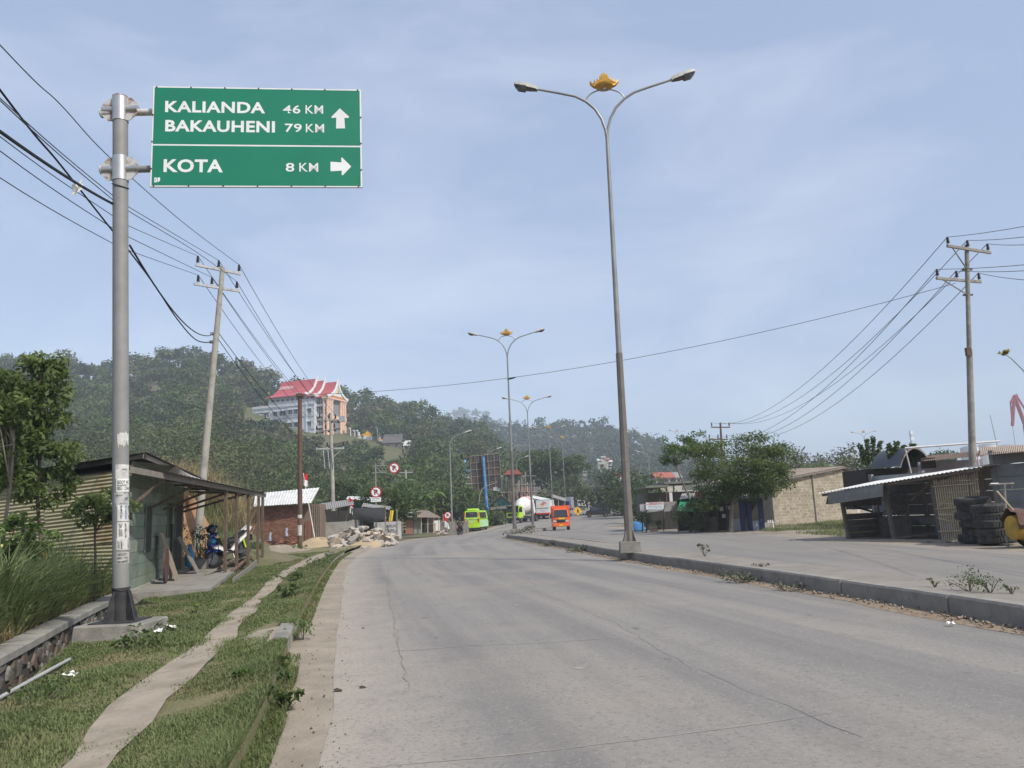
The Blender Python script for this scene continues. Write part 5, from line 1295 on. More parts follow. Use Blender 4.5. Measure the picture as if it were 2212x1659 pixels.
g_ = thing('no_turn_sign', 'round grey-backed road sign on the median beside the orange truck', 'road sign', g2)
MB().tube([Vector((0, 0, -.2)), Vector((0, 0, 2.0))], .03, 8).build('post', M_galv, g_)
cc_ = P(1193, 1115, 95.9) - g2; no_parking(g_, cc_, .42, True)
MB().lathe([(.30, -.02), (.34, -.02), (.34, -.008), (.30, -.008)], cc_, 24, 'y').build('ring', M_sblk, g_)
text('letter', 'R', .4, M_sblk, g_, (cc_.x - .16, cc_.y - .03, cc_.z - .2), bold=.02)
MB().box(P(1192, 1101, 96) - g2, (.3, .22, .75)).build('signal_box', M_blk, g_)
# traffic signal on a curved arm
TYs = 106.0
t0 = P(1035, 1130, TYs); t0.z = prof(TYs)
ts = thing('traffic_signal', 'traffic signal hung on a curved grey mast before the billboard', 'traffic light', t0)
pts = [t0 - Vector((0, 0, .2)), P(1034, 1090, TYs), P(1036, 1070, TYs), P(1042, 1056, TYs), P(1055, 1048, TYs), P(1077, 1041, TYs)]
MB().tube(pts, [.11, .09, .075, .07, .06, .05], 8).build('mast', M_galv, ts, smooth=True, org=t0)
bx = P(1079, 1043, TYs - .1); hd = MB().box(bx, (.42, .3, 1.25)).build('signal_head', M_blk, ts, bevel=.03, org=t0)
for k in range(3): MB().lathe([(.14, -.05), (.14, .0)], bx + Vector((0, -.16, .38 - .38 * k)), 14, 'y').build('signal_lens', M_lens, hd, org=t0)
MB().box(P(1073, 1056, TYs), (.9, .06, .5)).build('counter_box', M_signb, ts, org=t0)
# yellow pedestrian warning sign
wq = P(1249, 1118, 135); wq.z = prof(135)
w_ = thing('warning_sign', 'yellow diamond warning sign at the far end of the median', 'road sign', wq)
MB().tube([Vector((0, 0, -.2)), Vector((0, 0, 2.6))], .04, 8).build('post', M_galv, w_)
dz = P(1249, 1104, 135).z - wq.z
MB().prism([(0, -.75), (.75, 0), (0, .75), (-.75, 0)], -.08, -.05, lambda u, v, d: (u, d, dz + v)).build('diamond', mat('warning_yellow', (.75, .42, .01), rough=.5), w_)
pf = MB().lathe([(.08, 0), (.08, .01)], (0, -.09, dz + .36), 12, 'y').build('pictogram_head', M_sblk, w_)
MB().prism([(-.1, .25), (.12, .25), (.22, -.02), (.12, .0), (.2, -.4), (.1, -.4), (0, -.1), (-.15, -.4), (-.24, -.38), (-.08, 0), (-.1, .08), (-.24, 0)], -.084, -.092, lambda u, v, d: (u, d, dz + v)).build('pictogram_body', M_sblk, w_)
# billboard seen from behind
BYb = 114.0
b0 = P(1055, 1133, BYb); b0.z = prof(BYb)
bb_ = thing('billboard', 'tall rusty billboard frame seen from behind on a blue steel column', 'billboard', b0)
M_bcol = mat('blue_painted_column', (.04, .16, .36), (.06, .22, .46), 1.5, .6, dirt=(.30, .34, .38), dscale=1.2)
MB().tube([b0 - Vector((0, 0, .3)), P(1049, 1060, BYb), P(1043.5, 986, BYb)], [.24, .22, .19], 14).build('column', M_bcol, bb_, smooth=True, org=b0)
c00, c10, c01, c11 = P(1021, 1060, BYb + .5), P(1083, 1055, BYb + .5), P(1015, 986, BYb + .5), P(1079, 979, BYb + .5)
def bp_(u, v, d=0): return c00.lerp(c10, u).lerp(c01.lerp(c11, u), v) + Vector((0, d, 0))
M_rp = [mat('rusted_panel_%s' % n, c, tuple(v * .7 for v in c), 1.2, .85, dirt=(.06, .045, .04), dscale=.8) for n, c in (('umber', (.085, .062, .05)), ('slate', (.075, .07, .068)), ('ochre', (.115, .08, .058)))]
rg = rnd(23)
for i in range(5):
    for j in range(5):
        u0, u1, v0, v1 = i / 5 + .003, (i + 1) / 5 - .003, j / 5 + .003, (j + 1) / 5 - .003
        MB().add([bp_(u0, v0), bp_(u1, v0), bp_(u1, v1), bp_(u0, v1), bp_(u0, v0, .03), bp_(u1, v0, .03), bp_(u1, v1, .03), bp_(u0, v1, .03)], [(0, 1, 2, 3), (7, 6, 5, 4), (0, 4, 5, 1), (2, 6, 7, 3), (1, 5, 6, 2), (3, 7, 4, 0)]).build('panel', M_rp[int(rg.integers(3))], bb_, org=b0)
M_fr = mat('pale_angle_iron', (.33, .31, .29), (.22, .18, .15), 3, .7)
for k in range(6):
    MB().beam(bp_(0, k / 5, -.12), bp_(1, k / 5, -.12), .05, .06).build('frame_rail', M_fr if k in (0, 5) else M_gpole, bb_, org=b0)
    MB().beam(bp_(k / 5, 0, -.17), bp_(k / 5, 1, -.17), .05, .06, (0, 1, 0)).build('frame_stile', M_fr if k in (0, 5) else M_gpole, bb_, org=b0)
for k in range(9): MB().beam(bp_(k / 9 + .03, .80, -.2), bp_(k / 9 + .06, 1.0, -.2), .03, .03, (0, 1, 0)).build('stay', M_fr, bb_, org=b0)

# ------------------------------------------------------------------ vehicles
M_glass = mat('dark_tinted_glass', (.012, .014, .017), (.02, .022, .025), 3, .08, spec=.8)
M_limep = mat('lime_green_paint', (.42, .68, .02), (.38, .62, .02), 3, .35, coat=.4, spec=.5)
M_mint = mat('mint_graphic', (.30, .58, .28), (.45, .68, .45), 1.5, .4)
M_orange = mat('orange_truck_paint', (.72, .13, .025), (.65, .11, .02), 3, .4, coat=.3, spec=.5)
M_orange2 = mat('orange_box_panel', (.66, .10, .035), (.60, .09, .03), 3, .5)
M_vwhite = mat('white_vehicle_paint', (.68, .67, .65), (.60, .59, .57), 3, .4, dirt=(.50, .48, .45), dscale=2)
M_vred = mat('red_vehicle_trim', (.50, .03, .025), rough=.45)
M_chas = mat('dark_chassis', (.02, .02, .02), (.035, .033, .03), 8, .8)
M_plate_y = mat('yellow_number_plate', (.72, .50, .02), rough=.5)
M_vblk = mat('black_vehicle_paint', (.012, .012, .014), rough=.3, coat=.4, spec=.5)
M_vblue = mat('blue_truck_paint', (.02, .05, .22), (.03, .07, .28), 3, .5)
M_vgrey = mat('grey_canvas_box', (.24, .25, .26), (.19, .20, .21), 3, .7)
M_amber = mat('amber_lamp', (.75, .28, .02), rough=.3)
def vbox(parent, name, x0, x1, y0, y1, z0, z1, material, bevel=.03):
    return MB().box(((x0 + x1) / 2, (y0 + y1) / 2, (z0 + z1) / 2), (x1 - x0, y1 - y0, z1 - z0)).build(name, material, parent, bevel=bevel, smooth=bevel > 0)
def place(o, px, Y, heading, z=None):
    x = P(px, 1110, Y).x; o.location = (x, Y, (prof(Y) + .02) if z is None else z); o.rotation_euler = (0, 0, heading)
    return o
def wheels(parent, xs, track, r_, w, double_rear=False):
    for i, x in enumerate(xs):
        for s in (-1, 1): wheel(parent, (x, s * track / 2, r_), r_, w * (1.6 if double_rear and i > 0 else 1), spokes=6, n=18)
def hexa(parent, name, lo, hi, material, bevel=.03, smooth=True):
    """lo, hi: (x0, x1, half-width, z) of the bottom and top faces"""
    v = []
    for x0, x1, w, z in (lo, hi): v += [(x0, -w, z), (x1, -w, z), (x1, w, z), (x0, w, z)]
    return MB().add(v, [(3, 2, 1, 0), (4, 5, 6, 7), (0, 1, 5, 4), (1, 2, 6, 5), (2, 3, 7, 6), (3, 0, 4, 7)]).build(name, material, parent, bevel=bevel, smooth=smooth)
AWAY = R(90)
# green minibus going away
mb_ = thing('minibus', 'lime green minibus driving away past the picket fence', 'minibus')
place(mb_, 1018, 96, AWAY - R(9)); L = 5.6
bd = hexa(mb_, 'body', (0, L, .98, .38), (0.03, L - .1, 1.0, 1.35), M_limep, .08)
hexa(mb_, 'upper_body', (.03, L - .1, .995, 1.33), (.16, L - .75, .86, 2.42), M_limep, .10)
hexa(mb_, 'roof_pod', (.18, 2.2, .62, 2.40), (.3, 2.0, .55, 2.66), M_limep, .06)
hexa(mb_, 'rear_window', (.045, .3, .74, 1.60), (.125, .3, .70, 2.28), M_glass, .02)
for s in (-1, 1):
    for x0, x1 in ((.5, 1.45), (1.55, 2.5), (2.6, 3.5), (3.6, 4.3)):
        MB().add([(x0, s * .99, 1.5), (x1, s * .99, 1.5), (x1, s * .905, 2.2), (x0, s * .905, 2.2), (x0, s * .9, 1.5), (x1, s * .9, 1.5), (x1, s * .85, 2.2), (x0, s * .85, 2.2)], [(0, 1, 2, 3), (4, 5, 6, 7), (0, 1, 5, 4), (2, 3, 7, 6), (1, 2, 6, 5), (0, 3, 7, 4)]).build('side_window', M_glass, mb_)
    MB().box((2.7, s * .995, .85), (4.6, .02, .8)).build('side_graphic', M_mint, mb_)
    tl = MB().box((.0, s * .86, 1.25), (.06, .16, .42)).build('tail_light', M_red, mb_)
    MB().box((-.012, s * .86, 1.95), (.05, .14, .5)).build('marker_strip', M_amber if s < 0 else M_vred, mb_).location.x = .08
    st_ = MB().tube([(L - .5, s * .98, 1.5), (L - .35, s * 1.15, 1.6)], .015, 6).build('mirror_arm', M_blk, mb_); MB().box((L - .33, s * 1.18, 1.55), (.05, .12, .3)).build('mirror', M_blk, st_)
vbox(mb_, 'rear_bumper', -.08, .12, -.95, .95, .36, .62, M_limep, .04)
vbox(mb_, 'number_plate', -.02, .0, -.24, .24, .74, .88, M_plate_y, 0)
vbox(mb_, 'skirt', .15, L - .2, -.88, .88, .22, .42, M_chas, 0)
M_prn = mat('white_print', (.75, .75, .72), rough=.6)
for z, w, dx in ((1.42, .30, -.45), (1.42, .34, .45), (1.30, .4, -.1), (1.14, .55, 0), (1.02, .34, 0)): MB().box((-.005, dx, z), (.012, w, .045)).build('rear_print', M_prn, mb_)
for s in (-1, 1): MB().box((.05, s * .12, 2.05), (.02, .08, .07)).build('window_sticker', M_gold, mb_)
wheels(mb_, (.95, 4.4), 1.7, .34, .22)
MB().box((-.02, .02, .3), (.1, 1.3, .12)).build('tow_bar', M_chas, mb_)
# orange box truck coming towards us
ot = thing('box_truck', 'orange box truck with yellow lettering under its windscreen driving towards the viewer', 'truck')
place(ot, 1211, 82, R(-90) - R(3), z=prof(82) - .03)                 # +X forward, towards the viewer
hexa(ot, 'cab', (-1.3, .0, .86, .62), (-1.3, -.06, .86, 1.35), M_orange, .06); hexa(ot, 'cab_top', (-1.3, -.05, .86, 1.33), (-1.3, -.42, .74, 2.22), M_orange, .08)
MB().add([(-.03, -.74, 1.38), (-.03, .74, 1.38), (-.36, .66, 2.12), (-.36, -.66, 2.12), (-.2, -.74, 1.38), (-.2, .74, 1.38), (-.5, .66, 2.12), (-.5, -.66, 2.12)], [(0, 1, 2, 3), (4, 5, 6, 7), (0, 1, 5, 4), (2, 3, 7, 6), (1, 2, 6, 5), (0, 3, 7, 4)]).build('windscreen', M_glass, ot)
for s in (-1, 1):
    MB().add([(-.22, s * .87, 1.38), (-1.1, s * .87, 1.38), (-1.1, s * .785, 2.05), (-.46, s * .785, 2.05)], [(0, 1, 2, 3)]).build('side_window', M_glass, ot)
    hl = MB().box((.01, s * .62, .98), (.05, .34, .17)).build('headlight', M_lens2, ot); MB().box((.035, s * .8, .98), (.02, .07, .15)).build('indicator', M_amber, hl)
    a_ = MB().tube([(-.15, s * .86, 1.4), (-.02, s * 1.02, 1.6)], .014, 6).build('mirror_arm', M_blk, ot); MB().box((-.0, s * 1.04, 1.55), (.06, .14, .3)).build('mirror', M_blk, a_)
    vbox(ot, 'wiper', .0, .02, s * .05, s * .55, 1.40, 1.42, M_blk, 0)
vbox(ot, 'bumper', -.2, .09, -.86, .86, .42, .70, M_orange, .04)
vbox(ot, 'grille', .0, .035, -.44, .44, .84, 1.10, M_blk, .02)
vbox(ot, 'number_plate', .09, .105, -.22, .22, .50, .62, M_plate_y, 0)
me = text_mesh('PECEL', .17, bold=.03, width=.68, align='CENTER'); t_ = link('lettering', me, mat('yellow_lettering', (.85, .75, .03), rough=.5), ot); t_.rotation_euler = (R(90), 0, R(90)); t_.location = (.045, .12, 1.235)
vbox(ot, 'lettering_band', -.03, .035, -.62, .62, 1.14, 1.33, M_orange, .01)
vbox(ot, 'cargo_box', -4.4, -1.32, -.98, .98, .85, 2.55, M_orange2, .03)
vbox(ot, 'box_brow', -1.34, -1.26, -.95, .95, 2.2, 2.5, M_orange, .02)
vbox(ot, 'chassis', -4.2, -.1, -.45, .45, .45, .85, M_chas, 0)
wheels(ot, (-.55, -3.4), 1.5, .36, .22, True)
# white advertising box truck going away
at_ = thing('box_truck', 'white advertising box truck with red and yellow swoosh on its doors driving away', 'truck')
place(at_, 1173, 129, AWAY - R(12))
bx_ = vbox(at_, 'cargo_box', 0, 4.6, -1.12, 1.12, 1.0, 3.1, M_vwhite, .03)
vbox(at_, 'top_rail', -.02, 4.62, -1.14, 1.14, 3.05, 3.14, mat('pale_blue_rail', (.22, .36, .46), rough=.5), 0)
vbox(at_, 'red_sill', -.06, 4.6, -1.13, 1.13, .78, 1.02, M_vred, .02)
for s in (-1, 1): vbox(at_, 'door', -.03, .0, s * .02 if s > 0 else -1.05, 1.05 if s > 0 else -.02, 1.75, 3.0, M_vwhite, 0)
vbox(at_, 'door_bar', -.06, -.03, -.95, .95, 1.78, 1.84, M_galv, 0)
for s in (-1, 1): vbox(at_, 'tail_light', -.08, -.04, s * .75, s * 1.0, .82, .95, M_red, 0)
M_yel = mat('yellow_print', (.78, .52, .03), rough=.5)
def swoosh(parent, c, rx, rz, a0, a1, w, material, x=-.034):
    pts, k = [], 14
    for i in range(k + 1):
        a = a0 + (a1 - a0) * i / k; t = math.sin(math.pi * i / k); pts.append((c[0] + rx * math.cos(a), c[1] + rz * math.sin(a)))
    inner = [(c[0] + (rx - w * math.sin(math.pi * i / k)) * math.cos(a0 + (a1 - a0) * i / k), c[1] + (rz - w * math.sin(math.pi * i / k)) * math.sin(a0 + (a1 - a0) * i / k)) for i in range(k, -1, -1)]
    return MB().prism(pts + inner[1:-1], x, x - .006, lambda u, v, d: (d, -u, v)).build('swoosh', material, parent)
swoosh(at_, (0, 2.42), .62, .40, R(-20), R(110), .16, M_vred); swoosh(at_, (-.05, 2.40), .62, .40, R(150), R(300), .16, M_yel)
me = text_mesh('AICE', .36, bold=.04, width=.62, align='CENTER'); t_ = link('lettering', me, M_vred, at_); t_.rotation_euler = (R(90), 0, R(-90)); t_.location = (-.042, 0, 2.42)
for z, w in ((1.45, .9), (1.3, .6)): MB().box((-.008, 0, z), (.016, w, .05)).build('small_print', mat('grey_print', (.35, .35, .37), rough=.6), at_)
vbox(at_, 'cab', 4.7, 6.2, -1.0, 1.0, .7, 2.3, M_vwhite, .06); vbox(at_, 'chassis', .1, 6.0, -.5, .5, .45, .8, M_chas, 0)
vbox(at_, 'bumper', -.05, .05, -1.0, 1.0, .48, .60, M_chas, 0)
wheels(at_, (1.1, 5.4), 1.75, .42, .25, True)
# cement mixer lorry
mx_ = thing('mixer_lorry', 'lime green cement mixer lorry with white drum at the junction', 'truck')
place(mx_, 1107, 117, R(-90) - R(26), z=prof(117) - .05)
hexa(mx_, 'cab', (-1.5, 0, 1.05, .75), (-1.5, -.05, 1.05, 1.65), M_limep, .06); hexa(mx_, 'cab_top', (-1.5, -.04, 1.05, 1.62), (-1.45, -.22, .98, 2.62), M_limep, .08)
MB().add([(-.02, -.95, 1.68), (-.02, .95, 1.68), (-.17, .9, 2.45), (-.17, -.9, 2.45), (-.3, -.95, 1.68), (-.3, .95, 1.68), (-.4, .9, 2.45), (-.4, -.9, 2.45)], [(0, 1, 2, 3), (4, 5, 6, 7), (0, 1, 5, 4), (2, 3, 7, 6), (1, 2, 6, 5), (0, 3, 7, 4)]).build('windscreen', M_glass, mx_)
for s in (-1, 1):
    MB().add([(-.25, s * 1.055, 1.68), (-1.2, s * 1.055, 1.68), (-1.2, s * 1.0, 2.4), (-.35, s * 1.0, 2.4)], [(0, 1, 2, 3)]).build('side_window', M_glass, mx_)
    MB().box((.02, s * .78, .98), (.05, .36, .2)).build('headlight', M_lens2, mx_)
    vbox(mx_, 'mirror', -.02, .04, s * 1.1, s * 1.28, 1.7, 2.2, M_blk, 0)
vbox(mx_, 'sun_visor', -.12, .06, -1.0, 1.0, 2.42, 2.6, M_blk, .02)
vbox(mx_, 'bumper', -.2, .1, -1.06, 1.06, .42, .86, M_chas, .05); vbox(mx_, 'grille', .0, .05, -.75, .75, 1.12, 1.5, M_blk, .02)
vbox(mx_, 'chassis', -7.2, -.2, -.5, .5, .7, 1.05, M_chas, 0); vbox(mx_, 'water_tank', -2.2, -1.6, -1.0, 1.0, 1.05, 1.9, M_vwhite, .1)
dr = []
for t, r_ in ((0, .35), (.06, .75), (.3, 1.22), (.55, 1.25), (.8, 1.0), (1, .55)): dr.append((r_, t * 4.6))
dm = MB().lathe(dr, (0, 0, 0), 20).build('drum', mat('white_drum_paint', (.70, .68, .66), (.60, .58, .55), 2, .5, dirt=(.45, .40, .36), dscale=1.5), mx_, smooth=True); dm.rotation_euler = (0, R(-76), 0); dm.location = (-2.0, 0, 2.15)
MB().lathe([(1.262, 2.4), (1.268, 2.45), (1.262, 2.65)], (0, 0, 0), 20).build('drum_band', M_vred, dm, smooth=True)
MB().prism([(-6.2, 2.6), (-6.9, 2.9), (-7.2, 1.6), (-6.6, 1.3)], -.45, .45, lambda u, v, d: (u, d, v)).build('chute', M_vwhite, mx_)
for z in (1.2, 1.6, 2.0): vbox(mx_, 'ladder_rung', -6.95, -6.9, -.75, -.3, z, z + .04, M_vwhite, 0)
wheels(mx_, (-.9, -4.9, -6.1), 1.85, .5, .28, True)
# black loaded pickup crossing
pk = thing('loaded_van', 'black van piled with dark dried brush turning across the junction', 'van')
place(pk, 1290, 128, R(178))
hexa(pk, 'body', (-2.1, 1.9, .82, .42), (-2.1, 1.75, .84, 1.05), M_vblk, .08)
hexa(pk, 'cabin', (-1.5, 1.35, .80, 1.03), (-1.3, .75, .70, 1.72), M_vblk, .08)
MB().add([(1.33, -.7, 1.08), (1.33, .7, 1.08), (.82, .62, 1.64), (.82, -.62, 1.64)], [(0, 1, 2, 3)]).build('windscreen', M_glass, pk)
for s in (-1, 1):
    for x0, x1 in ((-.1, .9), (-1.2, -.2)): MB().add([(x0, s * .815, 1.1), (x1, s * .815, 1.1), (x1 - .15, s * .735, 1.6), (x0 + .05, s * .735, 1.6)], [(0, 1, 2, 3)]).build('side_window', M_glass, pk)
    MB().box((1.84, s * .6, .85), (.06, .28, .15)).build('headlight', M_lens2, pk)
vbox(pk, 'bumper', 1.78, 1.96, -.8, .8, .38, .58, M_blk, .03)
rgv = rnd(51); cs = np.stack([rgv.uniform(-2.1, .6, 40), rgv.uniform(-.7, .7, 40), rgv.uniform(1.5, 2.1, 40)], 1); v, f, t = leaves(rgv, cs, np.full(40, .3), 22, .22, 2.5)
ld = np_mesh('brush_load', v, f, leafmat('dried_brush', (.008, .009, .008), (.03, .032, .025)), None, t); ld.location = pk.location; ld.rotation_euler = pk.rotation_euler; tag(ld, 'shaggy load of dark dried brush heaped on the black van', 'load')
wheels(pk, (1.25, -1.35), 1.5, .31, .2)
# far traffic
def hatch(name, label, cat, px, Y, head, colour, L=4.0, W=.82, H=1.75):
    o = thing(name, label, cat); place(o, px, Y, head)
    hexa(o, 'body', (0, L, W, .35), (0, L - .05, W, .98), colour, .07); hexa(o, 'cabin', (.02, L - .9, W - .02, .96), (.15, L - 1.6, W - .14, H), colour, .07)
    hexa(o, 'rear_window', (.005, .3, W - .16, 1.08), (.10, .3, W - .22, H - .16), M_glass, .02)
    for s in (-1, 1):
        for x0, x1 in ((.4, 1.4), (1.5, 2.4)): MB().add([(x0, s * (W - .01), 1.05), (x1, s * (W - .01), 1.05), (x1 - .1, s * (W - .115), H - .15), (x0 + .1, s * (W - .115), H - .15)], [(0, 1, 2, 3)]).build('side_window', M_glass, o)
        MB().box((-.01, s * (W - .1), .85), (.05, .14, .3)).build('tail_light', M_red, o)
    vbox(o, 'bumper', -.08, .08, -W + .03, W - .03, .3, .5, M_chas, .03); vbox(o, 'number_plate', -.03, -.005, -.2, .2, .62, .74, M_sblk, 0)
    wheels(o, (.75, L - .8), W * 2 - .2, .3, .2); return o
hatch('van', 'small white van driving away up the far slope of the road', 'van', 1256, 168, AWAY - R(14), M_vwhite)
hatch('car', 'dark car with red roof lamp queueing beside the white box truck', 'car', 1209, 152, AWAY - R(12), mat('dark_blue_car', (.02, .03, .06), rough=.35, coat=.3), H=1.5)
def far_truck(label, px, Y, head, boxm, cabm, L=5, W=1.05, H=3.0, z=None):
    o = thing('truck', label, 'truck'); place(o, px, Y, head, z)
    vbox(o, 'cargo_box', 0, L - 1.6, -W, W, .95, H, boxm, .03); vbox(o, 'cab', L - 1.5, L, -W + .08, W - .08, .6, 2.2, cabm, .06)
    vbox(o, 'chassis', .05, L - .1, -.45, .45, .45, .95, M_chas, 0)
    for s in (-1, 1): vbox(o, 'tail_light', -.05, -.01, s * (W - .35), s * (W - .1), .98, 1.12, M_red, 0)
    MB().add([(L + .005, -W + .2, 1.35), (L + .005, W - .2, 1.35), (L + .005, W - .2, 2.05), (L + .005, -W + .2, 2.05)], [(0, 1, 2, 3)]).build('windscreen', M_glass, o)
    wheels(o, (.9, L - .8), W * 2 - .4, .42, .25, True); return o
far_truck('grey canvas truck with blue cab parked beyond the roadside eaves', 1230, 158, R(-90) - R(14), M_vgrey, M_vblue, z=1.3)
far_truck('tall blue covered truck beside the orange canopied shop', 1292, 205, AWAY - R(16), mat('navy_canvas', (.02, .022, .06), (.03, .03, .08), 3, .8), M_vblue, H=3.2)
far_truck('truck with lime green tarpaulin ahead of the small white van', 1254, 186, AWAY - R(15), mat('lime_tarp', (.28, .45, .04), (.36, .52, .08), 3, .7), M_vgrey, H=3.1)

# ---- riders
def person_mesh(J, E, rad, name):
    me = bpy.data.meshes.new(name); names = list(J); ix = {n: i for i, n in enumerate(names)}
    me.from_pydata([J[n] for n in names], [(ix[a], ix[b]) for a, b in E], [])
    ob = bpy.data.objects.new(name, me); COL.objects.link(ob)
    ob.modifiers.new('s', 'SKIN'); sv_ = me.skin_vertices[0].data
    for n in names: sv_[ix[n]].radius = (rad[n], rad[n])
    sv_[ix['pelvis']].use_root = True
    sb2 = ob.modifiers.new('d', 'SUBSURF'); sb2.levels = 1; sb2.render_levels = 1
    dg = bpy.context.evaluated_depsgraph_get(); out = bpy.data.meshes.new_from_object(ob.evaluated_get(dg))
    bpy.data.objects.remove(ob); bpy.data.meshes.remove(me)
    return out
SKIN = mat('brown_skin', (.28, .155, .095), rough=.6)
def rider(label, parent_xf, jacket, trousers, helmet_m):
    # seated pose in the bike's frame: +X forward, hands on the bars
    J = {'pelvis': (-.12, 0, .86), 'waist': (-.10, 0, 1.02), 'chest': (-.02, 0, 1.26), 'neck': (.02, 0, 1.44), 'head': (.05, 0, 1.54), 'crown': (.04, 0, 1.66)}
    Rr = {'pelvis': .15, 'waist': .14, 'chest': .165, 'neck': .065, 'head': .095, 'crown': .08}
    E = [('pelvis', 'waist'), ('waist', 'chest'), ('chest', 'neck'), ('neck', 'head'), ('head', 'crown')]
    for s, n in ((-1, 'r'), (1, 'l')):
        J.update({'sh' + n: (0, s * .20, 1.37), 'el' + n: (.14, s * .30, 1.14), 'wr' + n: (.38, s * .31, 1.08), 'ha' + n: (.45, s * .30, 1.08), 'hp' + n: (-.06, s * .11, .82), 'kn' + n: (.34, s * .21, .72), 'an' + n: (.14, s * .20, .34), 'to' + n: (.32, s * .21, .28)})
        Rr.update({'sh' + n: .075, 'el' + n: .055, 'wr' + n: .042, 'ha' + n: .045, 'hp' + n: .10, 'kn' + n: .07, 'an' + n: .05, 'to' + n: .045})
        E += [('chest', 'sh' + n), ('sh' + n, 'el' + n), ('el' + n, 'wr' + n), ('wr' + n, 'ha' + n), ('pelvis', 'hp' + n), ('hp' + n, 'kn' + n), ('kn' + n, 'an' + n), ('an' + n, 'to' + n)]
    me = person_mesh(J, E, Rr, 'person')
    me.materials.clear()
    for mm in (jacket, trousers, SKIN, M_blk): me.materials.append(mm)
    for p in me.polygons:
        c = p.center
        p.material_index = 2 if (c.z > 1.42 and abs(c.y) < .13) or (c.x > .40 and c.z > .95) else (3 if c.z < .36 else (1 if c.z < .93 else 0)); p.use_smooth = True
    o = link('person', me, None); o.location, o.rotation_euler = parent_xf.location, parent_xf.rotation_euler
    tag(o, label, 'person')
    h = MB().lathe([(.10, -.12), (.135, -.06), (.145, .02), (.13, .10), (.08, .155), (.01, .17)], (.05, 0, 1.60), 16).build('helmet', helmet_m, o, smooth=True)
    MB().sheet([[(.05 + .15 * math.cos(a), .15 * math.sin(a), z) for a in np.linspace(R(-65), R(65), 8)] for z in (1.52, 1.62)]).build('visor', M_glass, h)
    return o
def motorbike(label, px, Y, head, paint):
    o = thing('motorcycle', label, 'motorcycle'); place(o, px, Y, head)
    wheel(o, (.62, 0, .28), .28, .08); wheel(o, (-.62, 0, .28), .28, .10)
    MB().tube([(.62, -.06, .28), (.46, -.06, .82)], .02, 6).tube([(.62, .06, .28), (.46, .06, .82)], .02, 6).build('fork', M_rim, o)
    slabs(o, 'shield', [(.54, 1.0), (.40, 1.0), (.32, .6), (.38, .42), (.50, .5), (.60, .7)], .15, .08, paint)
    slabs(o, 'fender', [(.84, .5), (.7, .6), (.5, .58), (.55, .5)], .05, .03, paint)
    slabs(o, 'frame_body', [(.30, .5), (-.1, .62), (-.75, .74), (-.85, .7), (-.3, .34), (.2, .30)], .13, .10, paint)
    slabs(o, 'seat', [(.1, .72), (-.3, .76), (-.8, .84), (-.8, .76), (0, .66)], .13, .10, M_blk)
    slabs(o, 'tail_light', [(-.84, .84), (-.92, .82), (-.9, .74), (-.82, .74)], .09, .07, M_red)
    slabs(o, 'mudguard', [(-.8, .7), (-.98, .5), (-.95, .42), (-.78, .6)], .06, .05, M_blk)
    MB().box((-.95, 0, .56), (.012, .22, .12)).build('number_plate', M_sblk, o)
    MB().tube([(.40, -.34, 1.08), (.46, 0, 1.02), (.40, .34, 1.08)], .016, 6).build('handlebar', M_blk, o)
    MB().tube([(-.2, -.14, .26), (-.85, -.16, .34)], [.03, .055], 8).build('exhaust', M_rim, o)
    slabs(o, 'engine', [(.15, .42), (-.25, .42), (-.25, .2), (.1, .2)], .11, .08, M_rim)
    for s in (-1, 1):
        a_ = MB().tube([(.42, s * .24, 1.07), (.38, s * .32, 1.28)], .008, 5).build('mirror_stalk', M_blk, o); MB().box((.37, s * .33, 1.30), (.02, .12, .07)).build('mirror', M_blk, a_)
    return o
M_jkt = mat('dark_olive_jacket', (.045, .042, .034), (.06, .055, .045), 8, .9); M_trs = mat('dark_trousers', (.022, .024, .03), rough=.9)
bk = motorbike('black motorcycle ridden away beside the lime green minibus', 992, 80, AWAY - R(10), M_vblk)
bk.location.z = prof(80) - .08
rider('rider in dark olive jacket and black helmet riding beside the green minibus', bk, M_jkt, M_trs, M_vblk)
bk2 = motorbike('far motorcycle ridden away beside the small white van', 1268, 170, AWAY - R(14), M_vblk)
rider('far rider in red jacket riding beside the small white van', bk2, mat('red_jacket', (.30, .03, .03), rough=.9), M_trs, M_vblk)

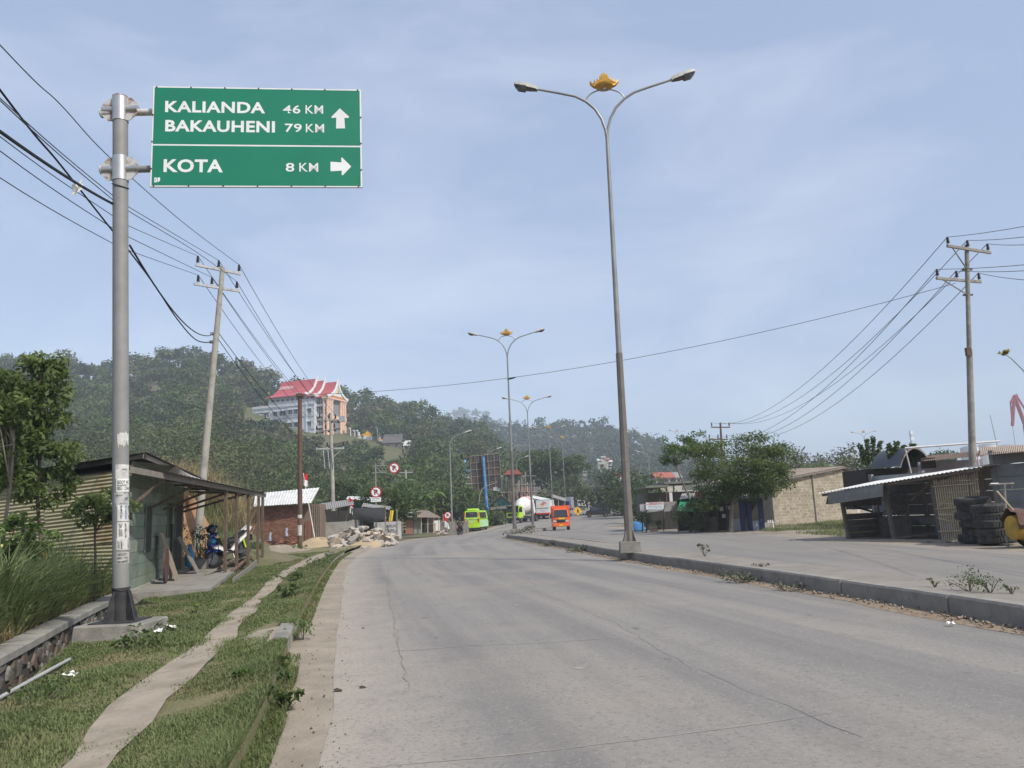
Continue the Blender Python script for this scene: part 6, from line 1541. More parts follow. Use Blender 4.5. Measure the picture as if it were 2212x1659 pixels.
# ------------------------------------------------------------------ right side: shelter, gate, tyres, panel walls
M_panel = [mat('precast_panel_%s' % n, c, tuple(v * .82 for v in c), 2, .9, .15, 20, dirt=tuple(v * .65 for v in c), dscale=1.2) for n, c in (('cool', (.24, .245, .25)), ('mid', (.22, .22, .22)), ('warm', (.25, .24, .225)))]
M_shade = mat('dusty_shelter_board', (.15, .132, .112), (.11, .098, .085), 4, .9, .2, 20)
M_valance = mat('faded_grey_valance', (.19, .185, .175), (.13, .127, .12), 3, .8, dirt=(.24, .22, .20), dscale=3)
def panel_wall(name, label, a, b, h, pitch=.4, bay=2.4, seed=1, material=None, th=.06, top=None):
    """precast wall between plan points a and b: posts with slabs slotted between them"""
    a, b = Vector(a), Vector(b); L = (b - a).to_2d().length; d = Vector((b.x - a.x, b.y - a.y, 0)).normalized(); nn = Vector((d.y, -d.x, 0))
    t = thing(name, label, 'wall', a); n = max(1, round(L / bay)); bay = L / n; rg = rnd(seed)
    for i in range(n + 1):
        q = a + d * bay * i; MB().beam(q - Vector((0, 0, .2)), q + Vector((0, 0, h + .06)), .14, .14, d).build('concrete_post', M_panel[2], t, org=a)
    for i in range(n):
        for k in range(int(round(h / pitch))):
            p0, p1 = a + d * (bay * i + .05), a + d * (bay * (i + 1) - .05); z0, z1 = k * pitch + .004, (k + 1) * pitch - .006
            off = nn * float(rg.normal()) * .005
            mb = MB().prism([(0, z0), (1, z0), (1, z1 - .012), (0, z1 - .012)], -th / 2, th / 2, lambda u, v, w: p0.lerp(p1, u) + off + nn * w + Vector((0, 0, v)))
            mb.build('wall_panel', material or M_panel[int(rg.integers(3))], t, org=a)
    return t
f1, f2, f3 = Vector((12.4, 30.6, 0)), Vector((14.5, 26.6, 0)), Vector((15.1, 25.4, 0))
fd = (f3 - f1).normalized(); fn_ = Vector((-fd.y, fd.x, 0))           # fn_: inwards, away from the road
if fn_.x < 0: fn_ = -fn_
panel_wall('yard_wall', 'grey precast panel wall behind the stacked tyres', f3 + fn_ * .3, f3 + fd * 9 + fn_ * .3, 2.8, seed=3)
panel_wall('yard_wall', 'grey precast panel wall closing the back of the tin-roofed shelter', f1 + fn_ * 2.6 - fd * .6, f3 + fn_ * 2.6 + fd * .4, 2.4, seed=4)
sh = thing('tin_shelter', 'dark open shelter with pale corrugated roof, drooping valance and lattice', 'shelter', f1)
O2 = f1
def Q(u, v, w): return f1 + fd * u + fn_ * w + Vector((0, 0, v))       # along the front, up, inwards
FL = (f3 - f1).length
def eave(u): return 1.80 + (2.32 - 1.80) * u / FL
corr_roof(sh, Q(-.55, eave(-.55) + .02, -.55), Q(FL + .15, eave(FL) + .02, -.45), Q(-.2, eave(0) + .40, 2.7), Q(FL + .15, eave(FL) + .30, 2.7), M_whiteroof, 42, .016, org=O2)
for u in (0, 1.2, 2.4, 3.6, 4.8, FL): MB().beam(Q(u, eave(u) - .05, -.4), Q(u, eave(u) + .30, 2.6), .05, .07).build('rafter', M_wood, sh, org=O2)
MB().beam(Q(-.5, eave(-.5) - .06, -.4), Q(FL, eave(FL) - .06, -.4), .05, .09).build('eave_beam', M_wood, sh, org=O2)
# valance of bent sheet along the low end
MB().sheet([[Q(u, eave(u) - .01, -.50), Q(u, eave(u) - .22, -.56), Q(u, eave(u) - .46, -.58)] for u in np.linspace(-.1, 2.35, 12)]).build('valance', M_valance, sh, org=O2)
MB().sheet([[Q(-.1 - w * .14, eave(0) - .01 - .01 * w, -.50 + w * .55), Q(-.22 - w * .12, eave(0) - .45, -.58 + w * .5)] for w in np.linspace(0, 1, 4)]).build('valance', M_valance, sh, org=O2)
for u, lean in ((0.05, .06), (2.0, .08)): MB().beam(Q(u + .12, -.05, .02), Q(u - .03, eave(u) - .05, .02), .13, .11, fd).build('post', M_shade, sh, org=O2)
MB().beam(Q(3.9, -.05, .02), Q(3.85, eave(3.9) - .05, .02), .10, .10, fd).build('post', M_shade, sh, org=O2)
MB().beam(Q(2.7, 1.35, .4), Q(3.85, 2.0, .05), .05, .08).build('brace', M_wood, sh, org=O2)
# end bay: boards above and below an opening
for v0, v1 in ((1.22, 1.68), (0.0, .95)):
    n = 4
    for k in range(n): MB().prism([(v0 + (v1 - v0) * k / n + .004, 0), (v0 + (v1 - v0) * (k + 1) / n - .004, 0), (v0 + (v1 - v0) * (k + 1) / n - .004, 2.2), (v0 + (v1 - v0) * k / n + .004, 2.2)], -.015, .015, lambda v, w, u: Q(-.02 + u, v, .1 + w)).build('end_board', M_shade, sh, org=O2)
MB().beam(Q(0, 1.22, .7), Q(0, .98, 1.7), .04, .07).build('brace', M_dark, sh, org=O2)
# lattice screen
lt = MB().prism([(.55, .75), (1.75, .75), (1.75, 1.72), (.55, 1.72)], 1.48, 1.50, lambda u, v, w: Q(u, v, w))
for k in range(9):
    a = .55 + k * .145
    for s in (1, -1):
        u0, v0 = (a, .75) if s > 0 else (a, 1.72)
        ln = min(1.75 - u0, .97)
        MB().beam(Q(u0, v0, 1.38 + .02 * s), Q(u0 + ln, v0 + s * ln, 1.38 + .02 * s), .03, .02, fn_).build('lattice_slat', M_shade, sh, org=O2)
for k in range(4): MB().prism([(.55 + .3 * k + .006, 0), (.55 + .3 * (k + 1) - .006, 0), (.55 + .3 * (k + 1) - .006, .75), (.55 + .3 * k + .006, .75)], 1.36, 1.40, lambda u, v, w: Q(u, v, w)).build('counter_board', M_shade, sh, org=O2)
for u in (.52, 1.78): MB().beam(Q(u, 0, 1.4), Q(u, 1.75, 1.4), .06, .06).build('lattice_frame', M_shade, sh, org=O2)
# things lying in the shelter
rg = rnd(61)
for i in range(9):
    u, w = float(rg.uniform(1.0, 3.6)), float(rg.uniform(.3, 1.6)); q = Q(u, .04 + .05 * (i % 3), w); a = float(rg.uniform(-.5, .5)); d = (fd * math.cos(a) + fn_ * math.sin(a))
    loose('scrap_board', 'scrap board lying in the dust inside the tin-roofed shelter', 'board', MB().beam(q - d * float(rg.uniform(.4, .8)), q + d * float(rg.uniform(.4, .8)) + Vector((0, 0, .06)), .18, .025), [M_grywood, M_shade, M_wood][i % 3], q, 'scrap boards in the shelter')
q = Q(3.2, .0, 1.3); loose('blue_drum', 'small blue plastic drum inside the shelter by the bamboo gate', 'drum', MB().lathe([(.26, 0), (.29, .05), (.29, .5), (.25, .56), (.22, .56)], q, 16), mat('faded_blue_drum', (.05, .10, .20), (.07, .13, .24), 5, .6), q, smooth=True)
q = Q(2.5, .45, 1.9); loose('upturned_canoe_panel', 'curved dark sheet propped inside the shelter', 'sheet', MB().prism([(-.8, .25), (-.5, .05), (0, 0), (.6, .12), (.8, .3), (.2, .28)], -.02, .02, lambda u, v, w: q + fd * u + Vector((0, 0, v)) + fn_ * (w + .15 * u)), M_valance, q)
# bamboo gate
gq = Q(4.0, 0, -.12)
gate = thing('bamboo_gate', 'leaning gate of upright bamboo slats beside the stacked tyres', 'gate', gq)
for i in range(19):
    u = 4.02 + i * .083 * (1 if i < 15 else 1.02); h = 1.98 + float(rg.normal()) * .04 + .02 * i * .6; ln = .10 - .012 * i
    bot = -.02 if i < 13 else .35
    MB().tube([Q(u + ln * .6, bot, -.13), Q(u, h, -.10)], .021, 7).build('slat', M_bam, gate, org=gq)
for v, a, b in ((.30, 4.0, 5.3), (1.05, 4.0, 5.3), (1.80, 3.98, 5.55)): MB().tube([Q(a, v, -.16), Q(b, v + .03, -.16)], .022, 7).build('rail', M_bam, gate, org=gq)
for a, b, c_, d in ((4.1, 1.08, 4.55, 1.42), (4.05, .75, 4.55, .62), (4.55, .9, 4.95, 1.1)): MB().tube([Q(a, b, -.2), Q(c_, d, -.2)], .018, 6).build('tie_slat', M_bam, gate, org=gq)
# stacked tyres
M_tyre = mat('dusty_tyre', (.040, .039, .037), (.065, .062, .057), 8, .9, .3, 30, dirt=(.12, .11, .095), dscale=2)
tyre_prof = [(.28, -.10), (.40, -.125), (.47, -.115), (.495, -.06), (.498, 0), (.495, .06), (.47, .115), (.40, .125), (.28, .10), (.27, 0), (.28, -.10)]
tme = None
for col, (px, py, Y, n, lab) in enumerate(((2112, 1160, 24.6, 6, 'stack of tyres against the bamboo gate'), (2150, 1166, 23.5, 5, 'stack of tyres beside the T-shaped post'))):
    q = P(px, py, Y)
    for k in range(n):
        if tme is None:
            mb = MB().lathe(tyre_prof[:-1] + [tyre_prof[0]], (0, 0, 0), 26); mb.f = mb.f[:-2]
            for j in range(40):
                a = 2 * math.pi * j / 40
                mb.box((.497 * math.cos(a), .497 * math.sin(a), 0), (.02, .05, .17), (0, 0, a))
            o = mb.build('tyre', M_tyre); tme = o.data
        else: o = bpy.data.objects.new('tyre', tme); COL.objects.link(o)
        o.location = (q.x + float(rg.normal()) * .05, q.y + float(rg.normal()) * .05, .03 + .125 + k * .225); o.rotation_euler = (float(rg.normal()) * .03, float(rg.normal()) * .05, float(rg.uniform(0, 3)))
        tag(o, '%s worn black tyre counting up the %s' % (('first', 'second', 'third', 'fourth', 'fifth', 'sixth', 'seventh')[k], 'taller stack by the bamboo gate' if col == 0 else 'shorter stack beside the T-shaped post'), 'tyre', lab)
q = P(2176, 1178, 22.4); q.z = 0
tp_ = thing('crossbar_post', 'thin T-shaped steel post standing before the stacked tyres', 'post', q); ttop = P(2169, 1046, 22.4) - q
MB().tube([Vector((0, 0, -.1)), ttop], .035, 8).build('post', M_gpole, tp_); MB().tube([ttop + Vector((-.36, .1, 0)), ttop + Vector((.24, -.06, .0))], .032, 8).build('crossbar', M_gpole, tp_)
MB().box(ttop + Vector((-.24, .05, .035)), (.22, .04, .03)).build('pale_tape', M_flagw, tp_)
MB().tube([ttop + Vector((.2, -.05, -.02)), ttop + Vector((.16, -.05, -.16))], .012, 5).build('hook', M_gpole, tp_)
q = P(2224, 1176, 21.8); q.z = 0
ct_ = thing('yellow_handcart', 'yellow barrel cart under a brown tarpaulin at the yard edge', 'cart', q)
MB().lathe([(.1, -.75), (.32, -.70), (.36, -.3), (.37, .3), (.33, .7), (.1, .75)], (.28, 0, .55), 22, 'x').build('barrel', mat('worn_yellow_paint', (.46, .29, .045), (.36, .22, .04), 3, .7, dirt=(.22, .13, .05), dscale=2), ct_, smooth=True)
rows = []
for i in range(15):
    a = R(-20 + 220 * i / 14); rows.append([(.28 + x, (.40 + .04 * math.sin(i * 2.3 + x * 5)) * math.cos(a), .66 + (.38 + .06 * math.sin(i * 1.7 + x * 4)) * math.sin(a)) for x in np.linspace(-.72, .85, 10)])
MB().sheet(rows).build('tarpaulin', mat('brown_tarpaulin', (.13, .075, .06), (.10, .06, .05), 4, .9, .5, 10), ct_, smooth=True)
for s in (-1, 1): wheel(ct_, (.2, s * .42, .28), .28, .07, spokes=8)
MB().tube([(-.3, 0, 1.0), (-.62, .1, 1.55)], .025, 7).build('handle', M_bam, ct_)
for s in (-1, 1): MB().tube([(.9, s * .2, .4), (1.1, s * .2, 0)], .025, 6).build('leg', M_gpole, ct_)
# brick-paved apron by the shelter: real pavers near the edge
M_pav = [mat('apron_paver_%s' % n, c, tuple(v * .8 for v in c), 5, .9, .3, 40) for n, c in (('sand', (.30, .265, .215)), ('grey', (.26, .24, .205)))]
pm = {}
apron = MB().add([tuple(Q(u, 0.0, w)) for u, w in ((-1.6, -1.25), (6.5, -1.1), (6.5, .2), (-1.6, .2))], [(0, 1, 2, 3)]).build('shelter_apron', M_dirt); apron.location.z = .012; tag(apron, kind='structure')
cnt = 0
for i in range(34):
    for j in range(8):
        u, w = -1.5 + i * .235 + (.117 if j % 2 else 0), -1.15 + j * .13
        if w > .1 or rg.random() < .06: continue
        q = Q(u, .02, w); o = MB().box((0, 0, 0), (.225, .12, .05)) if 'm' not in pm else None
        if o: pm['m'] = [o.mesh('paver'), None]; pm['m'][0].materials.append(M_pav[0]); pm['m'][1] = pm['m'][0].copy(); pm['m'][1].materials.clear(); pm['m'][1].materials.append(M_pav[1])
        ob = bpy.data.objects.new('paver', pm['m'][int(rg.integers(2))]); COL.objects.link(ob); ob.parent = apron; ob.location = (q.x, q.y, q.z - .018 + float(rg.normal()) * .003 - .012 + .012); ob.rotation_euler = (0, 0, math.atan2(fd.y, fd.x) + float(rg.normal()) * .02)

# block-walled building
M_block = [mat('sandy_block_%s' % n, c, tuple(v * .85 for v in c), 4, .95, .4, 30, dirt=tuple(v * .75 for v in c), dscale=2) for n, c in (('buff', (.345, .30, .225)), ('tan', (.30, .26, .195)), ('pale', (.385, .335, .255)))]
b1, b2 = Vector((15.9, 50.0, 0)), Vector((23.6, 55.2, 0))
bd_ = (b2 - b1).normalized(); bn = Vector((bd_.y, -bd_.x, 0)); BLn = (b2 - b1).length
blk = thing('block_building', 'low building of bare sandy concrete blocks with sloping tin roof', 'building', b1)
def Bq(u, v, w): return b1 + bd_ * u + bn * w + Vector((0, 0, v))
def wall_top(u): return np.interp(u, [0, BLn * .80, BLn], [2.75, 3.62, 2.95])
MB().add([Bq(0, -.2, .022), Bq(BLn, -.2, .022), Bq(BLn, 2.92, .022), Bq(BLn * .8, 3.58, .022), Bq(0, 2.72, .022)], [(0, 1, 2, 3, 4)]).build('mortar_core', mat('pale_mortar', (.54, .49, .40), (.46, .41, .335), 3, .95), blk, org=b1)
MB().add([Bq(0, -.2, -.05), Bq(0, 2.7, -.05), Bq(0, 2.7, -6), Bq(0, -.2, -6)], [(0, 1, 2, 3)]).build('side_wall', M_block[1], blk, org=b1)
bmesh_b = []
for k in range(3): m_ = MB().box((0, 0, 0), (.375, .09, .172)).mesh('block'); m_.materials.append(M_block[k]); bmesh_b.append(m_)
rgb = rnd(66); ang = math.atan2(bd_.y, bd_.x)
for r_ in range(19):
    u = -.2 if r_ % 2 else 0.0
    while u < BLn - .05:
        uc, v = u + .2, r_ * .195 + .1
        if 0 <= uc - .1 and uc + .15 <= BLn and v + .1 < wall_top(uc):
            ob = bpy.data.objects.new('block', bmesh_b[int(rgb.integers(3))]); COL.objects.link(ob); ob.parent = blk
            q = Bq(uc, v, -.01 + float(rgb.normal()) * .004) - b1; ob.location = q; ob.rotation_euler = (0, 0, ang)
        u += .40
for u in (.02, BLn * .46): MB().beam(Bq(u, 0, .045), Bq(u, 3.2, .045), .18, .05, bd_).build('concrete_pier', M_render, blk, org=b1)
corr_roof(blk, Bq(-.6, 2.82, .35), Bq(BLn * .82, 3.72, .35), Bq(-.6, 3.0, -5), Bq(BLn * .82, 3.9, -5), M_tinold, 36, .025, org=b1)
corr_roof(blk, Bq(BLn * .8, 3.70, .3), Bq(BLn + .5, 2.98, .3), Bq(BLn * .8, 4.0, -6), Bq(BLn + .5, 3.2, -6), M_tin, 10, .025, org=b1)
MB().beam(Bq(-.6, 2.74, .30), Bq(BLn * .82, 3.64, .30), .05, .09).build('barge_board', M_grywood, blk, org=b1)
# low concrete bench and a bit of white paling
a, b = P(1617, 1148, 45), P(1664, 1146, 46.5); a.z = b.z = 0
loose('low_wall', 'short low concrete wall between the navy kiosk and the block building', 'wall', MB().beam(a + Vector((0, 0, .17)), b + Vector((0, 0, .17)), .25, .42), M_conc, a, bevel=.02)
q = P(1662, 1144, 47); q.z = 0; pf_ = thing('white_paling', 'scrap of white wooden paling at the corner of the block building', 'fence', q)
for k in range(3): MB().beam(Vector((k * .13, 0, 0)), Vector((k * .13 - .03, 0, .5)), .07, .02, (0, 1, 0)).build('plank', M_flagw, pf_)
MB().beam(Vector((-.05, .02, .35)), Vector((.34, .02, .36)), .05, .02, (0, 1, 0)).build('rail', M_flagw, pf_)

# kiosks and stalls under the tree
M_navy = mat('navy_kiosk_paint', (.018, .028, .075), (.025, .035, .09), 3, .6)
def kq(px, py, Y): q = P(px, py, Y); return q
ko = P(1625, 1147, 45); ko.z = 0
kk = thing('navy_kiosk', 'narrow navy blue kiosk with open shaded front beside the block building', 'kiosk', ko)
def kbox(parent, px0, px1, pyb, pyt, Y, th, material, name, org, bevel=0):
    x0, x1, z0, z1 = span(px0, px1, pyb, pyt, Y); z0 = max(z0, 0) if pyb > 1140 else z0
    return MB().box(((x0 + x1) / 2, Y + th / 2, (z0 + z1) / 2), (x1 - x0, th, z1 - z0)).build(name, material, parent, org=org, bevel=bevel)
for x0, x1 in ((1602, 1606), (1618, 1621), (1643, 1647)): kbox(kk, x0, x1, 1150, 1078, 44.8, .1, M_navy, 'post', ko)
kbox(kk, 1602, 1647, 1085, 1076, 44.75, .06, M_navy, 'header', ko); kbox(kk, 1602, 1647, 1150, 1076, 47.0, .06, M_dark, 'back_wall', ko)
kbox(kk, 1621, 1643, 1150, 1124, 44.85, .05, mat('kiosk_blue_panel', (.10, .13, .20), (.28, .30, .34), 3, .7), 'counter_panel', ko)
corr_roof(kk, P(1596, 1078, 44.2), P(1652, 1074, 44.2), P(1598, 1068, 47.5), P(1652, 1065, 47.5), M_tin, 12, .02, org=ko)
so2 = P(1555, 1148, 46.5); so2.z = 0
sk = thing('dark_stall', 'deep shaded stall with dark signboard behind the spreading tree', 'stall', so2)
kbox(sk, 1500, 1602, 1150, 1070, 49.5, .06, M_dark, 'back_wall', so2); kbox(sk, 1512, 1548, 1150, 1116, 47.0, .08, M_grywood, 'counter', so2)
for px in (1503, 1530, 1551, 1572, 1600): MB().tube([P(px, 1150, 46.6) * Vector((1, 1, 0)), P(px, 1072, 46.6)], .05, 6).build('post', M_wood, sk, org=so2)
corr_roof(sk, P(1496, 1075, 45.9), P(1604, 1072, 45.5), P(1500, 1060, 50), P(1604, 1056, 50), M_tin, 22, .02, org=so2)
sg = kbox(sk, 1504, 1550, 1088, 1060, 46.2, .05, M_sblk, 'signboard', so2)
x0, x1, z0, z1 = span(1504, 1550, 1088, 1060, 46.2)
MB().box((x0 + .20, 46.19, z1 - .17), (.40, .02, .34)).build('red_field', M_sred, sg, org=so2)
text('lettering', 'JUAL', .12, M_white, sg, (x0 + .06 - so2.x, 46.17 - so2.y, z1 - .20), width=.3, bold=.02); text('lettering', 'SEDIA', .14, M_prn, sg, (x0 + .45 - so2.x, 46.19 - so2.y, z1 - .42), width=.6, bold=.01)
kbox(sk, 1586, 1608, 1146, 1120, 46.0, .04, mat('pale_blue_poster', (.46, .48, .55), (.40, .42, .50), 2, .7), 'poster_board', so2)
kbox(sk, 1550, 1572, 1150, 1075, 47.5, .05, mat('brown_shutter', (.10, .075, .06), (.07, .055, .045), 4, .9), 'dark_panel', so2)
for px, py in ((1555, 1095), (1560, 1110), (1570, 1092)): kbox(sk, px, px + 7, py + 9, py, 46.9, .02, M_prn, 'pinned_notice', so2)
# stall with green awning
ao = P(1495, 1148, 48.5); ao.z = 0
aw = thing('awning_stall', 'small stall with faded green lettered awning', 'stall', ao)
MB().add([P(1470, 1078, 49.5), P(1508, 1076, 49.0), P(1526, 1107, 47.2), P(1463, 1104, 47.6)], [(0, 1, 2, 3)]).build('awning', mat('green_awning', (.02, .19, .09), (.03, .24, .12), 2, .6), aw, org=ao)
A0, A1, A2 = P(1463, 1104, 47.6), P(1526, 1107, 47.2), P(1470, 1078, 49.5)
ux = (A1 - A0).normalized(); uy = (A2 - A0); uy = (uy - ux * uy.dot(ux)).normalized(); uz = ux.cross(uy)
me = text_mesh('KL. BAHARI', .34, bold=.0, width=1.25); t_ = link('lettering', me, mat('awning_lettering', (.34, .42, .10), rough=.7), aw)
t_.matrix_local = Matrix(((ux.x, uy.x, uz.x, 0), (ux.y, uy.y, uz.y, 0), (ux.z, uy.z, uz.z, 0), (0, 0, 0, 1))).copy(); t_.location = A0 + ux * .22 + uy * .18 + uz * .015 - ao
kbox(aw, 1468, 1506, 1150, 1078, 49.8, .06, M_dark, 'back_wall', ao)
for px in (1466, 1508, 1524): MB().tube([P(px, 1150, 47.8) * Vector((1, 1, 0)), P(px, 1100, 47.8)], .04, 6).build('post', M_wood, aw, org=ao)
corr_roof(aw, P(1468, 1078, 49.0), P(1512, 1074, 48.6), P(1474, 1066, 51.5), P(1512, 1062, 51.5), M_tin, 10, .02, org=ao)
kbox(aw, 1508, 1526, 1132, 1108, 48.6, .03, mat('pinkish_board', (.36, .30, .28), (.28, .23, .21), 3, .8), 'hanging_board', ao)
# banner and plain boards
bo2 = P(1415, 1146, 52.5); bo2.z = 0
bs = thing('banner_stall', 'roadside stall with white banner lettered in red over a grey awning', 'stall', bo2)
bn_ = kbox(bs, 1396, 1433, 1101, 1084, 51.6, .03, M_white, 'banner', bo2)
x0, x1, z0, z1 = span(1396, 1433, 1101, 1084, 51.6)
def btxt(body, u0, u1, v, h, m_): text('lettering', body, h, m_, bn_, (x0 + u0 * (x1 - x0) - bo2.x, 51.592 - bo2.y, z0 + v * (z1 - z0) - bo2.z), width=(u1 - u0) * (x1 - x0), bold=.02)
btxt('Ag.BONDOYO', .04, .96, .56, .13, M_sred); btxt('TERIMA PESANAN', .12, .9, .86, .045, M_sred); btxt('NASI UDUK SOTO', .12, .88, .36, .06, M_inkb); btxt('HP 0812 7900 1123', .1, .9, .14, .05, M_inkb)
kbox(bs, 1383, 1395, 1106, 1089, 51.7, .04, M_signb, 'blank_sign', bo2); kbox(bs, 1435, 1466, 1105, 1083, 51.2, .05, M_render, 'grey_board', bo2)
MB().sheet([[P(1396 + 36 * u, 1108 - 5 * u, 51.0) , P(1398 + 36 * u, 1103 - 5 * u, 53)] for u in np.linspace(0, 1, 6)]).build('awning', M_tin, bs, org=bo2)
for px in (1388, 1397, 1434, 1465): MB().tube([P(px, 1150, 51.9) * Vector((1, 1, 0)), P(px, 1086, 51.9)], .045, 6).build('post', M_wood, bs, org=bo2)
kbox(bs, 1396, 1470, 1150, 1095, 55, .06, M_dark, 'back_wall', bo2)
ro = P(1420, 1146, 60); ro.z = 0
rr = thing('flat_roof_house', 'house with stepped flat green-grey roofs behind the banner stall', 'house', ro)
kbox(rr, 1400, 1520, 1150, 1060, 62, 5, M_shade, 'wall', ro)
for px0, px1, py, Y in ((1392, 1442, 1050, 58), (1432, 1522, 1040, 60)): 
    x0, x1, z0, z1 = span(px0, px1, py + 4, py, Y); MB().box(((x0 + x1) / 2, Y + 2.5, z1), (x1 - x0, 6, .16)).build('roof', mat('moss_grey_roof', (.19, .20, .165), (.15, .155, .13), 2, .9), rr, org=ro)
kbox(rr, 1447, 1452, 1084, 1064, 58.2, .2, M_vwhite, 'pillar', ro); kbox(rr, 1436, 1448, 1084, 1068, 58.4, .2, M_brick[1], 'brick_pier', ro)
for px in (1398, 1425, 1440): MB().tube([P(px, 1148, 58.3) * Vector((1, 1, 0)), P(px, 1052, 58.3)], .05, 6).build('post', M_wood, rr, org=ro)
q = P(1375, 1145, 57); q.z = prof(57); loose('blue_tank', 'rounded blue water drum at the end of the stalls', 'drum', MB().lathe([(.45, 0), (.55, .1), (.55, .55), (.45, .68), (.1, .72)], q, 18), mat('water_drum_blue', (.05, .20, .42), (.04, .16, .36), 3, .6), q, smooth=True)
q = P(1412, 1147, 51); q.z = 0; loose('wooden_crate', 'tan wooden crate beside the banner stall', 'crate', MB().box(q + Vector((0, 0, .17)), (.45, .4, .32)).box(q + Vector((0, -.21, .1)), (.47, .02, .08)).box(q + Vector((0, -.21, .26)), (.47, .02, .08)), M_ply, q)

# yard roofs, tanks, mast and crane beyond the shelter
yo = Vector((22, 40, 0))
yr = thing('arched_roof_shed', 'shed with dark barrel roof behind the tin-roofed shelter', 'shed', yo)
a0, a1 = P(1880, 1012, 42), P(1945, 1006, 38)
def arch(base, k): 
    return [base + Vector((w * .72, w * .5, .95 * math.sin(math.pi * t) ** .8)) for t, w in zip(np.linspace(0, 1, 13), np.linspace(0, 3.4, 13))]
MB().sheet([arch(a0, 0), arch(a0.lerp(a1, .5), 0), arch(a1, 0)]).build('barrel_roof', mat('slate_blue_roof', (.045, .05, .06), (.065, .07, .08), 2, .6), yr, smooth=True, org=yo)
MB().sheet([arch(a1, 0), [p - Vector((0, 0, .12)) for p in arch(a1, 0)]]).build('arch_rim', M_grywood, yr, org=yo)
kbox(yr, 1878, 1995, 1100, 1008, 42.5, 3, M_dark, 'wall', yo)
yo2 = Vector((26, 36, 0))
yb = thing('rust_roof_shed', 'long shed with rust brown roof and lilac wall behind the yard wall', 'shed', yo2)
corr_roof(yb, P(1995, 996, 36.5), P(2125, 985, 33), P(2000, 985, 41), P(2120, 973, 40), mat('rust_brown_roof', (.17, .115, .085), (.12, .085, .065), 2, .85), 30, .02, org=yo2)
kbox(yb, 1995, 2122, 1090, 992, 38, .1, mat('lilac_wall', (.27, .25, .29), (.22, .205, .24), 2, .9), 'wall', yo2); kbox(yb, 1992, 2020, 1012, 988, 37.2, .1, M_dark, 'opening', yo2)  # the opening is a dark panel with its inner shade painted in
corr_roof(yb, P(2118, 984, 26.0), P(2230, 974, 22), P(2120, 966, 32), P(2230, 960, 30), M_tinold, 24, .02, org=yo2)
q = P(1955, 968, 38); b_ = P(2160, 953, 37); loose('roof_pipe', 'long pale pipe carried over the yard roofs', 'pipe', MB().tube([q, b_], .045, 8).tube([q, q + Vector((.2, .1, -1.2))], .03, 6).tube([q.lerp(b_, .75), q.lerp(b_, .75) + Vector((0, 0, -1.2))], .03, 6), M_vwhite, q)
for i, (px0, px1, pt, lab) in enumerate(((2078, 2112, 966, 'pale storage tank half hidden by the weathered pole'), (2112, 2150, 962, 'cream storage tank beside the half-hidden tank'), (2148, 2196, 964, 'wide cream storage tank at the end of the tank row'))):
    Y = 480; a = P(px0, 985, Y); b = P(px1, pt, Y); c0 = Vector(((a.x + b.x) / 2, Y, 0)); tk = thing('storage_tank', lab, 'tank', c0, group='harbour storage tanks'); r_ = (b.x - a.x) / 2; z1 = b.z
    MB().lathe([(r_, -2), (r_, z1)], (0, 0, 0), 28).build('tank_shell', M_vwhite, tk, smooth=True); MB().lathe([(r_ * 1.01, z1), (r_ * .5, z1 + 1.0), (.2, z1 + 1.4)], (0, 0, 0), 28).build('tank_roof', M_vgrey, tk, smooth=True)
q = P(1972, 985, 400); q.z = 0; am = thing('antenna_mast', 'slender lattice antenna mast with white dishes far beyond the roofs', 'mast', q); zt_ = P(1971, 930, 400).z
for k in range(3): a = R(120 * k); MB().tube([Vector((math.cos(a) * .9, math.sin(a) * .9, -2)), Vector((math.cos(a) * .25, math.sin(a) * .25, zt_))], .12, 5).build('mast_leg', M_arm, am)
for k in range(14): z = zt_ * k / 14; r_ = .9 - .65 * k / 14; MB().tube([Vector((r_, 0, z)), Vector((-r_ * .5, r_ * .86, z + zt_ / 28)), Vector((-r_ * .5, -r_ * .86, z + zt_ / 14))], .06, 4).build('mast_brace', M_arm, am)
for z in (.97, .88, .75): MB().lathe([(.1, -.1), (.8, -.4), (.85, -.45)], (.4, -.6, zt_ * z), 12, 'y').build('dish', M_white, am)
q = P(2166, 985, 470); q.z = 0; loose('thin_mast', 'bare thin mast rising behind the storage tanks', 'mast', MB().tube([q, q + Vector((-4, 0, P(2160, 880 + 15, 470).z))], [.5, .2], 6), M_arm, q)
M_crane = mat('crane_red', (.34, .045, .055), (.30, .04, .05), .5, .6)
q = P(2200, 985, 520); q.z = 0; cr_ = thing('harbour_crane', 'tall red harbour crane jib far beyond the yard', 'crane', q)
Yc = 520
for pts, r_ in ((((2187, 920), (2191, 855)), 1.0), (((2191, 855), (2215, 920)), 1.2), (((2183, 870), (2187, 920)), .5), (((2183, 870), (2191, 855)), .7), (((2192, 866), (2183, 870)), .6), (((2196, 855), (2240, 925)), .6), (((2191, 855), (2197, 853)), .9)):
    MB().tube([P(a, b, Yc) for a, b in pts], r_, 6).build('jib_member', M_crane, cr_, org=q)
for px in (2187, 2215): MB().tube([P(px, 920, Yc), Vector((P(px, 920, Yc).x, Yc, 0))], .12 if px == 2187 else 1.5, 6).build('hoist_leg' if px > 2200 else 'hoist_cable', M_crane if px > 2200 else M_wire, cr_, org=q)

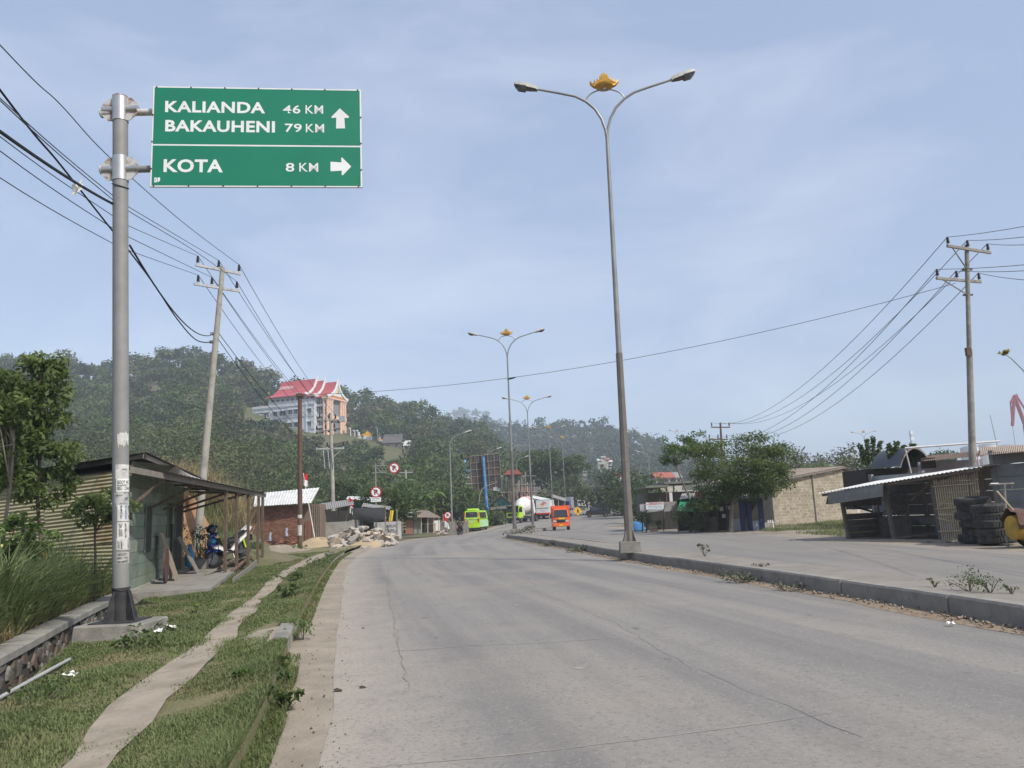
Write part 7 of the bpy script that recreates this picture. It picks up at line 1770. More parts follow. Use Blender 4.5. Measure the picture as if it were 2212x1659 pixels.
# ------------------------------------------------------------------ the hall on the hill
BLD_Y = 326.0
M_hwall = mat('pale_hall_wall', (.56, .57, .60), (.50, .51, .54), .4, .8, dirt=(.44, .44, .45), dscale=.3)
M_htrim = mat('blue_grey_trim', (.36, .42, .48), (.32, .38, .44), .5, .8)
M_hroof = mat('rose_red_roof', (.40, .075, .085), (.36, .065, .075), .5, .6)
M_hbarge = mat('white_bargeboard', (.68, .72, .70), (.60, .64, .63), .5, .7)
M_hcol = mat('salmon_column', (.66, .40, .28), (.72, .50, .38), .6, .7)
M_horn = mat('orange_frieze', (.55, .22, .07), (.42, .14, .05), .9, .7)
M_hdark = mat('dark_glazing_and_opening', (.045, .05, .06), (.07, .075, .085), .4, .35)  # hall glazing, also the painted shade of the canopied shop's opening
ho_ = P(679, 945, BLD_Y)
hall = thing('hilltop_hall', 'large white hall with three stepped red roofs and salmon columned porch on the hill', 'building', ho_, R(-18)); hall.scale = (.955,) * 3; hall.location.z += 1.2
def hb(name, x0, x1, y0, y1, z0, z1, material, parent=None): return MB().box(((x0 + x1) / 2, (y0 + y1) / 2, (z0 + z1) / 2), (x1 - x0, y1 - y0, z1 - z0)).build(name, material, parent or hall)
LH = 31.7
hb('main_block', -LH, 0, 0, 18, -9, 14.0, M_hwall); hb('bay', -13, -3.6, -1.3, 0, -9, 13.6, M_hwall)
hb('parapet', -LH - .3, .25, -.3, .1, 13.6, 14.7, M_hwall); hb('parapet', -13.3, -3.3, -1.6, -1.25, 13.2, 14.4, M_hwall)
for z in (13.1, 8.1, 2.4):
    hb('string_course', -LH - .2, .15, -.22, -.02, z, z + .35, M_htrim); hb('string_course', -13.2, -3.4, -1.52, -1.32, z, z + .35, M_htrim)
for x in (-LH + .1, -LH + 1.3, -22.5, -13.2, -3.5): hb('pilaster', x - .25, x + .25, -.16 if x < -13 or x > -3 else -1.45, -.0, -9, 13.2, M_htrim)
hb('upper_floor', -25, 0, 2, 16, 14.0, 18.2, M_hwall)
for k in range(9): hb('clerestory_window', -23.5 + k * 2.55, -21.7 + k * 2.55, 1.93, 2.0, 16.4, 17.3, M_hdark)
def hwin(x0, x1, z0, z1, yf):
    w = hb('window', x0, x1, yf - .06, yf + .04, z0, z1, M_hdark)
    hb('window_frame', x0 - .15, x0, yf - .1, yf + .02, z0 - .1, z1 + .1, M_hwall, w); hb('window_frame', x1, x1 + .15, yf - .1, yf + .02, z0 - .1, z1 + .1, M_hwall, w)
    hb('mullion', (x0 + x1) / 2 - .06, (x0 + x1) / 2 + .06, yf - .09, yf - .05, z0, z1, M_hwall, w)
    hb('sill', x0 - .3, x1 + .3, yf - .3, yf, z0 - .35, z0 - .12, M_hwall, w)
    MB().prism([(0, z1 + .15), (-.9, z1 - .25), (-.85, z1 - .35), (0, z1 + .05)], x0 - .35, x1 + .35, lambda u, v, d: (d, yf + u, v)).build('window_hood', M_htrim, w)
for z0, z1 in ((9.6, 11.9), (3.9, 6.2), (-1.4, 1.0)):
    for x0, x1 in ((-25.6, -24.7), (-24.2, -23.3), (-20.9, -19.0), (-17.6, -14.6)): hwin(x0, x1, z0, z1, 0)
    for x0, x1 in ((-12.2, -10.4), (-9.2, -7.6), (-6.8, -5.4)): hwin(x0, x1, z0, z1, -1.3)
    hwin(-2.9, -1.5, z0, z1, 0)
hb('ventilation_strip', -30.2, -26.2, -.05, .02, 11.3, 11.7, M_hdark)
tk = MB().lathe([(1.1, 0), (1.15, .9), (.9, 1.4), (.2, 1.6)], (-28.8, 3, 14.0), 16).build('water_tank', mat('red_water_tank', (.50, .06, .08), rough=.5), hall, smooth=True)
RPf = [(0, 0), (.9, -2.2), (2.2, -4.4), (4.2, -6.3), (6.6, -7.6), (8.8, -8.4)]
def hroof(x0, x1, zr, yc=9.0, k=1.0, inset=0.0, gable=True):
    secs = []
    for t in (0, 1):
        row = []
        for d, dz in reversed(RPf): row.append((x0 + inset * (1 - d / 8.8) if t == 0 else x1, yc - d * k, zr + dz * k))
        for d, dz in RPf[1:]: row.append((x0 + inset * (1 - d / 8.8) if t == 0 else x1, yc + d * k, zr + dz * k))
        secs.append(row)
    r_ = MB().sheet([[Vector(p) for p in secs[0]], [Vector(p) for p in secs[1]]]).sheet([[Vector(p) - Vector((0, 0, .35)) for p in secs[0]], [Vector(p) - Vector((0, 0, .35)) for p in secs[1]]]).build('roof', M_hroof, hall)
    tip = [(x1 + .15, yc - 8.8 * k - .6, zr - 8.4 * k + .7)]
    line = [(x1 + .12, p[1], p[2] + .12) for p in secs[1]]
    full = tip + line + [(x1 + .12, yc + 8.8 * k + .6, zr - 8.4 * k + .7)]
    for i in range(len(full) - 1):
        if True: MB().beam(full[i], full[i + 1], .45, .95).build('bargeboard', M_hbarge, r_)
    MB().tube([(x1 + .12, yc, zr), (x1 + .4, yc, zr + 1.9)], [.35, .08], 6).build('finial', M_hbarge, r_)
    if gable: MB().prism([(p[1], p[2] - .1) for p in secs[1]], x1 - .5, x1 - .1, lambda u, v, d: (d, u, v)).build('gable_wall', M_hbarge, r_)
    return r_
r1 = hroof(-26, -4.4, 26.6, inset=3.0); hroof(-4.5, -.2, 25.4, k=.96); r3 = hroof(-.3, 6.4, 24.2, k=.92)
for k in range(10): MB().box((-22.4 + k * .75, 9 - 1.5 - (k % 2) * .0, 26.6 - 3.2), (.22, .1, 1.6), (R(-25), 0, 0)).build('roof_vent_slat', M_hbarge, r1).location.y = -.35
MB().prism([(0, 1.9), (1.3, -1.5), (0, -1.0), (-1.3, -1.5)], 6.4, 6.6, lambda u, v, d: (d, 9 + u, 20.0 + v)).build('gable_emblem', M_hcol, r3); MB().prism([(0, .7), (.35, 0), (0, -.7), (-.35, 0)], 6.6, 6.7, lambda u, v, d: (d, 9 + u, 19.6 + v)).build('gable_emblem', M_horn, r3)
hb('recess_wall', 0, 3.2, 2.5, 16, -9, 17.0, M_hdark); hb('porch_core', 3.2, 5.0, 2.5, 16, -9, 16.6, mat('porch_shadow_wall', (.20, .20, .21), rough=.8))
for x in (.6, 1.8, 3.0): hb('glazing_bar', x - .12, x + .12, 2.4, 2.5, -9, 17, M_hwall)
for z in (3, 8, 12.5): hb('balcony', 0, 6.0, 1.4, 2.5, z, z + .9, M_hwall)
hb('frieze', 3.4, 6.4, .6, 17.4, 16.3, 17.4, M_horn); hb('cornice', 3.3, 6.6, .5, 17.5, 15.7, 16.3, M_hcol)
for y_ in (1.6, 3.4, 5.2, 12.8, 14.6, 16.4): MB().lathe([(.75, -9), (.72, 1), (.62, 14), (.8, 15), (.95, 15.7)], (5.6, y_, 0), 14).build('column', M_hcol, hall, smooth=True)
for x in (3.9,): MB().lathe([(.7, -9), (.62, 14), (.95, 15.7)], (x, 1.6, 0), 14).build('column', M_hcol, hall, smooth=True)
hb('porch_balcony', 5.0, 6.2, 1, 17, 7.0, 8.3, M_hcol)
# golden crown on its plinth and gateposts before the hall
M_gy = mat('bright_yellow_gold', (.80, .46, .01), (.68, .36, .01), .8, .5)
q = P(794, 946, 330); cw = thing('crown_monument', 'bright yellow crown monument on the hill beside the hall', 'monument', q)
MB().prism([(u * 6.6, v * 7.2) for u, v in crown_outline()], -.4, .4, lambda u, v, d: (u, d, v + .6)).build('crown', M_gy, cw); MB().box((0, 0, -1.2), (3.5, 2, 3.6)).build('plinth', M_hwall, cw)
for px, lab in ((776, 'banded gatepost on the hall side of the yellow crown'), (829, 'banded gatepost beside the lamp standard past the yellow crown')):
    q = P(px - (8 if px > 800 else 0), 952, 330); gp = thing('gate_post', lab, 'gate post', q); MB().lathe([(1.0, -3), (1.0, 1.4), (.7, 1.5), (.7, 2.2), (.45, 2.3), (.3, 3.6)], (0, 0, 0), 10).build('shaft', M_hwall, gp); MB().lathe([(1.05, .2), (1.05, .7)], (0, 0, 0), 10).build('gold_band', M_gy, gp); MB().lathe([(.75, 1.6), (.75, 2.0)], (0, 0, 0), 10).build('red_band', M_horn, gp)
for px, top in ((757, 925), (766, 930), (773, 930), (815, 924)):
    q = P(px + 1, 950, 332); loose('hill_lamp_post', {757: 'plain white post at the hall end of the terrace', 766: 'white-headed lamp post near the plain white post on the terrace', 773: 'white-headed lamp post close to the banded gatepost', 815: 'tall pale post past the yellow crown'}[px], 'post', MB().tube([q - Vector((0, 0, 3)), P(px, top, 332)], .22, 6).box(P(px - 1.5, top, 332), (.9, .5, .5)), M_hwall, q)

# ------------------------------------------------------------------ houses of the town
def house(name, label, px0, px1, pyb, pye, pyr, Y, depth, wm, rm, wins=2, door=True, overhang=.4, ridge='x', rz=0):
    x0, x1, z0, z1 = span(px0, px1, pyb, pye, Y); zr = P((px0 + px1) / 2, pyr, Y + depth / 2).z; zr = max(zr, z1 + .25)
    z0 = min(z0, z1 - 1.5); o = Vector(((x0 + x1) / 2, Y + depth / 2, z0)); w = (x1 - x0) / 2; d = depth / 2; h = z1 - z0
    t = thing(name, label, 'house', o, rz)
    MB().box((0, 0, h / 2 - 2), (2 * w, depth, h + 4)).build('wall', wm, t)
    H2_ = zr - z0; ov = overhang
    if ridge == 'x':
        prof2 = [(-d - ov, h - .1), (0, H2_), (d + ov, h - .1), (d + ov, h - .22), (0, H2_ - .14), (-d - ov, h - .22)]
        MB().prism(prof2, -w - ov, w + ov, lambda u, v, q: (q, u, v)).build('roof', rm, t)
    else:
        prof2 = [(-w - ov, h - .1), (0, H2_), (w + ov, h - .1), (w + ov, h - .22), (0, H2_ - .14), (-w - ov, h - .22)]
        MB().prism(prof2, -d - ov, d + ov, lambda u, v, q: (u, q, v)).build('roof', rm, t)
        MB().add([(-w, -d, h), (w, -d, h), (0, -d, H2_ - .15)], [(0, 1, 2)]).build('gable', wm, t)
    for k in range(wins):
        u = -w + (k + .5) * 2 * w / max(wins, 1) ; ww = min(.9, w / max(wins, 1))
        f = MB().box((u, -d - .02, h * .55), (ww + .14, .08, h * .36 + .14)).build('window', M_wood, t); MB().box((u, -d - .07, h * .55), (ww, .04, h * .36)).build('pane', M_glass, f)
    if door: MB().box((w * .55, -d - .03, h * .36), (.85, .08, h * .72)).build('door', M_wood, t)
    return t
M_turq = mat('turquoise_wall', (.10, .36, .36), (.08, .30, .31), .8, .85)
M_brnroof = mat('brown_sheet_roof', (.155, .125, .10), (.11, .09, .075), .6, .85)
M_dkroof = mat('dark_grey_roof', (.085, .08, .078), (.12, .115, .11), .5, .85)
M_redroof = mat('red_tile_roof', (.36, .11, .075), (.28, .09, .06), .5, .8)
M_cream = mat('cream_house_wall', (.45, .42, .36), (.38, .355, .30), .5, .9)
house('turquoise_house', 'turquoise gabled house with brown roof beside the blue billboard column', 1062, 1104, 1118, 1094, 1070, 136, 7, M_turq, M_brnroof, 1, True, .9, 'y')
hs = [('brick_house', 'brick house with brown roof behind the white box truck', 1160, 1206, 1095, 1068, 1058, 172, 8, M_brick[1], M_brnroof, 3, False), ('dark_barn', 'dark-roofed barn among the bamboo scaffold poles', 1128, 1166, 1098, 1068, 1052, 165, 9, M_dark, M_dkroof, 1, True),
      ('white_roof_house', 'low house with white roof behind the dark barn', 1158, 1184, 1085, 1056, 1045, 190, 8, M_cream, M_whiteroof, 2, False), ('grey_roof_house', 'cream house with grey roof under the rain tree', 1186, 1222, 1098, 1078, 1068, 176, 7, M_cream, M_dkroof, 2, True)]
for nm, lab, a, b, c_, d, e_, Y, dp, wm, rm, w, dr_ in hs: house(nm, lab, a, b, c_, d, e_, Y, dp, wm, rm, w, dr_)
# tin eaves over the roadside shops
for i, (a, b, py0, py1, Y, mm, lab) in enumerate(((1060, 1104, 1102, 1097, 130, M_brnroof, 'lean-to shop with low brown tin eave before the turquoise house'), (1150, 1188, 1076, 1084, 140, M_whiteroof, 'shop with pale tilted tin eave behind the white box truck'), (1190, 1222, 1073, 1083, 150, M_tin, 'shop with long grey tin eave beyond the white box truck'))):
    q = P((a + b) / 2, 1115, Y); q.z = prof(Y) - .2; t = thing('eave_shop', lab, 'shop', q)
    corr_roof(t, P(a, py0, Y - 1.5), P(b, py1, Y - 1.5), P(a + 1, py0 - 6, Y + 3), P(b + 1, py1 - 6, Y + 3), mm, 16, .03, org=q)
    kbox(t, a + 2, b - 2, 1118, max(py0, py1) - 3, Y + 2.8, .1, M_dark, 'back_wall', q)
    for px in (a + 2, (a + b) / 2, b - 2): MB().tube([Vector((P(px, 1100, Y - 1.3).x, Y - 1.3, prof(Y) - .2)), P(px, (py0 + py1) / 2 - 1, Y - 1.3)], .06, 6).build('post', M_bam, t, org=q)
# half-built house: red roof on tall bamboo scaffolding
q = P(1110, 1095, 150); sc_ = thing('scaffolded_house', 'half-built house with small red roof raised on bamboo scaffolding', 'house', q); rg = rnd(81)
for i in range(16):
    px = 1084 + i * 4.6; t0_ = float(rg.uniform(1012, 1045)); MB().tube([P(px + float(rg.normal()) * 2, 1092, 150 + (i % 3) * 2), P(px, t0_, 150 + (i % 3) * 2)], .11, 5).build('scaffold_pole', M_bam if i % 4 == 0 else M_gpole, sc_, org=q)
for py in (1028, 1046, 1062): MB().tube([P(1082, py + 2, 149.8), P(1158, py, 149.8)], .08, 5).build('ledger_pole', M_gpole, sc_, org=q)
a, b = P(1088, 1026, 148), P(1128, 1024, 148); MB().prism([(0, 0), (1, 0), (.75, .9), (.25, .9)], 0, 4, lambda u, v, d: a.lerp(b, u) + Vector((0, d, v))).build('roof', M_redroof, sc_, org=q)
kbox(sc_, 1092, 1152, 1090, 1060, 153, 2, M_brick[1], 'brick_storey', q)
for k in range(6): kbox(sc_, 1096 + k * 9, 1099 + k * 9, 1075, 1052, 152.5, .3, M_brick[2], 'brick_pier', q)
# hillside houses
for nm, lab, a, b, c_, d, e_, Y, wm, rm in (('thatched_house', 'dark-roofed old house on the slope past the yellow crown', 828, 866, 970, 955, 938, hillY(845, 966), M_shade, M_dkroof), ('pale_gable_house', 'small house with bright pale roof edge next to the dark old house', 862, 884, 975, 962, 952, hillY(875, 970), M_cream, M_whiteroof),
        ('slope_house', 'grey-roofed house high on the slope above the billboard', 1046, 1070, 980, 970, 962, hillY(1058, 985), M_cream, M_whiteroof), ('slope_house', 'brown-roofed house below the grey-roofed house above the billboard', 1052, 1078, 1000, 990, 982, hillY(1062, 1003), M_shade, M_brnroof), ('slope_house', 'white house with rusty roof beside the scaffolded house', 1084, 1104, 1012, 1000, 992, hillY(1094, 1014), M_cream, M_tinold)):
    house(nm, lab, a, b, c_, d, e_, Y, 7, wm, rm, 2, False)
YM = hillY(1003, 1036); q = P(1003, 1022, YM); ms = thing('prayer_house', 'small prayer house with blue dome and blue roof on the slope', 'prayer house', q)
kbox(ms, 990, 1018, 1044, 1020, YM, 6, M_vwhite, 'wall', q); MB().prism([(0, 0), (1, 0), (.72, 1), (.28, 1)], 0, 6, lambda u, v, d: P(986, 1020, YM - .5).lerp(P(1021, 1020, YM - .5), u) + Vector((0, d, v * 1.5))).build('roof', mat('blue_sheet_roof', (.06, .16, .32), rough=.6), ms, org=q)
kbox(ms, 997, 1009, 1012, 1003, YM + 2, 1.5, mat('blue_turret', (.05, .20, .45), rough=.6), 'turret', q); dq = P(1003, 1003, YM + 2.7); MB().lathe([(.8, 0), (.95, .45), (.8, 1.05), (.33, 1.45), (.04, 2.0)], dq, 14).build('dome', mat('sky_blue_dome', (.08, .32, .58), rough=.4), ms, smooth=True, org=q)
for i, (px, py) in enumerate(((1296, 994), (1304, 988), (1312, 992), (1318, 997), (1300, 1002), (1240, 1004), (1250, 1009), (1262, 1006))):
    house('far_house', 'tiny pale house in the cluster on the far wooded hill', px - 4, px + 4, py + 4, py, py - 3, 440, 6, M_cream, [M_whiteroof, M_tin, M_redroof][i % 3], 1, False); 
for o in [o for o in COL.objects if o.name.startswith('far_house') and o.type == 'EMPTY']: o['group'] = 'houses on the far hill'
for i, (px, rm) in enumerate(((1428, M_redroof), (1446, M_redroof), (1462, M_tin))): house('harbour_house', ['red-roofed house behind the young feathery trees', 'second red-roofed house behind the feathery trees, beside the grey roof', 'grey-roofed house behind the young feathery trees'][i], px - 9, px + 9, 1050, 1030, 1020, 200, 8, M_cream, rm, 2, False)
q = P(1268, 1090, 216); gsn = thing('canopied_shop', 'shop front with bright orange canopy at the top of the road', 'shop', q)
kbox(gsn, 1254, 1281, 1069, 1063, 214, 3, mat('orange_canopy', (.70, .12, .03), rough=.5), 'canopy', q); kbox(gsn, 1257, 1280, 1092, 1067, 216, 4, M_vwhite, 'wall', q); kbox(gsn, 1263, 1277, 1084, 1071, 215.9, .1, M_hdark, 'shop_opening', q)  # dark panel stands in for the shade inside the open shop front
flag('far red and white flag on a mast above the junction trees', P(1331, 1050, 170), P(1330, 1021, 170), .9, 1.6, .4, M_galv, .08)

# ------------------------------------------------------------------ vegetation
M_bark = mat('grey_brown_bark', (.115, .095, .075), (.075, .062, .05), 6, .95, .5, 20)
M_barkl = mat('pale_slim_bark', (.21, .185, .15), (.15, .13, .105), 6, .95, .3, 20)
L_bright = leafmat('bright_leaf', (.06, .11, .026), (.165, .235, .065), .42)
L_mid = leafmat('mid_leaf', (.034, .066, .019), (.115, .160, .046), .38)
L_dark = leafmat('dark_leaf', (.022, .044, .016), (.075, .108, .034), .32)
L_olive = leafmat('olive_leaf', (.085, .095, .038), (.20, .20, .085), .4)
L_grey = leafmat('greyish_scrub', (.085, .088, .060), (.19, .185, .13), .3)
L_fol = leafmat('glossy_mid_leaf', (.052, .090, .024), (.165, .215, .062), .45)
L_grass = leafmat('grass_blade', (.10, .135, .045), (.215, .25, .098), .45, patch=(.27, .24, .125), pscale=.9)
L_tall = leafmat('tall_grass_blade', (.085, .13, .042), (.27, .31, .135), .45)
L_dry = leafmat('dry_reed', (.26, .20, .10), (.52, .42, .23), .35)
def limbs(parent, base, trunk, tips, r0, material, org, rg):
    MB().tube([base - Vector((0, 0, .15))] + trunk, [r0 * 1.15] + [r0 * (1 - .45 * (i + 1) / len(trunk)) for i in range(len(trunk))], 9).build('trunk', material, parent, smooth=True, org=org)
    br = MB(); top = trunk[-1]
    for q in tips:
        f = trunk[max(0, len(trunk) - 1 - int(rg.integers(2)))]; m = f.lerp(q, .5) + Vector((0, 0, .08 * (q - f).length))
        br.tube([f, m, q], [r0 * .42, r0 * .26, r0 * .08], 6)
    br.build('branches', material, parent, smooth=True, org=org)
def tree(name, label, base, trunk, centers, radii, per, size, lm, bm_=None, r0=.08, aspect=2.4, seed=1, cat='tree', group=None, flat=.5, droop=0.0, squash=(1, 1, .75), tips=14):
    rg = rnd(seed); o = thing(name, label, cat, base, group=group)
    idx = rg.choice(len(centers), min(tips, len(centers)), replace=False)
    limbs(o, base, trunk, [Vector(centers[i]) for i in idx], r0, bm_ or M_bark, base, rg)
    v, f, t = leaves(rg, centers, radii, per, size, aspect, flat, squash=squash, droop=droop)
    np_mesh('crown', v - np.array(base), f, lm, o, t)
    return o
def blob(rg, px, py, rx, ry, Y, n, thick=None, hollow=.35):
    """clump centres through an ellipsoid measured in the photograph's pixels at distance Y"""
    k = Y / FOC; c = P(px, py, Y); th = thick if thick is not None else rx * k
    d = rg.normal(size=(n, 3)); d /= np.linalg.norm(d, axis=1, keepdims=True)
    r_ = (hollow + (1 - hollow) * rg.random((n, 1)) ** .6)
    return np.array(c) + d * r_ * np.array([rx * k, th, ry * k])
# slender tree before the shed wall
rg = rnd(101); TYa = 16.2
b0 = G(97, 1285, .12); b0 = Vector((P(104, 1285, TYa).x, TYa, .1))
cs = np.concatenate([blob(rg, 88, 1010, 72, 90, TYa, 56, .7), blob(rg, 98, 870, 66, 85, TYa, 40, .6), blob(rg, 95, 790, 40, 30, TYa, 12, .3), blob(rg, 40, 900, 60, 110, TYa, 36, .6)])
tree('slender_tree', 'tall slender leafy tree growing before the corrugated shed wall', b0, [P(92, 1200, TYa), P(82, 1100, TYa), P(86, 980, TYa), P(95, 820, TYa)], cs, np.full(len(cs), .22), 52, .14, L_fol, M_bark, .045, 2.6, 5, droop=.9, flat=.6, squash=(1.1, 1.1, .7))
TYb = 14.6
b0 = Vector((P(-8, 1330, TYb).x, TYb, .1)); cs = np.concatenate([blob(rg, -5, 950, 55, 110, TYb, 40, .6), blob(rg, 12, 850, 48, 60, TYb, 20, .5)])
tree('leaning_tree', 'pale-stemmed leaning tree beside the slender tree at the shed', b0, [P(8, 1150, TYb), P(22, 1050, TYb), P(30, 960, TYb)], cs, np.full(len(cs), .2), 50, .13, L_fol, M_barkl, .04, 2.6, 6, droop=.9, squash=(1.1, 1.1, .7))
TYc = 16.0
b0 = Vector((P(206, 1280, TYc).x, TYc, .1)); cs = np.concatenate([blob(rg, 215, 1092, 66, 40, TYc, 30, .5), blob(rg, 262, 1100, 34, 26, TYc, 8, .3)])
tree('sapling', 'small bushy sapling growing between the slender tree and the sign post', b0, [P(206, 1200, TYc), P(205, 1150, TYc), P(212, 1110, TYc)], cs, np.full(len(cs), .17), 50, .11, L_fol, M_bark, .028, 2.6, 7, droop=.6)
b0 = Vector((P(30, 1290, 14.2).x, 14.2, .1)); cs = np.concatenate([blob(rg, 18, 1160, 60, 55, 14.2, 26, .5), blob(rg, 80, 1180, 36, 40, 14.2, 10, .3)])
sh1 = tree('fruit_shrub', 'leafy shrub with pale fruit at the foot of the leaning tree', b0, [P(25, 1230, 14.2), P(20, 1180, 14.2)], cs, np.full(len(cs), .17), 40, .13, L_bright, M_bark, .03, 2.6, 8, 'shrub', droop=.5)
fr = MB()
for i in range(9):
    c = cs[i * 3]; fr.lathe([(.005, -.03), (.025, -.02), (.03, 0), (.02, .025), (.004, .032)], (c[0] - b0.x, c[1] - b0.y - .15, c[2] - b0.z), 8)
tag(fr.build('fruit', mat('pale_fruit', (.55, .50, .22), rough=.5), sh1, smooth=True), kind='stuff')
q = P(95, 1192, 15.6); loose('yellow_rag', 'yellow plastic rag caught on the slender tree trunk', 'rag', MB().sheet([[q + Vector((u * .10 + .01 * math.sin(v * 9), -.02 * math.cos(u * 6), -v * .32)) for u in np.linspace(-.5, .5, 4)] for v in np.linspace(0, 1, 6)]), mat('yellow_rag', (.62, .40, .02), rough=.7), q)

# blades of grass: bent strips of two quads
def blades(rg, X, Y, Z, h, w, bend, seed=None):
    n = len(X); a = rg.uniform(0, 2 * math.pi, n); d = np.stack([np.cos(a), np.sin(a), np.zeros(n)], 1); s = np.stack([-np.sin(a), np.cos(a), np.zeros(n)], 1)
    b = np.stack([X, Y, Z], 1); up = np.array([0, 0, 1.0]); h = h[:, None]; w = w[:, None]; bd = (bend * rg.uniform(.3, 1.2, n))[:, None]
    p1 = b + up * h * .55 + d * h * bd * .35; p2 = b + up * h * (1 - bd * .35) + d * h * bd
    V = np.stack([b - s * w / 2, b + s * w / 2, p1 + s * w * .42, p1 - s * w * .42, p2 + s * w * .08, p2 - s * w * .08], 1).reshape(-1, 3)
    k = np.arange(n)[:, None] * 6; F = np.concatenate([k + np.array([0, 1, 2, 3]), k + np.array([3, 2, 4, 5])])
    return V, F, np.repeat(rg.random(n), 6)
def nz(x, y, s=1.0): return np.sin(x * 1.3 * s + 1.1 * np.sin(y * .9 * s)) * .5 + np.sin(y * 1.7 * s + 1.7 * np.sin(x * 1.1 * s + 2)) * .5
XKv, XDv, XWv = XK, XD, XW
profv = lambda y: np.interp(y, [0, 45, 70, 86], [0, 0, -.25, -.42])
def vx(x, y): return profv(y) + .15 * (1 - np.clip((XK(y) - x) / np.maximum(XK(y) - XD(y), .3), 0, 1)) ** 1.2
wv = lambda x: np.sin(x * 1.7) * .5 + np.sin(x * 4.3 + 1.3) * .3 + np.sin(x * 9.1 + .4) * .2
plv = lambda y: np.where(y > pa0, PATHL(y) + .05 * wv(y * 3), float(PATHL(pa0)) + (pa0 - y) * .28)
prv = lambda y: np.where(y > pa0, PATHR(y) + .05 * wv(y * 2.6 + 4), float(PATHR(pa0)) + (pa0 - y) * .28)
rg = rnd(201); n = 330000
y = 2.5 + 36 * rg.random(n) ** 2.2; t = rg.random(n) ** .9; x = XKv(y) + .22 - (XKv(y) + .22 - XDv(y) - .02) * t
pL_, pR_ = plv(y), prv(y); m = .05 * nz(x, y, 5) + .06 * rg.normal(size=n)
on_path = (x > pL_ + m + .05) & (x < pR_ + m - .05)
bare = (nz(x, y, 1.4) + .5 * nz(x, y, 4.0) > .55) | ((np.abs(x - pL_ + .25) < .3) & (nz(x, y, 2.2) > .1))
keep = ~on_path & (~bare | (rg.random(n) < .35)) & ~((np.abs(x - spur[0].x - .5) < .55) & (np.abs(y - spur[2].y) < .35)) & ~((np.abs(x - O.x) < .52) & (np.abs(y - O.y) < .5))
keep &= (x > XDv(y) + .05)
x, y = x[keep], y[keep]; ye = 2.5 + 33 * rg.random(42000) ** 2; x = np.concatenate([x, XK(ye) + .09 - .26 * rg.random(42000)]); y = np.concatenate([y, ye]); kk_ = ~((y > 9.4) & (y < 10.9) & (x > XK(y) - .2)); x, y = x[kk_], y[kk_]; n = len(x)
edge = np.exp(-((x - XKv(y)) / .22) ** 2) + .8 * np.exp(-((x - XDv(y)) / .3) ** 2)
h = (.02 + .032 * rg.random(n)) * (1 + .75 * nz(x, y, 2.0)) + edge * .06 * rg.random(n); h = np.clip(h, .015, .22)
z = vx(np.minimum(x, XKv(y) - .01), y) + .0; z = np.where(x > XKv(y) + .05, profv(y) + .0, np.where(x > XKv(y) - .13, profv(y) + .155, z))
V, F, T_ = blades(rg, x, y, z, h, .0035 + .0009 * y, .9)
tag(np_mesh('verge_grass', V, F, L_grass, None, np.clip(T_ * .6 + .2 + .2 * np.repeat(nz(x, y, 1.0), 6), 0, 1)), 'short rough grass covering the verge beside the beaten path', 'grass', kind='stuff')
# tall arching grass behind the coping
n = 17000; y = rg.uniform(7.5, 20.5, n); w = rg.random(n) ** 1.2 * 2.6; x = XW(y) - .36 - w
cl = nz(x, y, 1.6) > -.55; x, y = x[cl], y[cl]; n = len(x)
keep = ~((np.abs(x - A.x + .2) < 1.2) & (y > 18.6)); x, y = x[keep], y[keep]; n = len(x)
h = (.5 + .85 * rg.random(n)) * (1 + .4 * nz(x, y, 1.1)); h *= np.clip((XW(y) - x) / .8, .45, 1.05)
V, F, T_ = blades(rg, x, y, np.full(n, .09), h, .016 + .022 * rg.random(n), 1.05)
tag(np_mesh('tall_grass', V, F, L_tall, None, T_), 'tall arching green grass behind the ditch coping', 'grass', kind='stuff')
n = 5200; y = rg.uniform(8, 19, n); x = XW(y) - .34 - rg.random(n) * .8
V, F, T_ = blades(rg, x, y, np.full(n, .09), .12 + .3 * rg.random(n), np.full(n, .012), 1.2)
tag(np_mesh('dead_grass', V, F, L_dry, None, T_), 'straw-coloured dead grass lying along the coping', 'grass', kind='stuff')
# green grass and dry reeds on the rise behind the shed
bank('earth_bank', (-18.6, 42.5, .1), 6.0, 6.5, 3.4, M_plot, 9, kind='structure', power=.7, rough=.06)
def bank_h(x, y, c=(-18.6, 42.5), rx=6.0, ry=6.5, h=3.4): 
    r_ = np.sqrt(((x - c[0]) / rx) ** 2 + ((y - c[1]) / ry) ** 2); return np.where(r_ < 1, h * (np.cos(np.pi * np.minimum(r_, 1)) * .5 + .5) ** .7, 0) + .05
n = 20000; x = rg.uniform(-25, -12, n); y = rg.uniform(36.5, 46, n); z = bank_h(x, y)
k = (z > .6) & (nz(x, y, .7) > -.5) & (x < -.338 * y); x, y, z = x[k], y[k], z[k]; n = len(x)
V, F, T_ = blades(rg, x, y, z, 1.0 + 1.4 * rg.random(n), .02 + .025 * rg.random(n), .75)
tag(np_mesh('dry_reeds', V, F, L_dry, None, T_), 'tall straw-coloured dry reeds on the rise behind the shed', 'reeds', kind='stuff')
n = 14000; x = rg.uniform(-20, -9.6, n); y = rg.uniform(31.5, 42, n); z = np.maximum(bank_h(x, y), .1); k = (z < 2.2) & (x < -.345 * y); x, y, z = x[k], y[k], z[k]; n = len(x)
V, F, T_ = blades(rg, x, y, z, .6 + 1.0 * rg.random(n), .018 + .02 * rg.random(n), .8)
tag(np_mesh('green_reeds', V, F, L_tall, None, T_), 'waist-high green grass between the shed and the brick hut', 'grass', kind='stuff')
n = 3800; x = rg.uniform(-15, -10.2, n); y = rg.uniform(34, 44, n); x = np.where(x > -.325 * y, -.325 * y - .5 * rg.random(n), x)
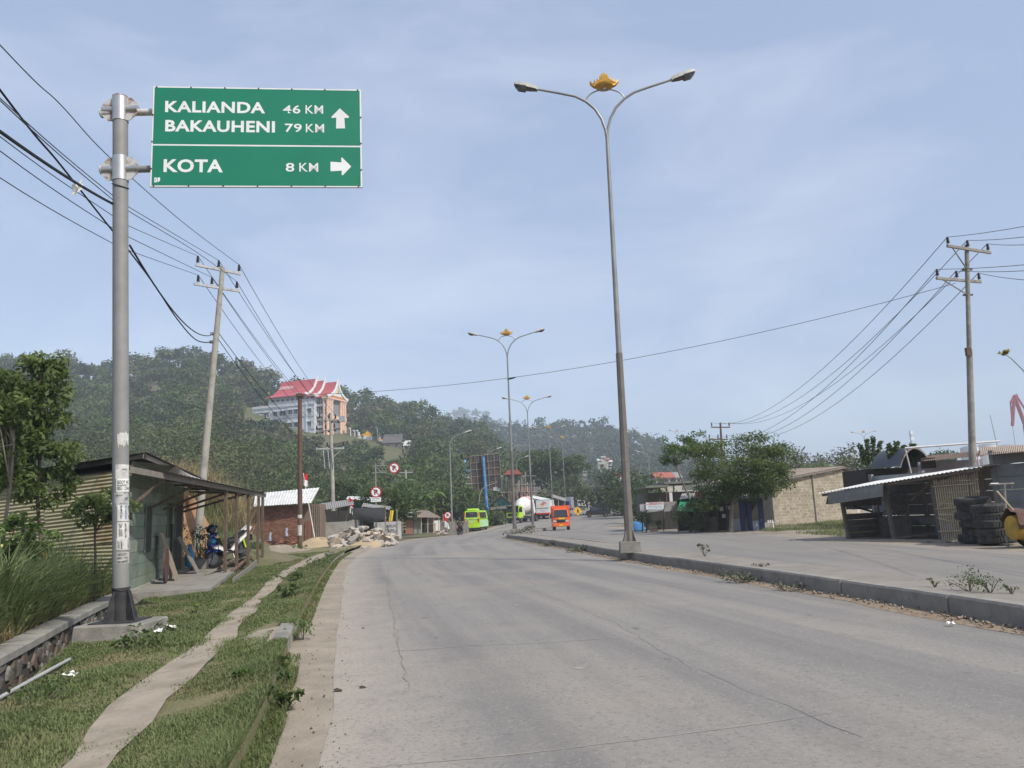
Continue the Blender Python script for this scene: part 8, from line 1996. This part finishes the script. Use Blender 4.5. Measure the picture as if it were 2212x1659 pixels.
V, F, T_ = blades(rg, x, y, np.full(n, .12), .25 + .45 * rg.random(n), .03 + .02 * rg.random(n), .7)
tag(np_mesh('broad_grass', V, F, L_mid, None, T_), 'clumps of broad-leaved grass by the sand heap', 'grass', kind='stuff')
# grass patch beside the block building
n = 26000; x = rg.uniform(13.0, 24, n); y = rg.uniform(32, 56, n); k = (nz(x, y, .55) > -.35) & (y < 50 + (x - 15.9) * .67) & (y > 33 + (x - 13) * .2) & (x > 13.2); x, y = x[k], y[k]; n = len(x)
V, F, T_ = blades(rg, x, y, np.full(n, .0), .06 + .22 * rg.random(n) * (1 + .6 * nz(x, y, 1.0)), np.full(n, .022), .9)
tag(np_mesh('yard_grass', V, F, L_grass, None, T_), 'rough grass on the plot before the block building', 'grass', kind='stuff')

# leafy weeds: each a small rosette or spray of leaves
def weed(label, c, r_, h, n, size, lm, seed, cat='weed', group=None, name='weed_clump'):
    rg = rnd(seed); o = thing(name, label, cat, c, group=group)
    k = max(4, n // 14); cs = rg.normal(size=(k, 3)) * [r_ * .5, r_ * .5, h * .25] + [0, 0, h * .55]; v, f, t = leaves(rg, cs, np.full(k, r_ * .35), 14, size, 1.9, .6)
    v[:, 2] = np.maximum(v[:, 2], .004); np_mesh('foliage', v, f, lm, o, t)
    st = MB()
    for q in cs[:6]: st.tube([(0, 0, -.03), (q[0] * .6, q[1] * .6, q[2] * .6), tuple(q)], [.006, .005, .003], 4)
    st.build('stems', M_bark, o); return o
def vz(p): return Vector((p.x, p.y, verge_z(p.x, p.y) if p.x < XK(p.y) else prof(p.y)))
for i, (px, py, r_, h, n, s, lab) in enumerate(((625, 1300, .30, .28, 150, .09, 'leafy weed clump between the footpath and the kerb'), (640, 1262, .28, .26, 120, .08, 'second leafy weed clump up the verge beside the kerb'), (300, 1400, .42, .22, 190, .08, 'spreading weed at the foot of the sign footing'), (655, 1372, .26, .22, 110, .06, 'weed climbing over the bare kerb stone end'), (600, 1468, .16, .28, 70, .08, 'leggy weed on the kerb below the bare path spur'), (612, 1520, .18, .18, 70, .08, 'low weed on the grassy kerb line'), (90, 1510, .35, .2, 140, .05, 'tangled weed over the pipe at the ditch lip'), (425, 1325, .20, .16, 90, .06, 'pale green weed tuft beside the sign footing'), (515, 1490, .14, .1, 30, .09, 'small broad-leaved weed in the short grass'), (690, 1228, .30, .25, 140, .07, 'weed clump at the kerb near the sand heap'), (715, 1210, .3, .2, 120, .07, 'dusty weed clump by the last clear kerb stones'), (640, 1190, .5, .35, 200, .1, 'leafy weeds round the foot of the brown pole'))):
    p = vz(G(px, py, .05)); weed(lab, p, r_, h, n, s, L_bright if i in (3, 7, 8) else L_mid, 300 + i)
# dusty weeds on and below the median
L_dust = leafmat('dusty_weed', (.075, .085, .050), (.16, .165, .105), .3)
for i, (px, py, z, r_, h, n, s, lab) in enumerate(((1595, 1256, .02, .34, .20, 190, .07, 'dusty weed clump growing from the gutter halfway along the median kerb'), (1700, 1276, .02, .28, .10, 110, .06, 'flat dusty weed in the gutter next to the larger clump'), (1248, 1192, .02, .45, .22, 200, .09, 'dusty weed in the gutter nearest the crowned lamp footing'), (1185, 1180, .02, .55, .2, 220, .1, 'dusty weed bank in the gutter near the median bend'), (1115, 1160, .05, .8, .4, 260, .14, 'weed mass smothering the bend of the median kerb'), (1140, 1150, .26, .7, .45, 200, .14, 'low grey bush on the median beside the second crowned lamp'), (1522, 1200, .26, .14, .42, 90, .06, 'spiky dry weed standing on the median past the lamp footing'), (1650, 1222, .26, .22, .07, 60, .05, 'flat dark weed patch on the median slab'), (2095, 1275, .26, .24, .26, 420, .028, 'tall green weed clump on the median'), (2140, 1278, .26, .13, .22, 200, .028, 'upright weed close to the tall clump on the median'), (2020, 1266, .26, .08, .12, 90, .025, 'small lone weed on the median slab'), (2185, 1280, .26, .1, .12, 110, .025, 'small weed on the median past the tall clump'), (1450, 1214, .02, .2, .1, 70, .05, 'little weed in the gutter below the lamp footing'))):
    p = G(px, py, z); weed(lab, Vector((p.x, p.y, p.z)), r_, h, n, s, L_mid if i in (8, 9, 10, 11) else L_dust, 340 + i)
# grit and crumbs of rubble in gutter and shoulder
def crumbs(name, label, pts, s0, s1, material, seed):
    rg = rnd(seed); base = np.array([[1, 1, 1], [1, -1, -1], [-1, 1, -1], [-1, -1, 1]], float); V, F = [], []
    k = 0
    for p in pts:
        s = rg.uniform(s0, s1); M_ = np.linalg.qr(rg.normal(size=(3, 3)))[0]; V.append((base * s * rg.uniform(.5, 1, 3)) @ M_ + np.array(p) + [0, 0, s * .4]); F.append(np.array([[0, 1, 2], [0, 3, 1], [0, 2, 3], [1, 3, 2]]) + k); k += 4
    return tag(np_mesh(name, np.concatenate(V), np.concatenate(F), material), label, 'gravel', kind='stuff')
rg = rnd(401); pts = []
for i in range(1500):
    yy = float(rg.uniform(7, 55)); pts.append((float(XM1(yy)) - abs(float(rg.normal())) * .16 - .02, yy, prof(yy) + .03))
crumbs('gutter_grit', 'reddish grit and pebbles lying along the median kerb', pts, .006, .028, M_dirt, 5)
pts = []
for i in range(420):
    yy = float(4 + 30 * rg.random() ** 1.6); a_, b_ = float(XK(yy)), float(XL(yy)) + .15; pts.append((a_ + (b_ - a_) * float(rg.random()), yy, prof(yy) + .004))
crumbs('shoulder_gravel', 'scattered dark gravel on the sandy road shoulder', pts, .003, .009, M_stone[0], 6)
for px, py, s, lab in ((731, 1494, .035, 'black clod on the road edge beside its smaller neighbour'), (784, 1487, .028, 'small black clod out on the road surface'), (785, 1358, .02, 'tiny dark clod farther up the road edge')):
    p = G(px, py, 0); o = bpy.data.objects.new('clod', RM[0][1].copy()); COL.objects.link(o); o.data.materials.clear(); o.data.materials.append(M_mort); o.location = p + Vector((0, 0, s * .5)); o.scale = (s * 1.3, s, s * .8); tag(o, lab, 'clod')
rg = rnd(402)
for i, (px, py, z, lab) in enumerate(((340, 1372, .05, 'crumpled white plastic litter beside the sign footing'), (372, 1362, .05, 'flattened pale wrapper in the grass past the sign footing'), (152, 1465, .03, 'small white litter scrap near the ditch lip'), (2055, 1350, .02, 'crumpled white wrapper in the gutter below the median'))):
    p = G(px, py, z); p.z = (verge_z(p.x, p.y) + .03) if px < 900 else prof(p.y) + .02
    o = MB().sheet([[Vector((a * .05 + float(rg.normal()) * .012, b * .03 + float(rg.normal()) * .012, .03 + float(rg.normal()) * .02)) for a in range(-2, 3)] for b in range(-2, 3)]).build('litter', M_flagw); o.location = p; o.scale = (.5, .5, .7) if px > 900 else (.65, .65, .8); tag(o, lab, 'litter')

# ------------------------------------------------------------------ trees of the middle distance
def btree(name, label, px, pyb, Y, blobs, size, lm, seed, r0=.12, per=42, rad=.5, bm_=None, aspect=2.2, flat=.6, lean=0, cat='tree', group=None, squash=(1, 1, .75), trunk=None, hollow=.35):
    rg = rnd(seed); b = P(px, pyb, Y); b.z = min(b.z, prof(Y) + .6); cs = np.concatenate([blob(rg, a, c, rx, ry, Y, n, th, hollow) for a, c, rx, ry, n, th in blobs])
    c0 = Vector(cs.mean(0)); tr = [P(*q, Y) for q in trunk] if trunk else [b.lerp(c0, .35) + Vector((lean, 0, 0)), b.lerp(c0, .75)]
    return tree(name, label, b, tr, cs, np.full(len(cs), rad), per, size, lm, bm_, r0, aspect, seed, cat, group, flat, squash=squash)
btree('spreading_tree', 'broad spreading tree shading the roadside stalls beside the block building', 1579, 1147, 44, [(1590, 1010, 92, 62, 66, 2.3), (1640, 1045, 66, 48, 36, 1.6), (1560, 1045, 60, 40, 26, 1.4), (1625, 955, 40, 22, 12, .8), (1680, 985, 32, 28, 10, .8), (1555, 975, 50, 28, 14, 1.0), (1530, 1075, 30, 22, 8, .6), (1650, 1000, 60, 45, 26, 1.5)], .16, L_fol, 501, .13, 96, .62, M_barkl, 2.4, .9, trunk=[(1580, 1115), (1583, 1080), (1590, 1040)], squash=(1.15, 1.15, .5))
btree('feathery_tree', 'young feathery tree leaning out beside the green awning', 1511, 1147, 47.6, [(1455, 968, 26, 32, 14, .7), (1440, 985, 16, 22, 6, .4)], .22, L_bright, 502, .07, 48, .36, M_barkl, 3.2, .4, trunk=[(1500, 1100), (1480, 1055), (1462, 1010), (1455, 985)], squash=(1, 1, .7))
btree('feathery_tree', 'taller young feathery tree with forked stem beside the spreading tree', 1515, 1147, 48.4, [(1505, 958, 30, 30, 16, .7), (1480, 962, 20, 26, 8, .5), (1520, 985, 24, 24, 8, .5)], .22, L_bright, 503, .07, 48, .36, M_barkl, 3.2, .4, trunk=[(1512, 1090), (1510, 1030), (1506, 985)], squash=(1, 1, .7))
btree('stall_bush', 'olive leafy bush growing before the green awning stall', 1490, 1146, 46.5, [(1490, 1110, 38, 26, 40, .8), (1510, 1132, 30, 14, 16, .6)], .11, L_olive, 504, .04, 44, .28, cat='shrub')
btree('stall_bush', 'low leafy bush beside the banner stall posts', 1395, 1146, 51, [(1392, 1118, 16, 14, 12, .5), (1420, 1135, 12, 8, 6, .3)], .13, L_mid, 505, .03, 36, .25, cat='shrub')
for i, (px, py, rx, ry, Y, lm, lab) in enumerate(((1300, 1062, 42, 45, 138, L_dark, 'dark leafy tree beyond the black van at the junction'), (1350, 1052, 46, 52, 118, L_dark, 'tallest dark tree at the junction behind the lamp footing'), (1400, 1070, 40, 42, 98, L_mid, 'mid green tree at the junction beside the banner stall'), (1388, 1098, 36, 24, 90, L_dark, 'low dark tree overhanging the junction kerb'), (1345, 1082, 24, 18, 130, L_mid, 'bushy tree over the junction pavement'))):
    btree('junction_tree', lab, px, 1128, Y, [(px, py, rx, ry, 46, None), (px + rx * .4, py + ry * .3, rx * .6, ry * .6, 16, None)], .0042 * Y, lm, 520 + i, .2, 34, .016 * Y, group='trees at the junction')
# rain tree
btree('rain_tree', 'great flat-topped rain tree spreading over the town roofs', 1172, 1092, 182, [(1185, 995, 74, 24, 90, 9), (1140, 1012, 40, 20, 34, 6), (1232, 1008, 40, 22, 34, 6), (1200, 1022, 52, 14, 24, 6)], .62, L_mid, 530, .55, 46, 1.7, M_bark, 1.8, 1.0, trunk=[(1168, 1070), (1160, 1050), (1152, 1032)], squash=(1.2, 1.2, .42), hollow=.2)
btree('town_tree', 'round green tree between the rain tree and the lime tarpaulin truck', 1228, 1096, 176, [(1225, 1058, 38, 30, 60, 5), (1250, 1070, 22, 20, 20, 3)], .65, L_mid, 531, .3, 40, 2.0)
# mango and shrubs beyond the rubble
btree('mango_tree', 'dark green mango tree behind the no-parking gantry', 852, 1160, 62, [(845, 1090, 42, 36, 56, 1.8), (800, 1080, 30, 26, 18, 1.0), (880, 1095, 28, 26, 18, 1.0)], .24, L_mid, 540, .16, 46, .55, trunk=[(851, 1135), (848, 1110)])
btree('mango_tree', 'darker slender tree between the brick hut and the blue tarp hut', 742, 1130, 70, [(745, 1060, 24, 42, 34, 1.2)], .26, L_dark, 541, .12, 44, .55)
for i, (px, py, rx, ry, Y, lm, lab) in enumerate(((905, 1085, 34, 26, 92, L_mid, 'bushy shrub rising over the patched stall roof'), (948, 1080, 34, 26, 98, L_mid, 'leafy shrub left of the single lamp pole'), (985, 1098, 30, 24, 100, L_dark, 'dark shrub behind the picket fence'), (1010, 1085, 26, 26, 108, L_mid, 'green shrub before the billboard frame'), (1024, 1110, 20, 18, 104, L_dark, 'low dark shrub by the blue billboard column'), (1070, 1120, 12, 9, 114, L_mid, 'low shrub before the turquoise house'), (880, 1060, 30, 24, 105, L_bright, 'bright green shrub on the slope under the short power pole'))):
    lab = lab.replace('left of', 'beside'); btree('roadside_shrub', lab, px, py + ry + 8, Y, [(px, py, rx, ry, 40, 2.2)], .0042 * Y, lm, 550 + i, .1, 38, .012 * Y, cat='shrub', group='shrubs along the far verge')
# banana plants
def banana(label, px, py, Y, h, seed, group='banana plants'):
    rg = rnd(seed); b = P(px, py, Y); o = thing('banana_plant', label, 'banana plant', b, group=group)
    MB().tube([(0, 0, -.5), (0, 0, h * .55)], [.13, .08], 8).build('stem', mat('banana_stem', (.16, .17, .07), rough=.7), o)
    for k in range(8):
        a = 2 * math.pi * k / 8 + float(rg.uniform(0, .5)); L = h * float(rg.uniform(.5, .75)); up = float(rg.uniform(.35, .9)); rows = []
        for i in range(7):
            t = i / 6; r_ = L * t * .85; z = h * .55 + L * (up * t - .75 * t * t); w = .20 * math.sin(math.pi * min(t * .9 + .08, 1)) * h / 2.2
            c = Vector((math.cos(a) * r_, math.sin(a) * r_, z)); s = Vector((-math.sin(a), math.cos(a), 0)); rows.append([c - s * w + Vector((0, 0, .05)), c, c + s * w + Vector((0, 0, .05))])
        me = MB().sheet(rows).mesh('leaf', False); at = me.attributes.new('tint', 'FLOAT', 'POINT'); at.data.foreach_set('value', [float(rg.random())] * len(me.vertices)); link('leaf', me, L_bright, o)
for i, (px, py, Y, h) in enumerate(((918, 1108, 88, 3.0), (938, 1100, 94, 3.2), (1018, 1100, 112, 3.4))): banana(['banana plant beside the patched stall roof', 'banana plant over the stall next to the bushy shrub', 'banana plant under the billboard frame'][i], px, py, Y, h, 600 + i)
# scrub behind the block building and yard
for i, (px, py, rx, ry, Y, lm, lab) in enumerate(((1730, 1005, 50, 30, 78, L_grey, 'grey half-bare scrub tree over the block building roof'), (1800, 1005, 46, 30, 82, L_grey, 'grey twiggy scrub tree beside the arched roof shed'), (1850, 995, 40, 32, 74, L_olive, 'olive scrub tree behind the arched roof shed'), (1760, 1022, 34, 16, 72, L_bright, 'bright green scrub bush peeping over the block building'), (1690, 1000, 34, 30, 84, L_grey, 'thin grey scrub tree behind the spreading tree'), (1900, 1000, 34, 26, 70, L_mid, 'green scrub behind the barrel roof'), (2040, 990, 22, 12, 120, L_mid, 'far small tree beyond the rust brown roof'))):
    btree('scrub_tree', lab, px, 1090, Y, [(px, py, rx, ry, 30, 2.5)], .0040 * Y, lm, 620 + i, .08, 30, .011 * Y, M_barkl, cat='tree', group='scrub trees behind the yard')
# upright leafy shoots standing out of the scrub
def shoots(label, px, py, Y, spec, seed):
    rg = rnd(seed); b = P(px, py, Y); o = thing('leafy_shoots', label, 'shrub', b); parts = []; st = MB()
    for dx, tp, dxt in spec:
        a, t = P(px + dx, py, Y), P(px + dx + dxt, tp, Y); st.tube([a - b, t - b], [.03, .012], 5)
        k = 14; cs = np.array([np.array(a.lerp(t, .25 + .75 * i / k)) for i in range(k + 1)]); parts.append(leaves(rg, cs, np.full(len(cs), .16), 9, .22, 1.7, .3))
    v, f, t_ = cat_leaves(parts); np_mesh('foliage', v - np.array(b), f, L_mid, o, t_); st.build('stems', M_bark, o)
shoots('upright leafy shoots rising out of the scrub beside the arched roof', 1880, 1010, 46, [(-8, 962, -14), (-2, 950, -6), (4, 945, 2), (10, 955, 12), (0, 970, -20)], 640)
shoots('leafy shoots standing over the end of the arched roof', 1945, 1000, 40, [(-18, 962, -6), (-8, 958, -2), (2, 966, 6), (12, 960, 14), (18, 975, 18)], 641)
q = P(2172, 766, 20); b0 = Vector((P(2300, 1160, 20).x, 20, 0)); rg = rnd(650)
sp_ = thing('tall_sprig', 'single bare stem with a tuft of yellow-green leaves reaching in beside the crane', 'plant', b0)
MB().tube([Vector((0, 0, 0)), P(2275, 950, 20) - b0, P(2212, 802, 20) - b0, P(2185, 775, 20) - b0, q - b0], [.05, .03, .012, .01, .008], 6).build('stem', M_barkl, sp_, smooth=True)
cs = blob(rg, 2171, 762, 13, 6, 20, 10, .14, .2); v, f, t = leaves(rg, cs, np.full(10, .05), 14, .07, 2.2, .4); np_mesh('tuft', v - np.array(b0), f, leafmat('yellow_green_tuft', (.22, .20, .02), (.45, .38, .05), .4), sp_, t)

# ------------------------------------------------------------------ coconut palms on the hill
def palm_meshes(seed):
    rg = rnd(seed); parts = []
    for k in range(20):
        a = 2 * math.pi * k / 20 + rg.uniform(0, .3); up = rg.uniform(-.3, 1.0); L = rg.uniform(3.2, 4.4); pts = []
        for i in range(9):
            t = i / 8; pts.append(np.array([math.cos(a) * L * t * (1 - .12 * up), math.sin(a) * L * t * (1 - .12 * up), L * (up * t - (.55 + .3 * up) * t * t)]))
        s = np.array([-math.sin(a), math.cos(a), 0.0])
        for i in range(8):
            for side in (-1, 1):
                for q in range(3):
                    c = pts[i] + (pts[i + 1] - pts[i]) * (q / 3); w = 1.1 * math.sin(math.pi * (i + 1) / 9.5) ** .6
                    tip = c + side * s * w + np.array([0, 0, -.55 * w]) + (pts[i + 1] - pts[i]) * .8; d = (pts[i + 1] - pts[i]) * .22
                    V = np.array([c - d * .5, c + d * .5, tip + d * .2, tip - d * .1]); parts.append((V, np.array([[0, 1, 2, 3]]), np.full(4, rg.random())))
    return cat_leaves(parts)
PV, PF, PT = palm_meshes(700)
L_palm = leafmat('palm_frond', (.040, .055, .022), (.13, .14, .062), .3)
PLAB = ['coconut palm standing out on the hill crest beside the round treetop', 'coconut palm on the hill crest below the tallest palm', 'coconut palm on the crest close to the sign post', 'lower crest palm near the sign post', 'coconut palm halfway down the wooded hill beside the leaning pole', 'shorter palm halfway down the hill among dark trees', 'palm low on the wooded hill near the leaning pole', 'coconut palm above the single-armed lamp', 'second coconut palm just past the palm above the single-armed lamp', 'palm on the crest past the red-roofed hall']
pmesh = None
for i, (px, py, Y, s) in enumerate(((352, 762, 408, 1.2), (316, 780, 410, 1.1), (292, 792, 410, 1.1), (334, 786, 405, 1.0), (423, 863, 285, .95), (356, 874, 275, .9), (426, 889, 262, .9), (1018, 924, 415, 1.3), (1032, 938, 405, 1.2), (762, 854, 425, 1.1))):
    c = P(px, py, Y); o = thing('coconut_palm', PLAB[i], 'palm tree', c - Vector((0, 0, 9 * s)), group='coconut palms on the hill')
    if pmesh is None:
        cr_o = np_mesh('crown', PV, PF, L_palm, o, PT); pmesh = cr_o.data
    else: cr_o = link('crown', pmesh, None, o)
    cr_o.location = (0, 0, 9 * s); cr_o.scale = (s, s, s); cr_o.rotation_euler = (0, 0, i * 1.1)
    MB().tube([(.4 * s, 0, -2), (.1 * s, 0, 5 * s), (0, 0, 9 * s)], [.28 * s, .2 * s, .16 * s], 7).build('trunk', M_barkl, o)
# crest trees that break the skyline
for i, (px, py, rx, ry, Y, lab) in enumerate(((388, 768, 24, 18, 408, 'round-headed tree on the highest point of the hill'), (440, 792, 20, 14, 412, 'dense round tree on the crest beside the leaning pole'), (150, 800, 26, 14, 415, 'dark crest tree behind the slender tree'), (215, 804, 22, 12, 415, 'crest tree beside the sign post'))):
    btree('crest_tree', lab, px, py + ry + 25, Y, [(px, py, rx, ry, 34, 5)], 1.3, L_dark, 720 + i, .4, 34, 1.9, cat='tree', group='trees on the hill crest')

# ------------------------------------------------------------------ haze
hz = MB(); hz.box((0, 900, 130), (3600, 2000, 270))
M_haze = bpy.data.materials.new('humid_haze'); M_haze.use_nodes = True
hn, hl = M_haze.node_tree.nodes, M_haze.node_tree.links
hn.remove(hn['Principled BSDF'])
pv = hn.new('ShaderNodeVolumePrincipled'); pv.inputs['Color'].default_value = (.76, .87, 1, 1); pv.inputs['Density'].default_value = .00042; pv.inputs['Anisotropy'].default_value = -.25
hl.new(pv.outputs[0], hn['Material Output'].inputs['Volume'])
haze = hz.build('haze', M_haze); tag(haze, 'thin pale blue haze filling the air over the road and hills', 'haze', kind='stuff')
